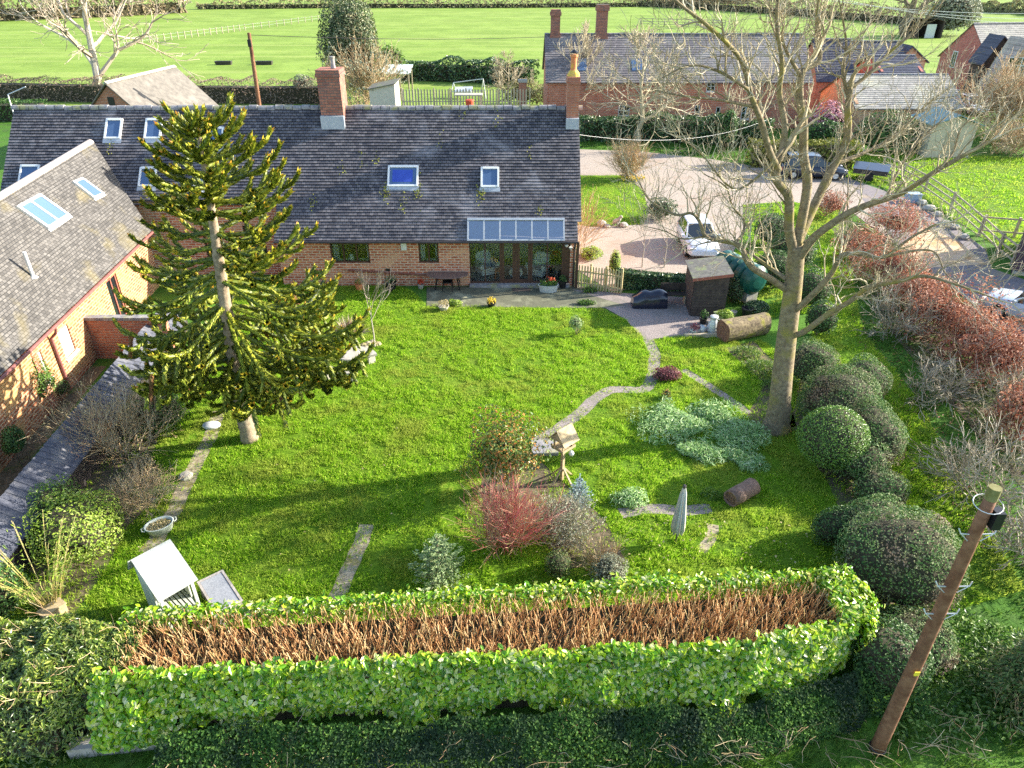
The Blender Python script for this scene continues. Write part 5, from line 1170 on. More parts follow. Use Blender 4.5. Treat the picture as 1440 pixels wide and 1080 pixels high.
p = G(512, 150); twig_bush("ivy_shrub", "pale straw coloured shrub under the tall holly tree", (p[0] + .5, p[1] - 2, 0), 5.0, 4, 80, 'tan', 2, .03, .1, (3, 4), .5, .6, rmin=.014, leafm='sage', nleaf=3000, lsize=.24)
p = G(553, 118); bush("holly_bush", "round green holly bush between the tall holly and the yard hedge", (p[0], p[1], 0), (1.7, 1.5, 2.2), 'mid', 2200, .24, zc=2.3, amp=.35)
p = G(430, 143); bush("evergreen_shrub", "small round evergreen beyond the ridge beside the brown field hedge", (p[0], p[1], 0), (1.2, 1.1, 1.5), 'sage', 1200, .22, zc=1.3, amp=.3)
for px, py, lab in ((735, 143, "low yellow green shrub behind the ridge at the end of the picket fence"), (778, 146, "straw and green shrub between the slim chimney and the picket fence")):
    p = G(px, py); bush("scrub", lab, (p[0], p[1] - 2, 0), (2.6, 1.6, 1.4), leaf_mat("scrub_leaf", [(.16, .15, .05), (.26, .24, .10), (.34, .32, .16)], .7, .2), 1600, .22, amp=.5, core=.5)
# far hedgerows and trees at the end of the fields
for i, (pts, h, w, c, lab) in enumerate((([(-60, 31), (140, 24), (250, 18)], 5, 5, 0, "brown thicket along the top left of the field"), ([(280, 13), (480, 11), (700, 11), (950, 9)], 2.2, 3, 1, "low straw hedge across the far side of the field"), ([(900, 8), (1100, 20), (1300, 36)], 3, 3, 0, "far brown hedge climbing behind the bare tree crown"), ([(1340, 14), (1440, 20), (1520, 26)], 2.5, 3, 1, "far hedge at the top right corner"), ([(930, 4), (1050, 5)], 6, 6, 0, "far dark thicket above the farmhouse"))):
    hedge("hedgerow", lab, pts, w, h, leaf_mat("hedgerow_twig", [(.16, .11, .07), (.26, .2, .12), (.34, .28, .16), (.14, .14, .06)] if c == 0 else [(.24, .2, .1), (.36, .32, .17), (.26, .28, .1)], .9, .1), 5000, .8, amp=.6, asp=.4, group="hedgerows bordering the far fields")
for i, (px, py, h, lab) in enumerate(((185, 23, 9, "bare far tree in the thicket at the top of the field"), (262, 18, 8, "bare far tree at the right end of the thicket"), (75, 28, 9, "bare far tree rising from the left thicket"), (617, 9, 6, "bare small far tree in the straw hedge"))):
    bare_tree("bare_tree", lab, G(px, py), h, .35, 3, .7, .2, 'birchtw', 'twig_dark', .15, (0, 0), (4, 5), 9, .07, group="bare trees along the far hedges")
p = G(1330, 50); bush("holly_bush", "large grey green bush beside the far field shelter", (p[0], p[1], 0), (5.5, 4, 4.2), 'sage', 3200, .5, zc=3.6, amp=.4)

b = MB(); C = np.array([[*G(R.uniform(880, 1160), R.uniform(735, 800))[:2], .13] for _ in range(70)] + [[*G(R.uniform(150, 860), R.uniform(520, 830))[:2], .12] for _ in range(60)]); leaves(b, C, rng.normal(size=C.shape) * .4 + (0, 0, 1), .07, .7); struct("fallen_petals", b, LM['straw'], kind='stuff')
# ================================================================== garden objects
M['wood_grey'] = mat("weathered_wood", (.30, .25, .17), (.42, .36, .26), 7, .85, .3)
M['wood_pick'] = mat("picket_wood", (.34, .27, .13), (.46, .38, .21), 7, .85, .3)
M['wood_new'] = mat("pale_wood", (.30, .23, .125), (.42, .33, .20), 7, .75, .2)
M['cream'] = mat("cream_paint", (.40, .43, .37), (.48, .51, .44), 5, .6)
M['rattan'] = brick_mat("rattan_weave", (.30, .27, .25), (.40, .36, .34), (.18, .16, .15), bw=.05, rh=.02, ms=.004, kz=1, rough=.7)
M['rattan_top'] = mat("grey_table_top", (.19, .20, .225), (.26, .27, .295), 20, .7, .1)
M['galv'] = mat("galvanised_metal", (.48, .50, .50), (.62, .64, .62), 9, .45, .1, metal=.3)
M['stone'] = mat("pale_stone", (.28, .26, .22), (.42, .39, .34), 8, .9, .3, c3=(.30, .30, .18), scale3=4)
M['tank'] = mat("green_tank_plastic", (.008, .06, .045), (.014, .08, .06), 3, .3)
M['tarp'] = mat("black_tarp", (.006, .008, .02), (.012, .015, .03), 5, .18, .4, spec=.6)
M['shedwood'] = mat("dark_shed_boards", (.032, .024, .022), (.07, .052, .042), 5, .8, .3)
M['shedroof'] = mat("mineral_felt", (.10, .095, .08), (.17, .16, .135), 6, .9, .3, c3=(.2, .23, .1), scale3=2)
M['logbark'] = mat("log_bark", (.14, .085, .06), (.24, .16, .12), 8, .95, .7)
M['endgrain'] = mat("end_grain", (.13, .055, .035), (.24, .12, .08), 12, .9, .3)
M['barktop'] = mat("mossy_log", (.09, .065, .04), (.26, .20, .11), 7, .9, .9, c3=(.24, .22, .03), scale3=2.5)
M['poletimber'] = mat("creosoted_pole", (.13, .055, .028), (.22, .11, .06), 7, .85, .5, c3=(.09, .035, .02), scale3=1.2)
M['poletop'] = mat("mossy_pole_top", (.13, .12, .035), (.20, .19, .08), 9, .9)

# arbour seat and woven table
s0 = G(207, 862); fr = G(278, 852); ang = math.atan2(*(G(345, 852)[:2] - G(300, 860)[:2])[::-1])
_u = G(279, 823, 1.3) - G(228, 850, 1.3); ARZ = math.atan2(_u[1], _u[0]); print('arbour', ARZ, np.linalg.norm(_u), np.linalg.norm(G(252, 760, 1.7) - G(279, 823, 1.3)))
ar = thing("arbour_seat", "white roofed garden arbour seat with slatted bench on the lawn", "garden seat", (*G(247, 862)[:2], 0), .84)
W2, DP, HT_ = .39, .40, 1.32
b = MB()
yf, ym_, yb, zr = -.72, .34, .56, 1.80
def ap(x, y, z): return (x, y, z)
for i in range(6):
    u0, u1 = i / 6, (i + 1.12) / 6; V0 = (yf + (ym_ - yf) * u0, HT_ - .10 + (zr - HT_ + .10) * u0 + .014); V1 = (yf + (ym_ - yf) * min(u1, 1), HT_ - .10 + (zr - HT_ + .10) * min(u1, 1))
    b.prism([(-W2 - .03, *V0), (W2 + .1, *V0), (W2 + .1, *V1), (-W2 - .03, *V1)], (0, 0, .022))
b.prism([(-W2 - .1, yb, HT_ + .1), (W2 + .1, yb, HT_ + .1), (W2 + .1, ym_ + .002, zr), (-W2 - .1, ym_ + .002, zr)], (0, 0, .03))
part("roof", b, mat("chalky_white", (.27, .29, .27), (.36, .37, .345), 3, .7), ar, False)
for s in (-1, 1):
    b = MB(); b.prism([(s * W2, -.30, 0), (s * W2, DP, 0), (s * W2, DP, HT_ + .28), (s * W2, ym_ - .02, zr - .03), (s * W2, -.30, HT_ + .10)], (s * -.03, 0, 0)); part("side_panel", b, M['cream'], ar, False)
    b = MB(); b.beam((s * (W2 - .035), -.66, 0), (s * (W2 - .035), -.66, HT_ - .06), .07, .07); part("post", b, M['cream'], ar, False)
b = MB()
for i in range(8): b.box(-W2 + .04 + i * .091, -W2 + .10 + i * .091, -.62, .28, .44, .465)
b.box(-W2 + .03, W2 - .03, -.62, -.58, .36, .438); part("seat", b, M['cream'], ar, False)
b = MB(); b.box(-W2 + .03, W2 - .03, DP - .04, DP, .1, HT_); part("backrest", b, M['cream'], ar, False)
c_ = (G(309, 832, .55)); rt_ = thing("woven_table", "rectangular woven rattan table with grey top beside the arbour seat", "table", (c_[0], c_[1], 0), math.atan2(*(G(343, 832, .55) - G(305, 862, .55))[:2][::-1]) - 0.0)
u = G(343, 832, .56) - G(305, 850, .56); v = G(278, 806, .56) - G(305, 850, .56); rt_.rotation_euler[2] = math.atan2(v[1], v[0]); lx, ly = np.linalg.norm(v) / 2, np.linalg.norm(u) / 2
b = MB(); b.box(-lx + .06, lx - .06, -ly + .06, ly - .06, .545, .562); part("tabletop", b, M['rattan_top'], rt_, False)
b = MB()
for (xa, xb, ya, yb_) in ((-lx, lx, -ly, -ly + .055), (-lx, lx, ly - .055, ly), (-lx, -lx + .055, -ly + .056, ly - .056), (lx - .055, lx, -ly + .056, ly - .056)): b.box(xa, xb, ya, yb_, .535, .575)
part("rim", b, M['rattan'], rt_, False)
b = MB(); arch = lambda L: [(-L, 0), (-L, .53), (L, .53), (L, 0), (L - .09, 0), (L - .16, .22), (0, .34), (-L + .16, .22), (-L + .09, 0)]
for s in (-1, 1): b.prism([(x, s * (ly - .02), z) for x, z in arch(lx - .02)], (0, -s * .03, 0)); b.prism([(s * (lx - .02), y, z) for y, z in arch(ly - .051)], (-s * .03, 0, 0))
part("apron", b, M['rattan'], rt_, False)
# wash tub, crate, slabs
t = thing("tub_planter", "oval pale enamel tub of moss at the end of the mossy path", "planter", (*G(227, 748)[:2], 0), .6)
b = MB(); b.lathe([(.25, 0), (.31, .26), (.335, .29), (.335, .305), (.30, .30), (.285, .23)], 22, sx=1.15, sy=.85); part("tub", b, M['cream'], t, False, True)
b = MB(); P = rng.uniform(-1, 1, (500, 2)); P = P[(P ** 2).sum(1) < 1]; leaves(b, np.column_stack([P[:, 0] * .31, P[:, 1] * .23, .23 + .05 * rng.random(len(P))]), rng.normal(size=(len(P), 3)) * .5 + (0, 0, 1), .06, .6); b.poly([(math.cos(a) * .315, math.sin(a) * .235, .235) for a in np.linspace(0, 6.28, 20, endpoint=False)], 1); part("moss", b, [LM['straw'], M['moss']], t, False)
for s in (-1, 1):
    b = MB(); b.tube([(s * .37, -.09, .26), (s * .44, -.06, .28), (s * .44, .06, .28), (s * .37, .09, .26)], .014, 5); part("handle", b, M['cream'], t, False)
t = thing("garden_box", "small tan wooden box standing at the foot of the bamboo", "box", (*G(78, 866)[:2], 0), 1.0); b = MB(); b.box(-.25, .25, -.14, .14, 0, .26); part("body", b, M['wood_new'], t, False); b = MB(); b.box(-.27, .27, -.16, .16, .262, .30); part("lid", b, M['wood_new'], t, False)
t = thing("stone_slab", "white round topped stone slab lying on the mossy path", "stone", (*G(298, 600)[:2], .015)); b = MB(); b.lathe([(.30, 0), (.31, .05), (.28, .09), (0, .10)], 16, sx=1, sy=.7); part("slab", b, M['white'], t, False, True)
single("stone", (lambda b: (b.lathe([(.2, 0), (.22, .06), (.15, .14), (0, .16)], 9, tuple([*G(262, 672)[:2], .015])), b)[1])(MB()), M['stone'], "rounded stone beside the middle of the mossy path", "stone", (*G(262, 672)[:2], .015))
single("paving_slab", (lambda b: (b.box(-.42, .42, -.36, .36, .015, .12), b)[1])(MB()), M['ridge'], "pale square paving slab on the grass left of the bird table", "slab", (*G(766, 632)[:2], 0), world=False)
# bird table
bp = G(790, 676); t = thing("bird_table", "wooden bird table with pitched plank roof on the lawn", "bird table", (bp[0], bp[1], 0), .75)
b = MB(); b.box(-.045, .045, -.045, .045, .05, 1.25); part("post", b, M['wood_new'], t, False)
for k in range(4):
    b = MB(); c, s = [(1, 0), (0, 1), (-1, 0), (0, -1)][k]; b.beam((c * .05, s * .05, .48), (c * .42, s * .42, .02), .05, .05); part("leg", b, M['wood_new'], t, False)
b = MB(); b.box(-.27, .27, -.24, .24, 1.252, 1.285); [b.box(x0, x1, y0, y1, 1.287, 1.33) for x0, x1, y0, y1 in ((-.27, .27, -.24, -.22), (-.27, .27, .22, .24), (-.27, -.25, -.218, .218), (.25, .27, -.218, .218))]; part("tray", b, M['wood_new'], t, False)
for sx in (-1, 1):
    for sy in (-1, 1):
        b = MB(); b.box(sx * .2 - .02, sx * .2 + .02, sy * .17 - .02, sy * .17 + .02, 1.29, 1.60); part("roof_post", b, M['wood_new'], t, False)
b = MB()
for s in (-1, 1):
    for i in range(4):
        y0, z0 = s * .33 * (1 - i / 4), 1.50 + .42 * i / 4; y1, z1 = s * .33 * (1 - (i + 1.12) / 4), 1.50 + .42 * (i + 1.12) / 4
        b.prism([(-.32, y0, z0 + .012), (.32, y0, z0 + .012), (.32, y1, z1), (-.32, y1, z1)], (0, s * .012, .018))
b.prism([(-.26, -.26, 1.56), (-.26, .26, 1.56), (-.26, 0, 1.88)], (.02, 0, 0)); b.prism([(.26, -.26, 1.56), (.26, .26, 1.56), (.26, 0, 1.88)], (-.02, 0, 0)); part("roof", b, M['wood_new'], t, False)
b = MB(); b.lathe([(0, 1.0), (.06, 1.02), (.085, 1.08), (.06, 1.14), (0, 1.16)], 10, (.2, -.15, -.08)); b.tube([(.2, -.15, 1.07), (.2, -.15, 1.26)], .005, 3); part("feeder", b, M['galv'], t, False)
# folded parasol
pp = G(950, 764); t = thing("parasol", "folded pale grey striped parasol standing on the lawn", "parasol", (pp[0], pp[1], 0))
b = MB(); b.tube([(0, 0, 0), (0, 0, 1.96)], .022, 8); b.lathe([(.035, 1.9), (.05, 1.96), (.03, 2.0)], 8); part("pole", b, M['gutter'], t, False)
b = MB(); n = 28; an = np.linspace(0, 6.283, n, endpoint=False); pf = [(.035, 1.9), (.07, 1.7), (.10, 1.3), (.135, .85), (.15, .55), (.11, .42)]
V = [(r_ * (1 + (.28 if k % 4 < 2 else -.18)) * math.cos(a), r_ * (1 + (.28 if k % 4 < 2 else -.18)) * math.sin(a), z_ - (.05 if k % 4 < 2 and r_ < .12 and z_ < .5 else 0)) for r_, z_ in pf for k, a in enumerate(an)]
F = [(i * n + k, i * n + (k + 1) % n, (i + 1) * n + (k + 1) % n, (i + 1) * n + k) for i in range(5) for k in range(n)]
b.add(V, [f for f in F if (f[0] % n) % 4 < 2], 0); b.s = 0
b.F.append((np.array([f for f in F if (f[0] % n) % 4 >= 2], np.int32), 1)); part("canopy", b, [M['stone'], mat("striped_canvas", (.40, .42, .38), (.5, .52, .48), 5, .9)], t, False, True)
# hollow log
lp = (G(1026, 712) + G(1056, 692)) / 2; t = thing("log", "short cut log lying on the grass by the slab path", "log", (lp[0], lp[1], 0), .62)
Mr = np.array(Matrix.Translation((0, 0, .25)) @ Matrix.Rotation(math.pi / 2, 4, 'Y'))
b = MB(); b.lathe([(0, -.36), (.20, -.40), (.20, -.5), (.25, -.5), (.26, -.2), (.25, .2), (.26, .5), (0, .5)], 18, M=Mr); part("bark", b, M['logbark'], t, False, True)
b = MB(); b.lathe([(0, -.41), (.10, -.43), (.195, -.47)], 18, M=Mr); part("cut_end", b, mat("rotten_heart", (.05, .03, .02), (.22, .13, .09), 22, .95, .6), t, False)
# the great fallen trunk by the tree
e0 = G(1034, 484); e1 = G(1094, 474); t = thing("fallen_trunk", "huge fallen trunk with mossy top and sawn reddish end beside the tree", "log", (e0[0], e0[1], 0), .40)
Mr = np.array(Matrix.Translation((0, .45, .44)) @ Matrix.Rotation(math.pi / 2, 4, 'Y')); b = MB(); n = 20
zz_ = np.linspace(-.35, 1.75, 8); V = np.array([(.46 * (1 + .10 * math.cos(3 * a + z_) + .04 * R.uniform(-1, 1)) * math.cos(a), .46 * (1 + .08 * math.cos(2 * a)) * math.sin(a), z_) for z_ in zz_ for a in np.linspace(0, 6.283, n, endpoint=False)])
b.add(tf(V, Mr), [(i * n + k, i * n + (k + 1) % n, (i + 1) * n + (k + 1) % n, (i + 1) * n + k) for i in range(7) for k in range(n)]); b.poly(tf(V[-n:], Mr)); part("bark", b, M['barktop'], t, False)
b = MB(); b.poly(tf(V[:n] * (1, 1, 1), Mr)[::-1]); part("sawn_end", b, M['endgrain'], t, False)
# shed
sp_ = G(970, 445); t = thing("garden_shed", "dark boarded garden shed with grey felt roof on the gravel", "shed", (sp_[0], sp_[1], 0), -.05); SW, SD = 1.45, 1.9
b = MB()
for i in range(13):
    z0 = .06 + i * .135
    for (a, c) in (((0, 0), (SW, 0)), ((SW, 0), (SW, SD)), ((SW, SD), (0, SD)), ((0, SD), (0, 0))):
        d = unit(np.array([c[1] - a[1], -(c[0] - a[0])], float)) * .02; top = 1.72
        b.poly([(a[0] + d[0], a[1] + d[1], z0), (c[0] + d[0], c[1] + d[1], z0), (c[0], c[1], z0 + .138), (a[0], a[1], z0 + .138)]); b.poly([(a[0], a[1], z0), (c[0], c[1], z0), (c[0] + d[0], c[1] + d[1], z0), (a[0] + d[0], a[1] + d[1], z0)])
b.prism([(0, .0, 1.80), (SW, 0, 1.80), (SW, 0, 2.0)], (0, SD, 0)); part("wall", b, M['shedwood'], t, False)
b = MB(); b.prism([(-.12, -.14, 1.79), (SW + .1, -.14, 2.04), (SW + .1, SD + .1, 2.04), (-.12, SD + .1, 1.79)], (0, 0, .04)); part("roof", b, M['shedroof'], t, False)
b = MB(); b.prism([(-.12, -.165, 1.70), (SW + .1, -.165, 1.95), (SW + .1, -.165, 2.07), (-.12, -.165, 1.82)], (0, .022, 0)); part("fascia", b, M['redframe'], t, False)
# oil tank over its ivy
q = G(1062, 432); t = thing("oil_tank", "ribbed dark green oil tank standing over ivy behind the shed", "tank", (q[0], q[1], 0), .42)
Mr = np.array(Matrix.Translation((0, .15, 1.18)) @ Matrix.Rotation(-math.pi / 2, 4, 'X')); pr = [(0, -.12), (.3, -.10), (.5, -.03), (.60, .08)]; z_ = .08
for i in range(5): pr += [(.68, z_ + .06), (.68, z_ + .30), (.55, z_ + .36), (.55, z_ + .46)]; z_ += .48
pr += [(.5, z_ + .1), (0, z_ + .18)]
b = MB(); b.lathe(pr, 24, M=Mr); part("shell", b, M['tank'], t, False, False)
b = MB(); b.lathe([(.665, .3), (.672, .3), (.672, .33), (.665, .33)], 24, M=Mr) if False else b.box(-.3, .3, .3, 2.3, .1, .6); part("stand", b, M['stone'], t, False)
bush("tank_ivy", "ivy heaped round the foot of the green oil tank", G(1062, 440), (.6, .45, .32), 'ivy', 2200, .08, zc=.25, amp=.4); bush("tank_ivy", "ivy climbing between the shed and the green oil tank", G(1030, 425), (.35, .6, .75), 'ivy', 1400, .08, zc=.65, amp=.4)
# covered barbecue and bench
q = G(912, 430); t = thing("covered_barbecue", "barbecue under a shiny black cover on the gravel", "barbecue", (q[0], q[1], 0), .0)
b = MB(); xs_ = np.linspace(-.78, .78, 9); hs = [.46, .56, .70, .76, .70, .74, .80, .78, .68]
V = [];
for x_, h_ in zip(xs_, hs): V += [(x_, -.36 + .03 * R.uniform(-1, 1), .03), (x_ * .98, -.33 + .04 * R.uniform(-1, 1), h_ * .55), (x_ * .95, -.24, h_ - .05), (x_ * .95, 0, h_), (x_ * .95, .28, h_ - .05), (x_, .34, .03)]
b.add(V, [(i * 6 + k, i * 6 + 6 + k, i * 6 + 7 + k, i * 6 + 1 + k) for i in range(8) for k in range(5)]); b.poly(V[:6][::-1]); b.poly(V[-6:]); part("cover", b, M['tarp'], t, False, True)
b = MB(); b.box(-.7, .7, -.38, .36, .005, .028); part("base", b, M['black'], t, False)
q = G(948, 428); t = thing("bench", "low dark wooden bench between the covered barbecue and the shed", "bench", (q[0], q[1] + .2, 0), .0)
b = MB(); [b.box(-.6, .6, -.2 + i * .14, -.08 + i * .14, .42, .46) for i in range(3)]; part("seat", b, M['shedwood'], t, False)
for s in (-1, 1):
    b = MB(); b.box(s * .5 - .04, s * .5 + .04, -.18, .18, 0, .418); part("leg", b, M['wood_grey'], t, False)
b = MB(); b.box(-.6, .6, .24, .27, .5, .85); [b.box(s * .5 - .03, s * .5 + .03, .205, .238, 0, .8) for s in (-1, 1)]; part("backrest", b, M['shedwood'], t, False)
# picket fence with gate
def picket(name, label, a, b_, h, step, m, gate=None, w=.07, posts=4):
    a, b_ = np.array(a, float), np.array(b_, float); L = np.linalg.norm(b_ - a); t = thing(name, label, "fence", (a[0], a[1], 0), math.atan2(*(b_ - a)[::-1])); c = MB(); n = int(L / step)
    for i in range(n): x_ = step * (i + .5); c.prism([(x_ - w / 2, -.035, .05), (x_ + w / 2, -.035, .05), (x_ + w / 2, -.035, h - .06), (x_, -.035, h), (x_ - w / 2, -.035, h - .06)], (0, .02, 0))
    part("palings", c, m, t, False)
    for z in (.28, h * .72): c = MB(); c.box(0, L, -.013, .03, z - .035, z + .035); part("rail", c, m, t, False)
    for i in range(posts): x_ = L * i / (posts - 1); c = MB(); c.box(x_ - .05, x_ + .05, .032, .13, 0, h + .06); part("post", c, m, t, False)
picket("picket_fence", "weathered wooden picket fence between the barn and the ivy hedge", G(808, 404)[:2], G(872, 414)[:2], 1.2, .135, M['wood_pick'])
# patio things
q = G(630, 405); t = thing("garden_table", "brown oval garden table on the patio against the brick wall", "table", (q[0], q[1], 0), 0)
b = MB(); b.lathe([(0, .70), (.98, .70), (1.0, .715), (.98, .735), (0, .735)], 32, sy=.62); part("tabletop", b, mat("brown_table_top", (.13, .085, .07), (.18, .12, .10), 10, .4), t, False)
for sx in (-1, 1):
    for sy in (-1, 1):
        b = MB(); b.beam((sx * .45, sy * .24, .70), (sx * .58, sy * .30, 0), .045, .045); part("leg", b, M['black'], t, False)
t = thing("garden_chair", "dark garden chair tucked under the oval patio table", "chair", (q[0] + .02, q[1] - .25, 0), math.pi)
b = MB(); b.box(-.23, .23, -.22, .22, .42, .46); part("seat", b, M['black'], t, False); b = MB(); b.prism([(-.22, -.24, .47), (.22, -.24, .47), (.20, -.32, .68), (-.20, -.32, .68)], (0, .025, 0)); part("backrest", b, M['black'], t, False)
for sx in (-1, 1):
    for sy in (-1, 1):
        b = MB(); b.beam((sx * .2, sy * .19, .42), (sx * .23, sy * .24, 0), .03, .03); part("leg", b, M['black'], t, False)
def pot(name, label, px, py, r, h, m, plant=None, n=160, cat="plant pot", ph=.2):
    q = G(px, py); t = thing(name, label, cat, (q[0], q[1], .02)); b = MB(); b.lathe([(r * .7, 0), (r * .95, h * .85), (r * 1.05, h * .86), (r * 1.05, h), (r * .9, h), (r * .85, h * .8), (0, h * .8)], 14); part("pot", b, m, t, False)
    if plant:
        b = MB(); P, nn = blob_pts(n, (0, 0, h + ph * .4), (r * 1.1, r * 1.1, ph), 3, .4, .6, -.3); leaves(b, P, nn + rng.normal(size=P.shape) * .5, .08, .5); part("foliage", b, LM[plant], t, False)
pot("plant_pot", "dark blue glazed pot by the barn wall", 550, 408, .28, .42, M['black'], 'dark'); pot("plant_pot", "terracotta pot with a dry plant at the left of the barn windows", 506, 408, .2, .3, M['terracotta'], 'photinia')
pot("plant_pot", "small pale pot with red bloom against the barn wall", 592, 406, .15, .22, M['stone'], 'red'); pot("plant_pot", "shallow clay bowl at the edge of the patio grass", 624, 436, .24, .2, M['stone'], 'straw'); pot("plant_pot", "square dark pot of yellow flowers on the patio edge", 691, 431, .2, .18, M['black'], 'yellow')
pot("plant_pot", "dark pot tucked beside the tin bath planter", 791, 405, .2, .35, M['black'], 'dark'); pot("bowl_planter", "green and white bowl planter on the gravel by the lawn", 976, 470, .2, .2, M['cream'], 'burgundy'); pot("bucket", "black plastic bucket by the tank ivy", 1049, 446, .24, .42, M['black'], None, cat="bucket"); pot("plant_pot", "small grey pot between the planter and the bucket", 1031, 444, .14, .2, M['stone'], None)
pot("plant_pot", "small dark pot with leafy plant behind the watering can", 988, 455, .17, .25, M['black'], 'dark', ph=.3)
q = G(771, 410); t = thing("tin_bath_planter", "oval tin bath planted with red flowers by the glazed doors", "planter", (q[0], q[1], .02)); b = MB(); b.lathe([(.40, 0), (.46, .30), (.49, .31), (.49, .34), (.45, .34), (.43, .26), (0, .26)], 22, sy=.55); part("tub", b, M['galv'], t, False, False)
b = MB(); n = 420; P = rng.uniform(-1, 1, (n, 2)); P = P[(P ** 2).sum(1) < 1]; C = np.column_stack([P[:, 0] * .42, P[:, 1] * .22, .30 + .22 * rng.random(len(P))]); leaves(b, C, rng.normal(size=C.shape) + (0, 0, .6), .1, .5, mi=0); leaves(b, C[:26] * (.5, .6, 1) + (.1, 0, .18), rng.normal(size=(26, 3)) + (0, 0, .6), .09, .8, mi=1); part("foliage", b, [LM['mid'], LM['red']], t, False)
q = G(733, 408); single("doormat", (lambda b: (b.box(-.42, .42, -.2, .2, .017, .035), b)[1])(MB()), mat("coir_mat", (.07, .05, .04), (.12, .09, .07), 30, .95), "dark brown doormat on the slabs below the glazed doors", "doormat", (q[0], q[1], 0), world=False)
# churn, watering can, wheelbarrow planter
q = G(1001, 468); t = thing("milk_churn", "pale painted milk churn beside the wheelbarrow planter", "milk churn", (q[0], q[1], .02)); b = MB(); b.lathe([(.19, 0), (.20, .03), (.20, .46), (.13, .58), (.13, .66), (.165, .69), (.165, .72), (.0, .72)], 18); part("body", b, M['galv'], t, False, True)
b = MB(); b.lathe([(.175, .722), (.175, .75), (.09, .78), (0, .785)], 16); part("lid", b, M['galv'], t, False)
for s in (-1, 1): b = MB(); b.tube([(s * .19, 0, .48), (s * .25, 0, .52), (s * .24, 0, .60), (s * .14, 0, .62)], .014, 5); part("handle", b, M['galv'], t, False)
q = G(986, 468); t = thing("watering_can", "galvanised watering can on the gravel edge", "watering can", (q[0], q[1], .02), .4); b = MB(); b.lathe([(.14, 0), (.15, .02), (.14, .28), (.09, .31), (.09, .29), (0, .27)], 16); part("body", b, M['galv'], t, False, True)
b = MB(); b.tube([(.13, 0, .06), (.24, 0, .18), (.38, 0, .34)], [.03, .022, .018], 7); part("spout", b, M['galv'], t, False); b = MB(); b.tube([(-.12, 0, .06), (-.22, 0, .16), (-.2, 0, .3), (-.05, 0, .36), (.06, 0, .31)], .012, 5); part("handle", b, M['galv'], t, False)
q = G(1017, 462); t = thing("wheelbarrow", "green wheelbarrow planted with bright green leaves in front of the shed", "wheelbarrow", (q[0], q[1], .02), 1.9); gm = mat("green_paint", (.22, .27, .12), (.30, .34, .18), 8, .6)
b = MB(); b.add([(-.3, -.2, .32), (.3, -.2, .32), (.3, .2, .32), (-.3, .2, .32), (-.42, -.3, .62), (.45, -.3, .62), (.45, .3, .62), (-.42, .3, .62)], [(3, 2, 1, 0), (0, 1, 5, 4), (1, 2, 6, 5), (2, 3, 7, 6), (3, 0, 4, 7)]); part("tray", b, gm, t, False)
for s in (-1, 1):
    b = MB(); b.beam((.62, s * .10, .2), (-.85, s * .29, .52), .045, .045); part("handle", b, M['wood_new'], t, False); b = MB(); b.beam((-.28, s * .23, .33), (-.34, s * .27, 0), .04, .04); part("leg", b, gm, t, False)
b = MB(); b.lathe([(.05, -.04), (.17, -.05), (.19, 0), (.17, .05), (.05, .04)], 16, M=np.array(Matrix.Translation((.62, 0, .19)) @ Matrix.Rotation(math.pi / 2, 4, 'X'))); part("wheel", b, M['black'], t, False)
b = MB(); P, nn = blob_pts(500, (0, 0, .6), (.42, .3, .22), 5, .4, .5, -.3); leaves(b, P, nn + rng.normal(size=P.shape) * .4, .1, .6); part("foliage", b, LM['lime'], t, False)
single("sleeper_edge", (lambda b: (b.beam((*G(962, 474)[:2], .08), (*G(1022, 474)[:2], .08), .14, .16), b)[1])(MB()), M['wood_grey'], "weathered sleeper edging between the gravel and the upper lawn", "edging", (*G(990, 474)[:2], 0))
single("tray", (lambda b: (b.lathe([(.26, 0), (.3, .06), (.29, .06), (.25, .02), (0, .02)], 16, tuple([*G(1010, 472)[:2], .02])), b)[1])(MB()), M['galv'], "shallow grey dish beside the foot of the milk churn", "dish", (*G(1010, 472)[:2], .02))
# stone table and curved benches under the monkey puzzle
q = G(500, 520); t = thing("stone_table", "round pale stone table beneath the right branches of the monkey puzzle", "table", (q[0] - .2, q[1], 0)); b = MB(); b.lathe([(0, .62), (.42, .62), (.45, .65), (.45, .68), (.42, .70), (0, .70)], 26); part("tabletop", b, M['stone'], t, False); b = MB(); b.lathe([(.22, 0), (.20, .06), (.11, .14), (.09, .4), (.16, .58), (.2, .619)], 16); part("pedestal", b, M['stone'], t, False, True)
for k, (a0, lab) in enumerate(((.2, "curved stone bench on the house side of the stone table"), (3.5, "curved stone bench on the camera side of the round stone table"))):
    tt = thing("stone_bench", lab, "bench", (q[0] - .2, q[1], 0), a0, "curved stone benches round the stone table"); b = MB(); an = np.linspace(.2, 1.7, 12); V = [(r_ * math.cos(a), r_ * math.sin(a), z_) for a in an for r_, z_ in ((.75, .38), (1.08, .38), (1.08, .46), (.75, .46))]
    b.add(V, [(i * 4 + k_, i * 4 + (k_ + 1) % 4, i * 4 + 4 + (k_ + 1) % 4, i * 4 + 4 + k_) for i in range(11) for k_ in range(4)]); b.poly(V[:4]); b.poly(V[-4:][::-1]); part("seat", b, M['stone'], tt, False)
    for a in (.45, 1.45): b = MB(); b.box(-.14, .14, -.06, .06, 0, .378, M=rotz(a, (.915 * math.cos(a), .915 * math.sin(a), 0))); part("leg", b, M['stone'], tt, False)
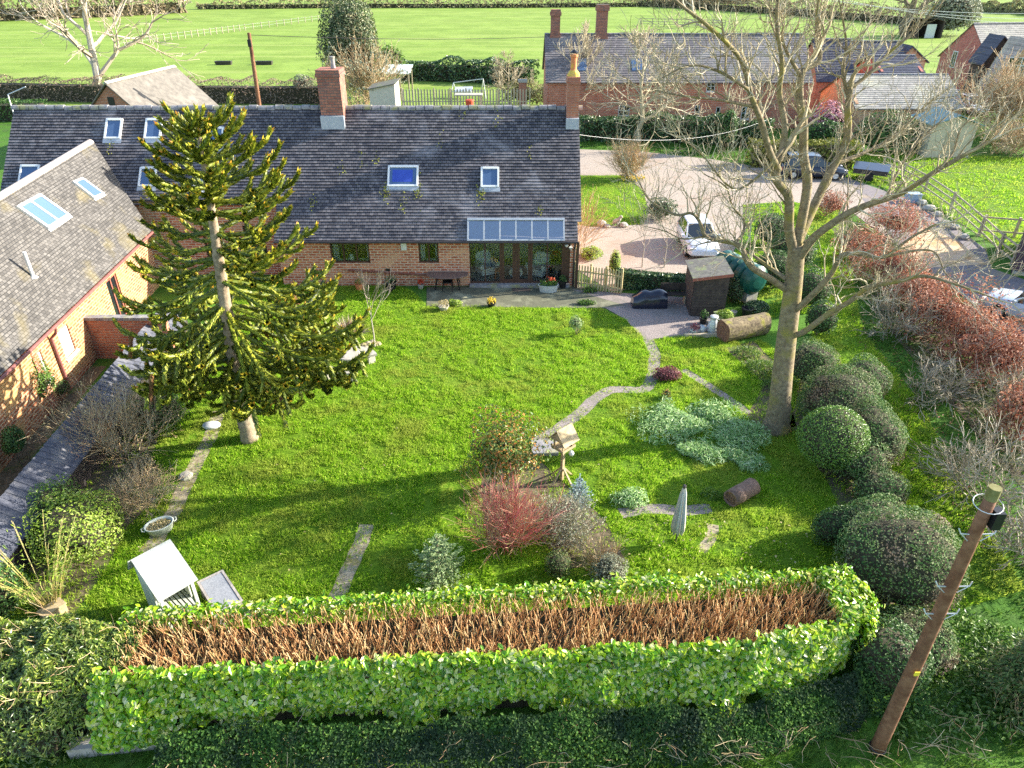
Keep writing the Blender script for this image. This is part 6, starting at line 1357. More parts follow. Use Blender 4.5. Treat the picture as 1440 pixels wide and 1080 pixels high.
# island ornaments
q = G(867, 318); t = thing("stone_dog", "small pale stone animal ornament at the lower edge of the island grass", "ornament", (q[0], q[1], .02), -.8); b = MB(); b.tube([(-.22, 0, .2), (0, 0, .28), (.16, 0, .42), (.22, 0, .58)], [.12, .16, .12, .08], 8); b.tube([(.2, 0, .62), (.3, 0, .60), (.38, 0, .57)], [.08, .09, .04], 7); [b.tube([(x_, y_, .25), (x_ + .02, y_, 0)], [.05, .04], 5) for x_ in (-.2, .12) for y_ in (-.08, .08)]; part("body", b, M['stone'], t, False, True)
for i, (px, py, s_) in enumerate(((846, 317, .3), (877, 319, .26), (854, 320, .2))):
    q = G(px, py); b = MB(); b.lathe([(.8 * s_, 0), (s_, s_ * .4), (.6 * s_, s_ * .9), (0, s_)], 7, (q[0], q[1], .012)); single("rock", b, M['stone'], "pale rock on the lower kerb of the island grass", "rock", (q[0], q[1], .012), "rocks on the island kerb")
t = thing("daffodils", "yellow daffodils at the foot of the round tan shrub", "flowers", (*G(890, 255)[:2], .02)); b = MB(); P = rng.normal(size=(160, 3)) * (.35, .22, .06) + (0, 0, .22); leaves(b, P, rng.normal(size=P.shape) + (0, -.5, .2), .14, .6, mi=0); P = rng.normal(size=(200, 3)) * (.35, .22, .05) + (0, 0, .12); leaves(b, P, rng.normal(size=P.shape), .22, .12, mi=1, tdir=(0, 0, 2)); part("blooms", b, [LM['yellow'], LM['mid']], t, False)

# ---- poles and cables
pt_ = AT(1400, 686, 8.35); t = thing("telegraph_pole", "brown wooden telegraph pole with metal fittings beside the hedge end", "telegraph pole", (7.23, 8.35, 0)); d = (pt_[0] - 7.23)
b = MB(); zz_ = np.linspace(0, 6.45, 12); b.tube(np.stack([d * zz_ / 6.67, 0 * zz_, zz_], 1), np.linspace(.14, .088, 12), 16); part("shaft", b, M['poletimber'], t, False, True); b = MB(); b.tube([(d * .967, 0, 6.451), (d, 0, 6.67)], .093, 16); part("top", b, M['poletop'], t, False)
for z_ in (5.75, 4.6, 3.95):
    for s in (-1, 1): b = MB(); x_ = d * z_ / 6.67; b.tube([(x_ + s * .10, -.02, z_), (x_ + s * .26, -.05, z_ + .04), (x_ + s * .30, -.02, z_ + .12)], .012, 5); b.tube([(x_ + s * .10, -.04, z_ - .12), (x_ + s * .24, -.05, z_ + .02)], .008, 4); part("step_iron", b, M['galv'], t, False)
b = MB(); b.box(-.07, .07, -.12, .06, -.16, .16, M=np.array(Matrix.Translation((d * 6.1 / 6.67 + .17, -.02, 6.1)))); part("junction_box", b, M['black'], t, False)
b = MB(); an = np.linspace(0, 6.283, 17); b.tube([(d * 6.4 / 6.67 + .22 * math.cos(a), .18 * math.sin(a), 6.35 + .05 * math.sin(a)) for a in an], .008, 4); part("cable_loop", b, M['white'], t, False)
b = MB(); b.box(-.045, .045, -.015, .0, -.05, .05, M=np.array(Matrix.Translation((d * 2.55 / 6.67 - .03, -.145, 2.55)))); part("plate", b, mat("yellow_plate", (.7, .55, .03), (.75, .6, .06), 9, .5), t, False)
b = MB(); b.tube([(.15 * math.cos(a), .15 * math.sin(a), .12) for a in an], .012, 4); part("base_band", b, M['gutter'], t, False)
q = G(363, 150); bq = np.array([AT(363, 150, 60.0)[0], 60.0, 0]); tp_ = AT(350, 46, 60.0); t = thing("telegraph_pole", "far wooden pole rising behind the barn ridge against the field", "telegraph pole", bq); zt = tp_[2]; dx = tp_[0] - bq[0] 
b = MB(); b.tube([(0, 0, 0), (dx, 0, zt)], [.19, .13], 10); part("shaft", b, M['poletimber'], t, False)
b = MB(); b.box(-.12, .12, -.3, -.15, -.25, .25, M=np.array(Matrix.Translation((dx * .93, 0, zt - .7)))); part("transformer", b, M['black'], t, False)
def cable(label, a, b_, sag, r=.014, m='gutter'):
    a, b_ = np.array(a, float), np.array(b_, float); u = np.linspace(0, 1, 24)[:, None]; P = a * (1 - u) + b_ * u - np.array([0, 0, 1]) * sag * 4 * u * (1 - u); b = MB(); b.tube(P, r, 4); single("cable", b, M[m], label, "cable", a)
top2 = np.array([bq[0] + dx, 60, zt - .15])
cable("dark cable running from the far pole top over the field toward the right", top2, (40, 100, 8.5), 1.6, .02)
cable("pale cable slung low from the barn end across the farmhouse hedge", (3.1, 35.9, 6.1), G(1080, 168, 2.6), .8, .008, 'white')
for i in range(3): cable(("lowest", "middle", "topmost")[2 - i] + " of three pale overhead wires crossing the far paddocks", AT(1130 + 20 * i, -4, 120), AT(1500, 18 + 9 * i, 120), .8, .03, 'white')
# ---- vehicles
def loft(mb, st, mi=None):
    """stations along x: (x, half width, z bottom, z top); soft shouldered sections"""
    V = []
    for x_, w_, a, c in st: m_ = a + (c - a) * .55; V += [(x_, -w_ * .86, a), (x_, -w_, a + (c - a) * .22), (x_, -w_, m_), (x_, -w_ * .93, c - (c - a) * .08), (x_, -w_ * .8, c), (x_, 0, c + .015), (x_, w_ * .8, c), (x_, w_ * .93, c - (c - a) * .08), (x_, w_, m_), (x_, w_, a + (c - a) * .22), (x_, w_ * .86, a)]
    n = 11; k = len(st); mb.add(V, [(i * n + j, i * n + j + 1, i * n + n + j + 1, i * n + n + j) for i in range(k - 1) for j in range(n - 1)] + [(i * n + n - 1, i * n, i * n + n, i * n + n + n - 1) for i in range(k - 1)], mi); mb.poly(V[:n][::-1], mi); mb.poly(V[-n:], mi)
def car(label, loc, rz, paint, L=4.3, W=1.8, H=1.5, est=True):
    t = thing("parked_car", label, "car", (loc[0], loc[1], .016), rz, "parked cars"); h = L / 2; w = W / 2
    b = MB(); loft(b, [(-h, w * .80, .38, .72), (-h + .12, w * .93, .26, .88), (-h + .9, w, .22, .94), (-.2, w, .20, .93), (h - 1.25, w, .21, .92), (h - .35, w * .94, .24, .80), (h - .06, w * .84, .30, .66), (h, w * .74, .36, .56)]); part("body", b, paint, t, False, True)
    gx0, gx1 = (-h + .15, h - 1.15); r0 = -h + (.45 if est else .9); b = MB()
    V = [(gx0, -w * .90, .90), (gx0, w * .90, .90), (gx1, w * .90, .90), (gx1, -w * .90, .90), (r0, -w * .70, H - .05), (r0, w * .70, H - .05), (gx1 - .85, w * .70, H - .05), (gx1 - .85, -w * .70, H - .05)]
    b.add(V, [(0, 1, 5, 4), (1, 2, 6, 5), (2, 3, 7, 6), (3, 0, 4, 7)]); part("windows", b, M['pane'], t, False)
    b = MB(); loft(b, [(r0 - .06, w * .62, H - .07, H - .03), (r0 + .2, w * .72, H - .08, H), (gx1 - 1.1, w * .73, H - .08, H), (gx1 - .80, w * .66, H - .08, H - .04)])
    for s in (-1, 1):
        for (x0, x1) in ((gx1, gx1 - .85), (.15, .08), (gx0, r0)): b.beam((x0, s * w * .905, .90), (x1, s * w * .71, H - .05), .07, .05)
    part("roof", b, paint, t, False)
    for sx in (-1, 1):
        for sy in (-1, 1):
            Mr = np.array(Matrix.Translation((sx * (h - .82), sy * (w - .10), .31)) @ Matrix.Rotation(math.pi / 2, 4, 'X')); b = MB(); b.lathe([(.19, -.105), (.29, -.105), (.315, -.06), (.315, .06), (.29, .105), (.19, .105)], 20, M=Mr); wh = part("wheel", b, M['black'], t, False)
            b = MB(); b.lathe([(0, -.108), (.185, -.108), (.185, .108), (0, .108)], 14, M=Mr); part("rim", b, M['galv'], wh, False)
        for k, (x_, m_) in enumerate(((h - .16, M['white']), (-h + .02, LM['red']))):
            b = MB(); b.box(x_, x_ + .12 if k == 0 else x_ + .03, sx * w * .72 - .14, sx * w * .72 + .14, .58 if k == 0 else .62, .70 if k == 0 else .80); part("headlight" if k == 0 else "tail_light", b, m_, t, False)
        b = MB(); b.box(gx1 - .25, gx1 - .12, sx * (w + .02), sx * (w + .16), .90, 1.02); part("wing_mirror", b, paint, t, False)
M['carwhite'] = mat("white_car_paint", (.62, .66, .72), None, rough=.25, spec=.6); M['carblue'] = mat("dark_blue_car_paint", (.012, .018, .035), None, rough=.2, spec=.7); M['carsilver'] = mat("silver_car_paint", (.45, .50, .56), None, rough=.25, spec=.6)
car("white car parked on the gravel behind the garden shed", (G(978, 374)[:2] + G(978, 334)[:2]) / 2 + (.1, .3), -math.pi / 2 - .02, M['carwhite'], 3.9, 1.7, 1.46)
q = G(1138, 252); car("dark blue estate car parked side on by the box hedge", (q[0] + .3, q[1] + .6), -.12, M['carblue'], 4.5, 1.85, 1.6)
q = G(1445, 462); car("pale silver car at the right frame edge by the dark garage", (q[0] + .75, q[1] + .6), 2.3, M['carsilver'], 4.3, 1.8, 1.48)
q = G(1363, 158); car("small far white car parked in the yard of the tall brick house", (q[0], q[1]), -math.pi / 2, M['carwhite'], 4.2, 1.8, 1.6)
q = G(1222, 252); t = thing("covered_trailer", "dark covered trailer standing on the paddock grass beyond the drive", "trailer", (q[0], q[1], .012), -.5); b = MB(); b.box(-1.1, 1.1, -.7, .7, .45, .75); part("body", b, M['gutter'], t, False); b = MB(); b.prism([(-1.15, -.75, .752), (1.15, -.75, .752), (1.15, .75, .95), (-1.15, .75, .95)], (0, 0, .03)); part("cover", b, M['tarp'], t, False)
for s in (-1, 1): b = MB(); b.lathe([(0, -.09), (.28, -.09), (.3, 0), (.28, .09), (0, .09)], 16, M=np.array(Matrix.Translation((0, s * .8, .3)) @ Matrix.Rotation(math.pi / 2, 4, 'X'))); part("wheel", b, M['black'], t, False)
b = MB(); b.beam((1.1, 0, .5), (1.9, 0, .35), .08, .08); b.beam((1.88, 0, .36), (1.88, 0, 0), .06, .06); part("drawbar", b, M['gutter'], t, False)
# ---- post and rail fences by the road
def rails(name, label, pts, h=1.15, group=None, n=3, m='wood_grey', pw=.12, rw=.09, world=None):
    P = [np.array([*G(*p)[:2], 0]) for p in pts] if world is None else [np.array([*p, 0], float) for p in world]; t = thing(name, label, "fence", tuple(P[0]), 0, group)
    for p in P: b = MB(); b.box(p[0] - pw / 2, p[0] + pw / 2, p[1] - pw / 2, p[1] + pw / 2, 0, h); part("post", b, M[m], t)
    for k in range(n):
        for i in range(len(P) - 1): z = h * (.25 + .65 * k / max(1, n - 1)); b = MB(); b.beam(P[i] + (0, -.08, z), P[i + 1] + (0, -.08, z), .04, rw); part("rail", b, M[m], t)
rails("post_and_rail_fence", "wooden post and rail fence along the road beside the bright paddock", [(1240, 240), (1268, 252), (1300, 270), (1336, 296), (1376, 332), (1402, 358), (1422, 374)])
rails("post_and_rail_fence", "short wooden rail fence meeting the dark garage at the right edge", [(1378, 330), (1425, 334), (1480, 336)], n=2)
for i, (px, py, s_) in enumerate(((1306, 296, .35), (1318, 304, .3), (1330, 318, .32), (1342, 322, .28), (1355, 336, .3), (1296, 288, .32))):
    q = G(px, py); b = MB(); b.lathe([(.8 * s_, 0), (s_, s_ * .4), (.65 * s_, s_ * .85), (0, s_)], 7, (q[0], q[1], .016), sx=R.uniform(.9, 1.3)); single("rock", b, M['stone'], "grey stone along the foot of the road fence", "rock", (q[0], q[1], .016), "stones along the road fence")
q = G(1282, 284); single("crate", (lambda b: (b.box(-.4, .4, -.3, .3, 0, .5), b.box(-.43, .43, -.33, .33, .502, .56), b)[2])(MB()), mat("blue_grey_plastic", (.25, .33, .42), (.32, .4, .48), 6, .5), "blue grey lidded bin beside the stones on the road edge", "bin", (q[0], q[1], .02), world=False)
q = G(1421, 384); t = thing("dark_garage", "dark purple brown timber garage cut off by the right frame edge", "garage", (q[0], q[1], 0), -.62); b = MB(); b.box(.0, 4, -.0, 5, 0, 2.3); part("wall", b, mat("plum_boards", (.05, .028, .04), (.085, .05, .065), 8, .7, .2), t, False); b = MB(); b.box(-.1, 4.1, -.15, 5.1, 2.302, 2.45); part("roof", b, M['gutter'], t, False); b = MB(); b.box(.05, 4, -.06, -.002, 0, .16); part("plinth", b, M['stone'], t, False)
# ================================================================== far buildings
M['tile_far'] = brick_mat("far_roof_tile", (.15, .135, .14), (.22, .20, .20), (.09, .08, .09), bw=.3, rh=.22, ms=.02, axis='x', kz=1.4, rough=.8, weather=(.30, .28, .25), wscale=.25, wlo=.5, whi=.8)
M['tile_grey'] = brick_mat("grey_roof_tile", (.30, .28, .25), (.40, .37, .33), (.2, .19, .17), bw=.35, rh=.25, ms=.02, axis='x', kz=1.4, rough=.85, weather=(.42, .40, .30), wscale=.3)
M['tile_slate'] = brick_mat("blue_slate", (.05, .055, .08), (.08, .085, .115), (.03, .03, .05), bw=.3, rh=.22, ms=.015, axis='x', kz=1.4, rough=.6)
M['brick_far'] = brick_mat("farmhouse_brick", (.40, .11, .06), (.54, .19, .11), (.44, .30, .24), bw=.4, rh=.15, ms=.02, weather=(.50, .22, .14), wscale=.4)
M['brick_house'] = brick_mat("new_red_brick", (.38, .10, .08), (.48, .15, .11), (.42, .26, .22), bw=.4, rh=.15, ms=.018)
M['brick_tan'] = brick_mat("sunlit_tan_brick", (.50, .25, .14), (.60, .34, .20), (.52, .38, .28), bw=.4, rh=.15, ms=.018)
def house(name, label, x0, x1, y0, y1, ze, zr, wall, roof, wins=(), cat="house", over=.3, gable_windows=(), chims=(), rz=0.0, door=None):
    """gabled house, ridge along its local x; origin at the near left corner"""
    t = thing(name, label, cat, (x0, y0, 0), rz); L, D = x1 - x0, y1 - y0; ym = D / 2
    b = MB(); hs = [w[:4] for w in wins] + ([door] if door else [])
    panel_wall(b, 0, L, 0, 0, ze, hs, .25)
    for x_, s in ((0, 1), (L, -1)): b.prism([(x_, .25, 0), (x_, D, 0), (x_, D, ze), (x_, ym, zr - .08), (x_, .25, ze + .2)], (s * .25, 0, 0))
    b.box(.25, L - .25, D - .25, D, 0, ze); part("wall", b, wall, t, False)
    k = (zr - ze) / ym; r = MB(); n = max(6, int(math.hypot(ym, zr - ze) / .25))
    for side in (0, 1):
        for i in range(n):
            u0, u1 = i / n, (i + 1) / n + .004; f = lambda x_, u, h: (x_, (-over + (ym + over) * u) if side == 0 else D + over - (ym + over) * u, ze - k * over + (zr - ze + k * over) * u + h)
            V = [f(-over * .6, u0, 0), f(L + over * .6, u0, 0), f(-over * .6, u0, .05), f(L + over * .6, u0, .05), f(-over * .6, u1, .012), f(L + over * .6, u1, .012)]; r.add(V, [(0, 1, 3, 2), (2, 3, 5, 4)])
        r.poly([f(-over * .6, 0, -.03), f(L + over * .6, 0, -.03), f(L + over * .6, 1, -.03), f(-over * .6, 1, -.03)])
    rf = part("roof", r, roof, t, False)
    b = MB(); x_ = -over * .6
    while x_ < L + over * .5: b.prism([(x_, ym - .16, zr), (x_, ym - .1, zr + .1), (x_, ym + .1, zr + .1), (x_, ym + .16, zr)], (.42, 0, 0)); x_ += .45
    part("ridge_tiles", b, M['ridge'], rf, False)
    for w in wins:
        x_a, x_b, za, zb, nl = w[:5]; window(t, x_a, x_b, za, zb, 0, nl, M['white'] if len(w) < 6 else w[5], M['pane'], t=.07, inset=.05, bars=1 if len(w) < 7 else w[6], world=False)
    for (gy, gz, gw_, gh, side) in gable_windows:
        f = MB(); X = -.03 if side == 0 else L - .03; f.box(X, X + .06, gy - gw_ / 2, gy + gw_ / 2, gz, gz + gh); w = part("window", f, M['white'], t, False); p = MB(); X2 = -.045 if side == 0 else L + .035; p.box(X2, X2 + .01, gy - gw_ / 2 + .1, gy - .04, gz + .1, gz + gh - .1); p.box(X2, X2 + .01, gy + .04, gy + gw_ / 2 - .1, gz + .1, gz + gh - .1); part("pane", p, M['pane'], w, False)
    for (cx, cy, w_, z0, z1, m_) in chims:
        b = MB(); b.box(cx - w_, cx + w_, cy - w_ * .75, cy + w_ * .75, z0, z1 - .5); b.box(cx - w_ * 1.2, cx + w_ * 1.2, cy - w_ * .95, cy + w_ * .95, z1 - .5, z1 - .2); b.box(cx - w_ * 1.05, cx + w_ * 1.05, cy - w_ * .8, cy + w_ * .8, z1 - .2, z1); b.prism([(cx - w_ * 1.35, cy - w_, z0), (cx + w_ * 1.35, cy - w_, z0), (cx + w_, cy - w_, z0 + .9), (cx - w_, cy - w_, z0 + .9)], (0, w_ * 2, 0)); part("chimney", b, m_, rf, False)
    return t
FY = 68.0
fx0 = AT(770, 112, FY)[0]; fx1 = AT(1140, 112, FY)[0]; ze = AT(900, 112, FY)[2]; zr = AT(950, 48, FY + 4.2)[2]
def fwin(px0, px1, py0, py1, nl): a = AT(px0, py1, FY); c = AT(px1, py0, FY); return (a[0] - fx0, c[0] - fx0, a[2], c[2], nl)
house("brick_farmhouse", "long red brick farmhouse with two tall chimneys beyond the far hedge", fx0, fx1, FY, FY + 8.4, ze, zr, M['brick_far'], M['tile_far'],
      [fwin(869, 886, 148, 163, 2), fwin(993, 1007, 114, 129, 2), fwin(975, 985, 148, 168, 1), fwin(1005, 1014, 150, 168, 1), fwin(1041, 1056, 150, 168, 2)], chims=[(AT(781, 40, 72)[0] - fx0, 4.2, .42, zr - .7, AT(781, 13, 72.2)[2], M['brick_chim']), (AT(846, 40, 72)[0] - fx0, 4.2, .5, zr - .7, AT(846, 6, 72.2)[2], M['brick_chim'])])
fh = [o for o in bpy.data.objects if o.name == "brick_farmhouse"][0]
for px0, py0 in ((817, 97), (896, 94)):
    k = (zr - ze) / 4.2; y_ = 1.2; b = MB(); q = AT(px0, py0, FY + y_); X = q[0] - fx0; f = lambda x_, y, h: (x_, y, ze + k * y + h)
    b.add([f(X - .5, .75, .1), f(X + .5, .75, .1), f(X + .5, 1.8, .1), f(X - .5, 1.8, .1), f(X - .5, .75, -.05), f(X + .5, .75, -.05), f(X + .5, 1.8, -.05), f(X - .5, 1.8, -.05)], [(0, 1, 2, 3), (0, 4, 5, 1), (1, 5, 6, 2), (2, 6, 7, 3), (3, 7, 4, 0)]); part("roof_window", b, M['skypane'], fh, False)
# low grey roofed range, slate roofs and small gable behind it
a = AT(1203, 156, 64.0); c = AT(1353, 156, 64.0); house("stable_range", "low brick outbuilding with pale grey lichened roof beside the farmhouse", a[0], c[0], 64, 72, max(2.3, AT(1300, 150, 64)[2]), AT(1280, 105, 68)[2], M['brick_tan'], M['tile_grey'], cat="outbuilding", door=None)
for i, (xa, xb, Y, pe, pr, wall, rf, lab) in enumerate(((1150, 1200, 76, 110, 55, 'brick_far', 'tile_slate', "slate roofed brick cottage just right of the farmhouse"), (1205, 1275, 80, 95, 58, 'brick_house', 'tile_slate', "dark slate roofed brick house behind the low grey roofed range"), (1240, 1300, 74, 104, 78, 'brick_house', 'tile_slate', "small blue slate roof in front of the taller slate roofed house"))):
    a = AT(xa, pe, Y); c = AT(xb, pe, Y); house("brick_house", lab, a[0], c[0], Y, Y + 6, a[2], AT(xa, pr, Y + 3)[2], M[wall], M[rf])
# brick gable facing the camera between the slate roofs
def gable_house(name, label, px0, px1, pye, pyr, Y, D, wall, roof, wins=(), ridge_px=None):
    """ridge runs away from the camera; the gable end is in front"""
    a = AT(px0, pye, Y); c = AT(px1, pye, Y); W = c[0] - a[0]; ze = a[2]; apex = AT((px0 + px1) / 2 if ridge_px is None else ridge_px, pyr, Y); xm = apex[0] - a[0]; zr = apex[2]; t = thing(name, label, "house", (a[0], Y, 0))
    b = MB(); b.prism([(0, 0, 0), (W, 0, 0), (W, 0, ze), (xm, 0, zr), (0, 0, ze)], (0, .3, 0)); b.box(0, .3, .302, D, 0, ze); b.box(W - .3, W, .302, D, 0, ze); b.box(.3, W - .3, D - .3, D, 0, ze); part("wall", b, wall, t, False)
    r = MB()
    for (xe, ) in ((-.3,), (W + .3,)):
        k = (zr - ze) / (xm if xe < 0 else W - xm); r.prism([(xe, -.25, ze - .3 * k + .02), (xm, -.25, zr + .02), (xm, D + .2, zr + .02), (xe, D + .2, ze - .3 * k + .02)], (0, 0, .12))
    part("roof", r, roof, t, False)
    for (qx, qy, w_, h_) in wins:
        q = AT(qx, qy, Y); f = MB(); X = q[0] - a[0]; f.box(X - w_ / 2, X + w_ / 2, -.05, -.002, q[2] - h_ / 2, q[2] + h_ / 2); w = part("window", f, M['white'], t, False); p = MB(); n_ = max(1, round(w_ / .7))
        for i in range(n_):
            for j in range(max(1, round(h_ / .7))): dx_, dz_ = w_ / n_, h_ / max(1, round(h_ / .7)); p.box(X - w_ / 2 + dx_ * i + .06, X - w_ / 2 + dx_ * (i + 1) - .06, -.062, -.052, q[2] - h_ / 2 + dz_ * j + .06, q[2] - h_ / 2 + dz_ * (j + 1) - .06)
        part("pane", p, M['pane'], w, False)
gable_house("brick_house", "small orange brick gable between the slate roofs and the tall house", 1262, 1302, 86, 66, 82, 3, M['brick_tan'], M['tile_slate'])
a = AT(1392, 88, 86.0); house("brick_house", "tall red brick house with narrow white gable windows at top right", a[0], a[0] + 16, 86, 94, a[2], AT(1369, 33, 90.2)[2], M['brick_house'], M['tile_grey'], rz=.17, gable_windows=((2.2, a[2] - 1.4, .8, 1.8, 0), (5.6, a[2] - 1.2, .8, 1.8, 0), (3.6, a[2] - 4.6, .9, 1.3, 0)))
gable_house("brick_house", "dark slate gabled porch between the tall brick house and the tan one", 1386, 1436, 84, 52, 83, 2.4, M['shedwood'], M['tile_slate'])
gable_house("brick_house", "tan sunlit brick house with wide paned window at the right frame edge", 1396, 1500, 130, 56, 79, 2.8, M['brick_tan'], M['tile_grey'], [(1430, 92, 2.1, 1.5)], 1446)
q = G(1300, 222); c = G(1350, 222); t = thing("timber_outbuilding", "tan rendered outbuilding with blue green roof by the paddock", "outbuilding", (q[0], q[1], 0)); W = c[0] - q[0] + .6; b = MB(); b.box(0, W, 0, 3.2, 0, 2.5); b.prism([(0, 0, 2.5), (W, 0, 2.5), (W / 2, 0, 3.1)], (0, 3.2, 0)); part("wall", b, mat("tan_render", (.42, .36, .26), (.50, .44, .33), 4, .9), t, False)
b = MB(); [b.prism([(x_, -.3, 2.42), (W / 2, -.3, 3.16), (W / 2, 3.5, 3.16), (x_, 3.5, 2.42)], (0, 0, .08)) for x_ in (-.3, W + .3)]; part("roof", b, mat("blue_green_roof", (.10, .19, .20), (.15, .25, .25), 5, .6), t, False); b = MB(); b.box(W * .35, W * .65, -.04, -.002, 0, 2.0); part("door", b, M['wood_grey'], t, False)
# old red shed by the paddock trees
q = G(1305, 54); t = thing("field_shelter", "small dark field shelter with open front below the far tree", "shelter", (q[0], q[1], 0)); b = MB(); b.box(-2.5, -2.2, 0, 4, 0, 3); b.box(2.2, 2.5, 0, 4, 0, 3); b.box(-2.2, 2.2, 3.7, 4, 0, 3); part("wall", b, M['shedwood'], t, False); b = MB(); b.prism([(-2.8, -.4, 3.4), (2.8, -.4, 3.4), (2.8, 4.3, 3.05), (-2.8, 4.3, 3.05)], (0, 0, .12)); part("roof", b, M['gutter'], t, False); b = MB(); b.box(-.5, 1.3, .5, .6, 0, 2.4); part("board", b, M['white'], t, False)
# gabled outbuilding behind the barn at the left
oy = 56.0; A_ = AT(150, 118, oy); B_ = AT(245, 97, oy + 9); t = thing("gabled_outbuilding", "small brick outbuilding with pale grey ridged roof beyond the barn", "outbuilding", (A_[0], oy, 0), -.30)
zr_ = A_[2]; ln = math.hypot(B_[0] - A_[0], 9); t.rotation_euler[2] = math.atan2(9, B_[0] - A_[0]); ze_ = 2.3; hw = 3.4
b = MB(); b.prism([(0, -hw, 0), (0, hw, 0), (0, hw, ze_), (0, 0, zr_ - .1), (0, -hw, ze_)], (.3, 0, 0)); b.prism([(ln, -hw, 0), (ln, hw, 0), (ln, hw, ze_), (ln, 0, zr_ - .1), (ln, -hw, ze_)], (-.3, 0, 0)); [b.box(.3, ln - .3, s * hw - .15, s * hw + .15, 0, ze_) for s in (-1, 1)]; part("wall", b, M['brick_red'], t, False)
b = MB(); kk = (zr_ - ze_) / hw
for s in (-1, 1): b.prism([(-.2, s * (hw + .35), ze_ - .35 * kk), (-.2, 0, zr_), (ln + .2, 0, zr_), (ln + .2, s * (hw + .35), ze_ - .35 * kk)], (0, 0, .09))
orf = part("roof", b, mat("pale_sheet_roof", (.10, .09, .078), (.155, .14, .12), 2.5, .85, .15, c3=(.19, .175, .15), scale3=.6), t, False); b = MB(); x_ = -.2
while x_ < ln: b.prism([(x_, -.2, zr_ + .04), (x_, 0, zr_ + .2), (x_, .2, zr_ + .04)], (.40, 0, 0)); x_ += .43
part("ridge_tiles", b, M['stone'], orf, False); b = MB(); b.box(-.03, -.005, -.25, .25, zr_ - 1.5, zr_ - .9); part("vent", b, M['black'], t, False)
# aerial on the barn ridge
t = thing("aerial", "thin television aerial beyond the left end of the barn ridge", "aerial", (AT(13, 145, 38)[0], 38, 0)); b = MB(); p0 = AT(16, 150, 38); p1 = AT(11, 133, 38); p2 = AT(36, 122, 38); o = np.array([p0[0], 38, 0]); b.tube([o, p0, p1], .03, 5); part("mast", b, M['galv'], t); b = MB(); b.tube([p1, p2], .025, 5); part("boom", b, M['galv'], t)
# ---- yard behind the barn
q = G(520, 150); t = thing("cream_shed", "cream boarded shed with sloping roof seen above the barn ridge", "shed", (AT(520, 140, 70)[0], 70, 0)); w_ = AT(556, 140, 70)[0] - AT(520, 140, 70)[0]; zt = AT(540, 126, 70)[2]
b = MB(); b.box(0, w_, 0, 3.0, 0, zt); b.prism([(0, 0, zt), (w_, 0, zt), (w_, 0, zt + .45)], (0, 3, 0)); part("wall", b, mat("cream_boards", (.52, .46, .36), (.60, .54, .44), 4, .8), t, False); b = MB(); b.prism([(-.15, -.2, zt + .0), (w_ + .15, -.2, zt + .5), (w_ + .15, 3.2, zt + .5), (-.15, 3.2, zt + .0)], (0, 0, .07)); part("roof", b, M['shedroof'], t, False)
b = MB(); b.box(w_ + .002, w_ + .03, .3, 2.7, 0, zt + .3); part("door", b, M['white'], t, False)
t = thing("open_shelter", "open sided shelter with pale sheet roof beside the cream shed", "shelter", (AT(540, 120, 80)[0], 80, 0)); w_ = AT(575, 120, 80)[0] - AT(540, 120, 80)[0]; zt = AT(560, 104, 80)[2]; b = MB(); b.prism([(-.2, -.3, zt), (w_ + .2, -.3, zt), (w_ + .2, 3, zt + .5), (-.2, 3, zt + .5)], (0, 0, .06)); part("roof", b, mat("pale_sheet", (.42, .50, .48), (.5, .58, .56), 3, .6), t, False)
for x_ in (0, w_ / 2, w_):
    for y_ in (0, 2.7): b = MB(); b.box(x_ - .07, x_ + .07, y_ - .07, y_ + .07, 0, zt - .01 + (.0 if y_ == 0 else .44)); part("post", b, M['wood_grey'], t, False)
picket("picket_fence", "long brown picket fence across the yard beyond the barn ridge", (AT(566, 140, 66)[0], 66), (AT(745, 140, 66)[0], 66.0), AT(650, 125, 66)[2], .26, M['wood_grey'], w=.12, posts=9)
t = thing("garden_furniture_heap", "tangle of pale metal swing frame standing on the grass behind the yard", "swing frame", (AT(655, 118, 84)[0], 84, 0)); zt = AT(660, 112, 84)[2]
for (a, c) in (((-1.8, 0, 0), (-1.4, .6, zt * .8)), ((-1.0, 1.2, 0), (-1.4, .6, zt * .8)), ((2.2, 0, 0), (1.9, .6, zt)), ((1.6, 1.2, 0), (1.9, .6, zt)), ((-1.4, .6, zt * .8), (1.9, .6, zt)), ((-1.6, .1, zt * .35), (2.1, .1, zt * .4))): b = MB(); b.tube([a, c], .045, 6); part("tube", b, M['galv'], t, False)
b = MB(); V = [(-1.3, -.2, .5), (.6, -.2, .55), (.7, .8, .9), (-1.2, .8, .85)]; b.prism(V, (0, 0, .25)); part("canopy", b, M['galv'], t, False)
t = thing("tarpaulin_heap", "dark blue tarpaulin heap in front of the yard picket fence", "tarpaulin", (AT(640, 148, 62)[0], 62, 0)); b = MB(); P_ = lump_fn(77); th = np.linspace(0, math.pi / 2, 6); ph = np.linspace(0, 6.283, 16, endpoint=False); D_ = np.array([(math.sin(a) * math.cos(p), math.sin(a) * math.sin(p), math.cos(a)) for a in th for p in ph]); V = D_ * (1.6, .8, 1.9) * (1 + .3 * P_(D_))[:, None]; b.add(V, [(i * 16 + k, (i + 1) * 16 + k, (i + 1) * 16 + (k + 1) % 16, i * 16 + (k + 1) % 16) for i in range(5) for k in range(16)]); part("sheet", b, mat("navy_tarpaulin", (.03, .035, .07), (.05, .06, .1), 4, .4), t, False)
zq = AT(660, 148, 62)[2]
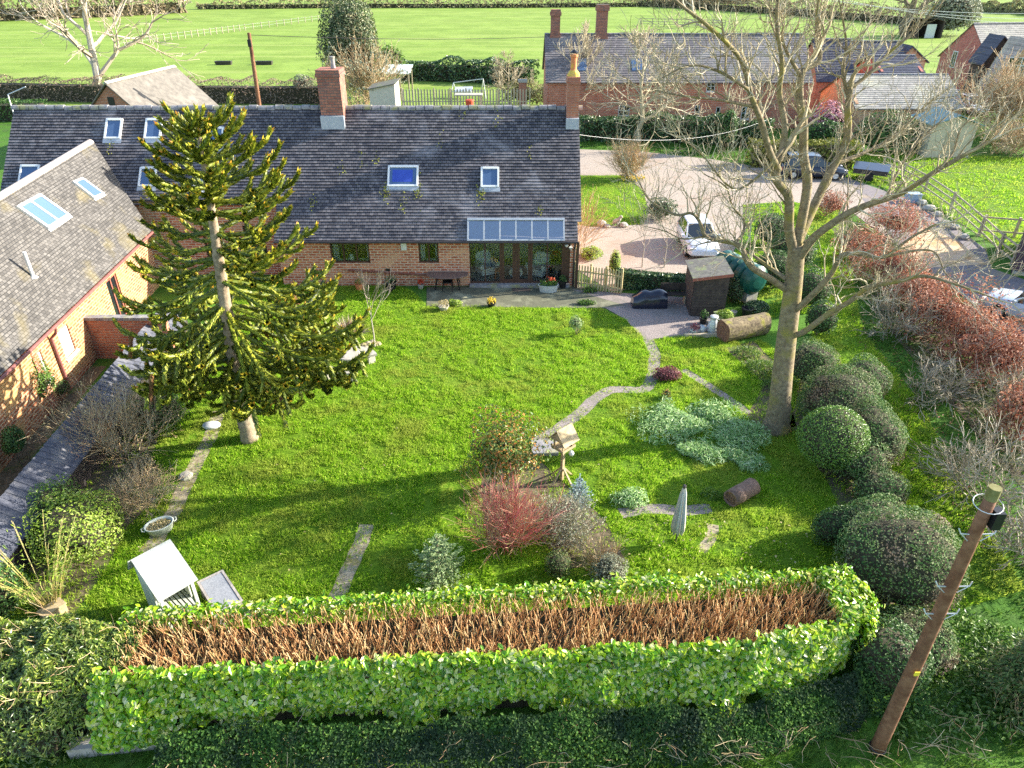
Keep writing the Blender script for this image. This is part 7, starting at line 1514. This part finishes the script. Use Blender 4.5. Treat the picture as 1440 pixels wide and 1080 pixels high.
t = thing("yard_table", "pale wooden table beside the blue tarpaulin in the yard", "table", (AT(662, 140, 63)[0], 63, 0)); zt = AT(655, 132, 63)[2]; b = MB(); b.box(-1.3, 1.0, -.5, .5, zt - .08, zt); part("tabletop", b, M['stone'], t, False); [part("leg", (lambda b: (b.box(x_ - .05, x_ + .05, y_ - .05, y_ + .05, 0, zt - .082), b)[1])(MB()), M['wood_grey'], t, False) for x_ in (-1.1, .8) for y_ in (-.35, .35)]
t = thing("red_bin", "small red bin at the right of the tarpaulin heap in the yard", "bin", (AT(661, 147, 62)[0], 61.5, 0)); zt = AT(661, 142, 61.5)[2]; b = MB(); b.lathe([(.25, 0), (.33, zt), (.3, zt), (0, zt - .05)], 12); part("body", b, LM['red'], t, False); b = MB(); b.lathe([(.36, zt + .002), (.34, zt + .1), (0, zt + .16)], 12); part("lid", b, LM['red'], t, False)
q = AT(735, 110, 70); t = thing("brick_pier", "weathered brick gate pier standing among the yard shrubs", "pier", (q[0], 70, 0)); zt = AT(735, 112, 70)[2]; b = MB(); b.box(-.35, .35, -.35, .35, 0, zt - .2); part("shaft", b, M['brick_red'], t, False); b = MB(); b.box(-.42, .42, -.42, .42, zt - .198, zt); part("cap", b, M['stone'], t, False)
# ---- field fences, troughs
def field_fence(name, label, a, c, n, h=1.3):
    a, c = G(*a), G(*c); t = thing(name, label, "fence", (a[0], a[1], 0), 0); b = MB(); b.box(-.07, .07, -.07, .07, 0, h); me = None
    for i in range(n):
        o = None; p = (c - a) * i / (n - 1)
        if i == 0: o = part("post", b, M['wood_grey'], t, False); me = o.data
        else: o = bpy.data.objects.new("post", me); COL.objects.link(o); o.parent = t
        o.location = (p[0], p[1], 0)
    for z in (.55, 1.1): w = MB(); w.tube([(0, 0, z), (c - a) + (0, 0, z)], .018, 3); part("wire", w, M['galv'], t, False)
field_fence("field_fence", "line of thin fence posts running across the field at the left", (168, 66), (345, 43), 20); field_fence("field_fence", "far continuation of the field fence toward the straw hedge", (345, 43), (490, 24), 16)
rails("paddock_fence", "pale rail fence crossing the field behind the farmhouse roof", None, n=3, h=1.6, pw=.18, rw=.12, world=[tuple(G(900 + i * 17, 36 + (i % 2) * 0 + i * .4)[:2]) for i in range(8)])
for px, lab in ((315, "dark water trough in the field left of the far pole"), (372, "dark water trough in the field just right of the far pole")):
    q = G(px, 91); t = thing("water_trough", lab, "trough", (q[0], q[1], 0)); b = MB(); b.add([(-1.1, -.3, 0), (1.1, -.3, 0), (1.1, .3, 0), (-1.1, .3, 0), (-1.2, -.4, .5), (1.2, -.4, .5), (1.2, .4, .5), (-1.2, .4, .5), (-1.1, -.3, .5), (1.1, -.3, .5), (1.1, .3, .5), (-1.1, .3, .5), (-1.05, -.25, .2), (1.05, -.25, .2), (1.05, .25, .2), (-1.05, .25, .2)], [(0, 1, 5, 4), (1, 2, 6, 5), (2, 3, 7, 6), (3, 0, 4, 7), (4, 5, 9, 8), (5, 6, 10, 9), (6, 7, 11, 10), (7, 4, 8, 11), (8, 9, 13, 12), (9, 10, 14, 13), (10, 11, 15, 14), (11, 8, 12, 15), (12, 13, 14, 15)]); part("basin", b, M['gutter'], t, False)
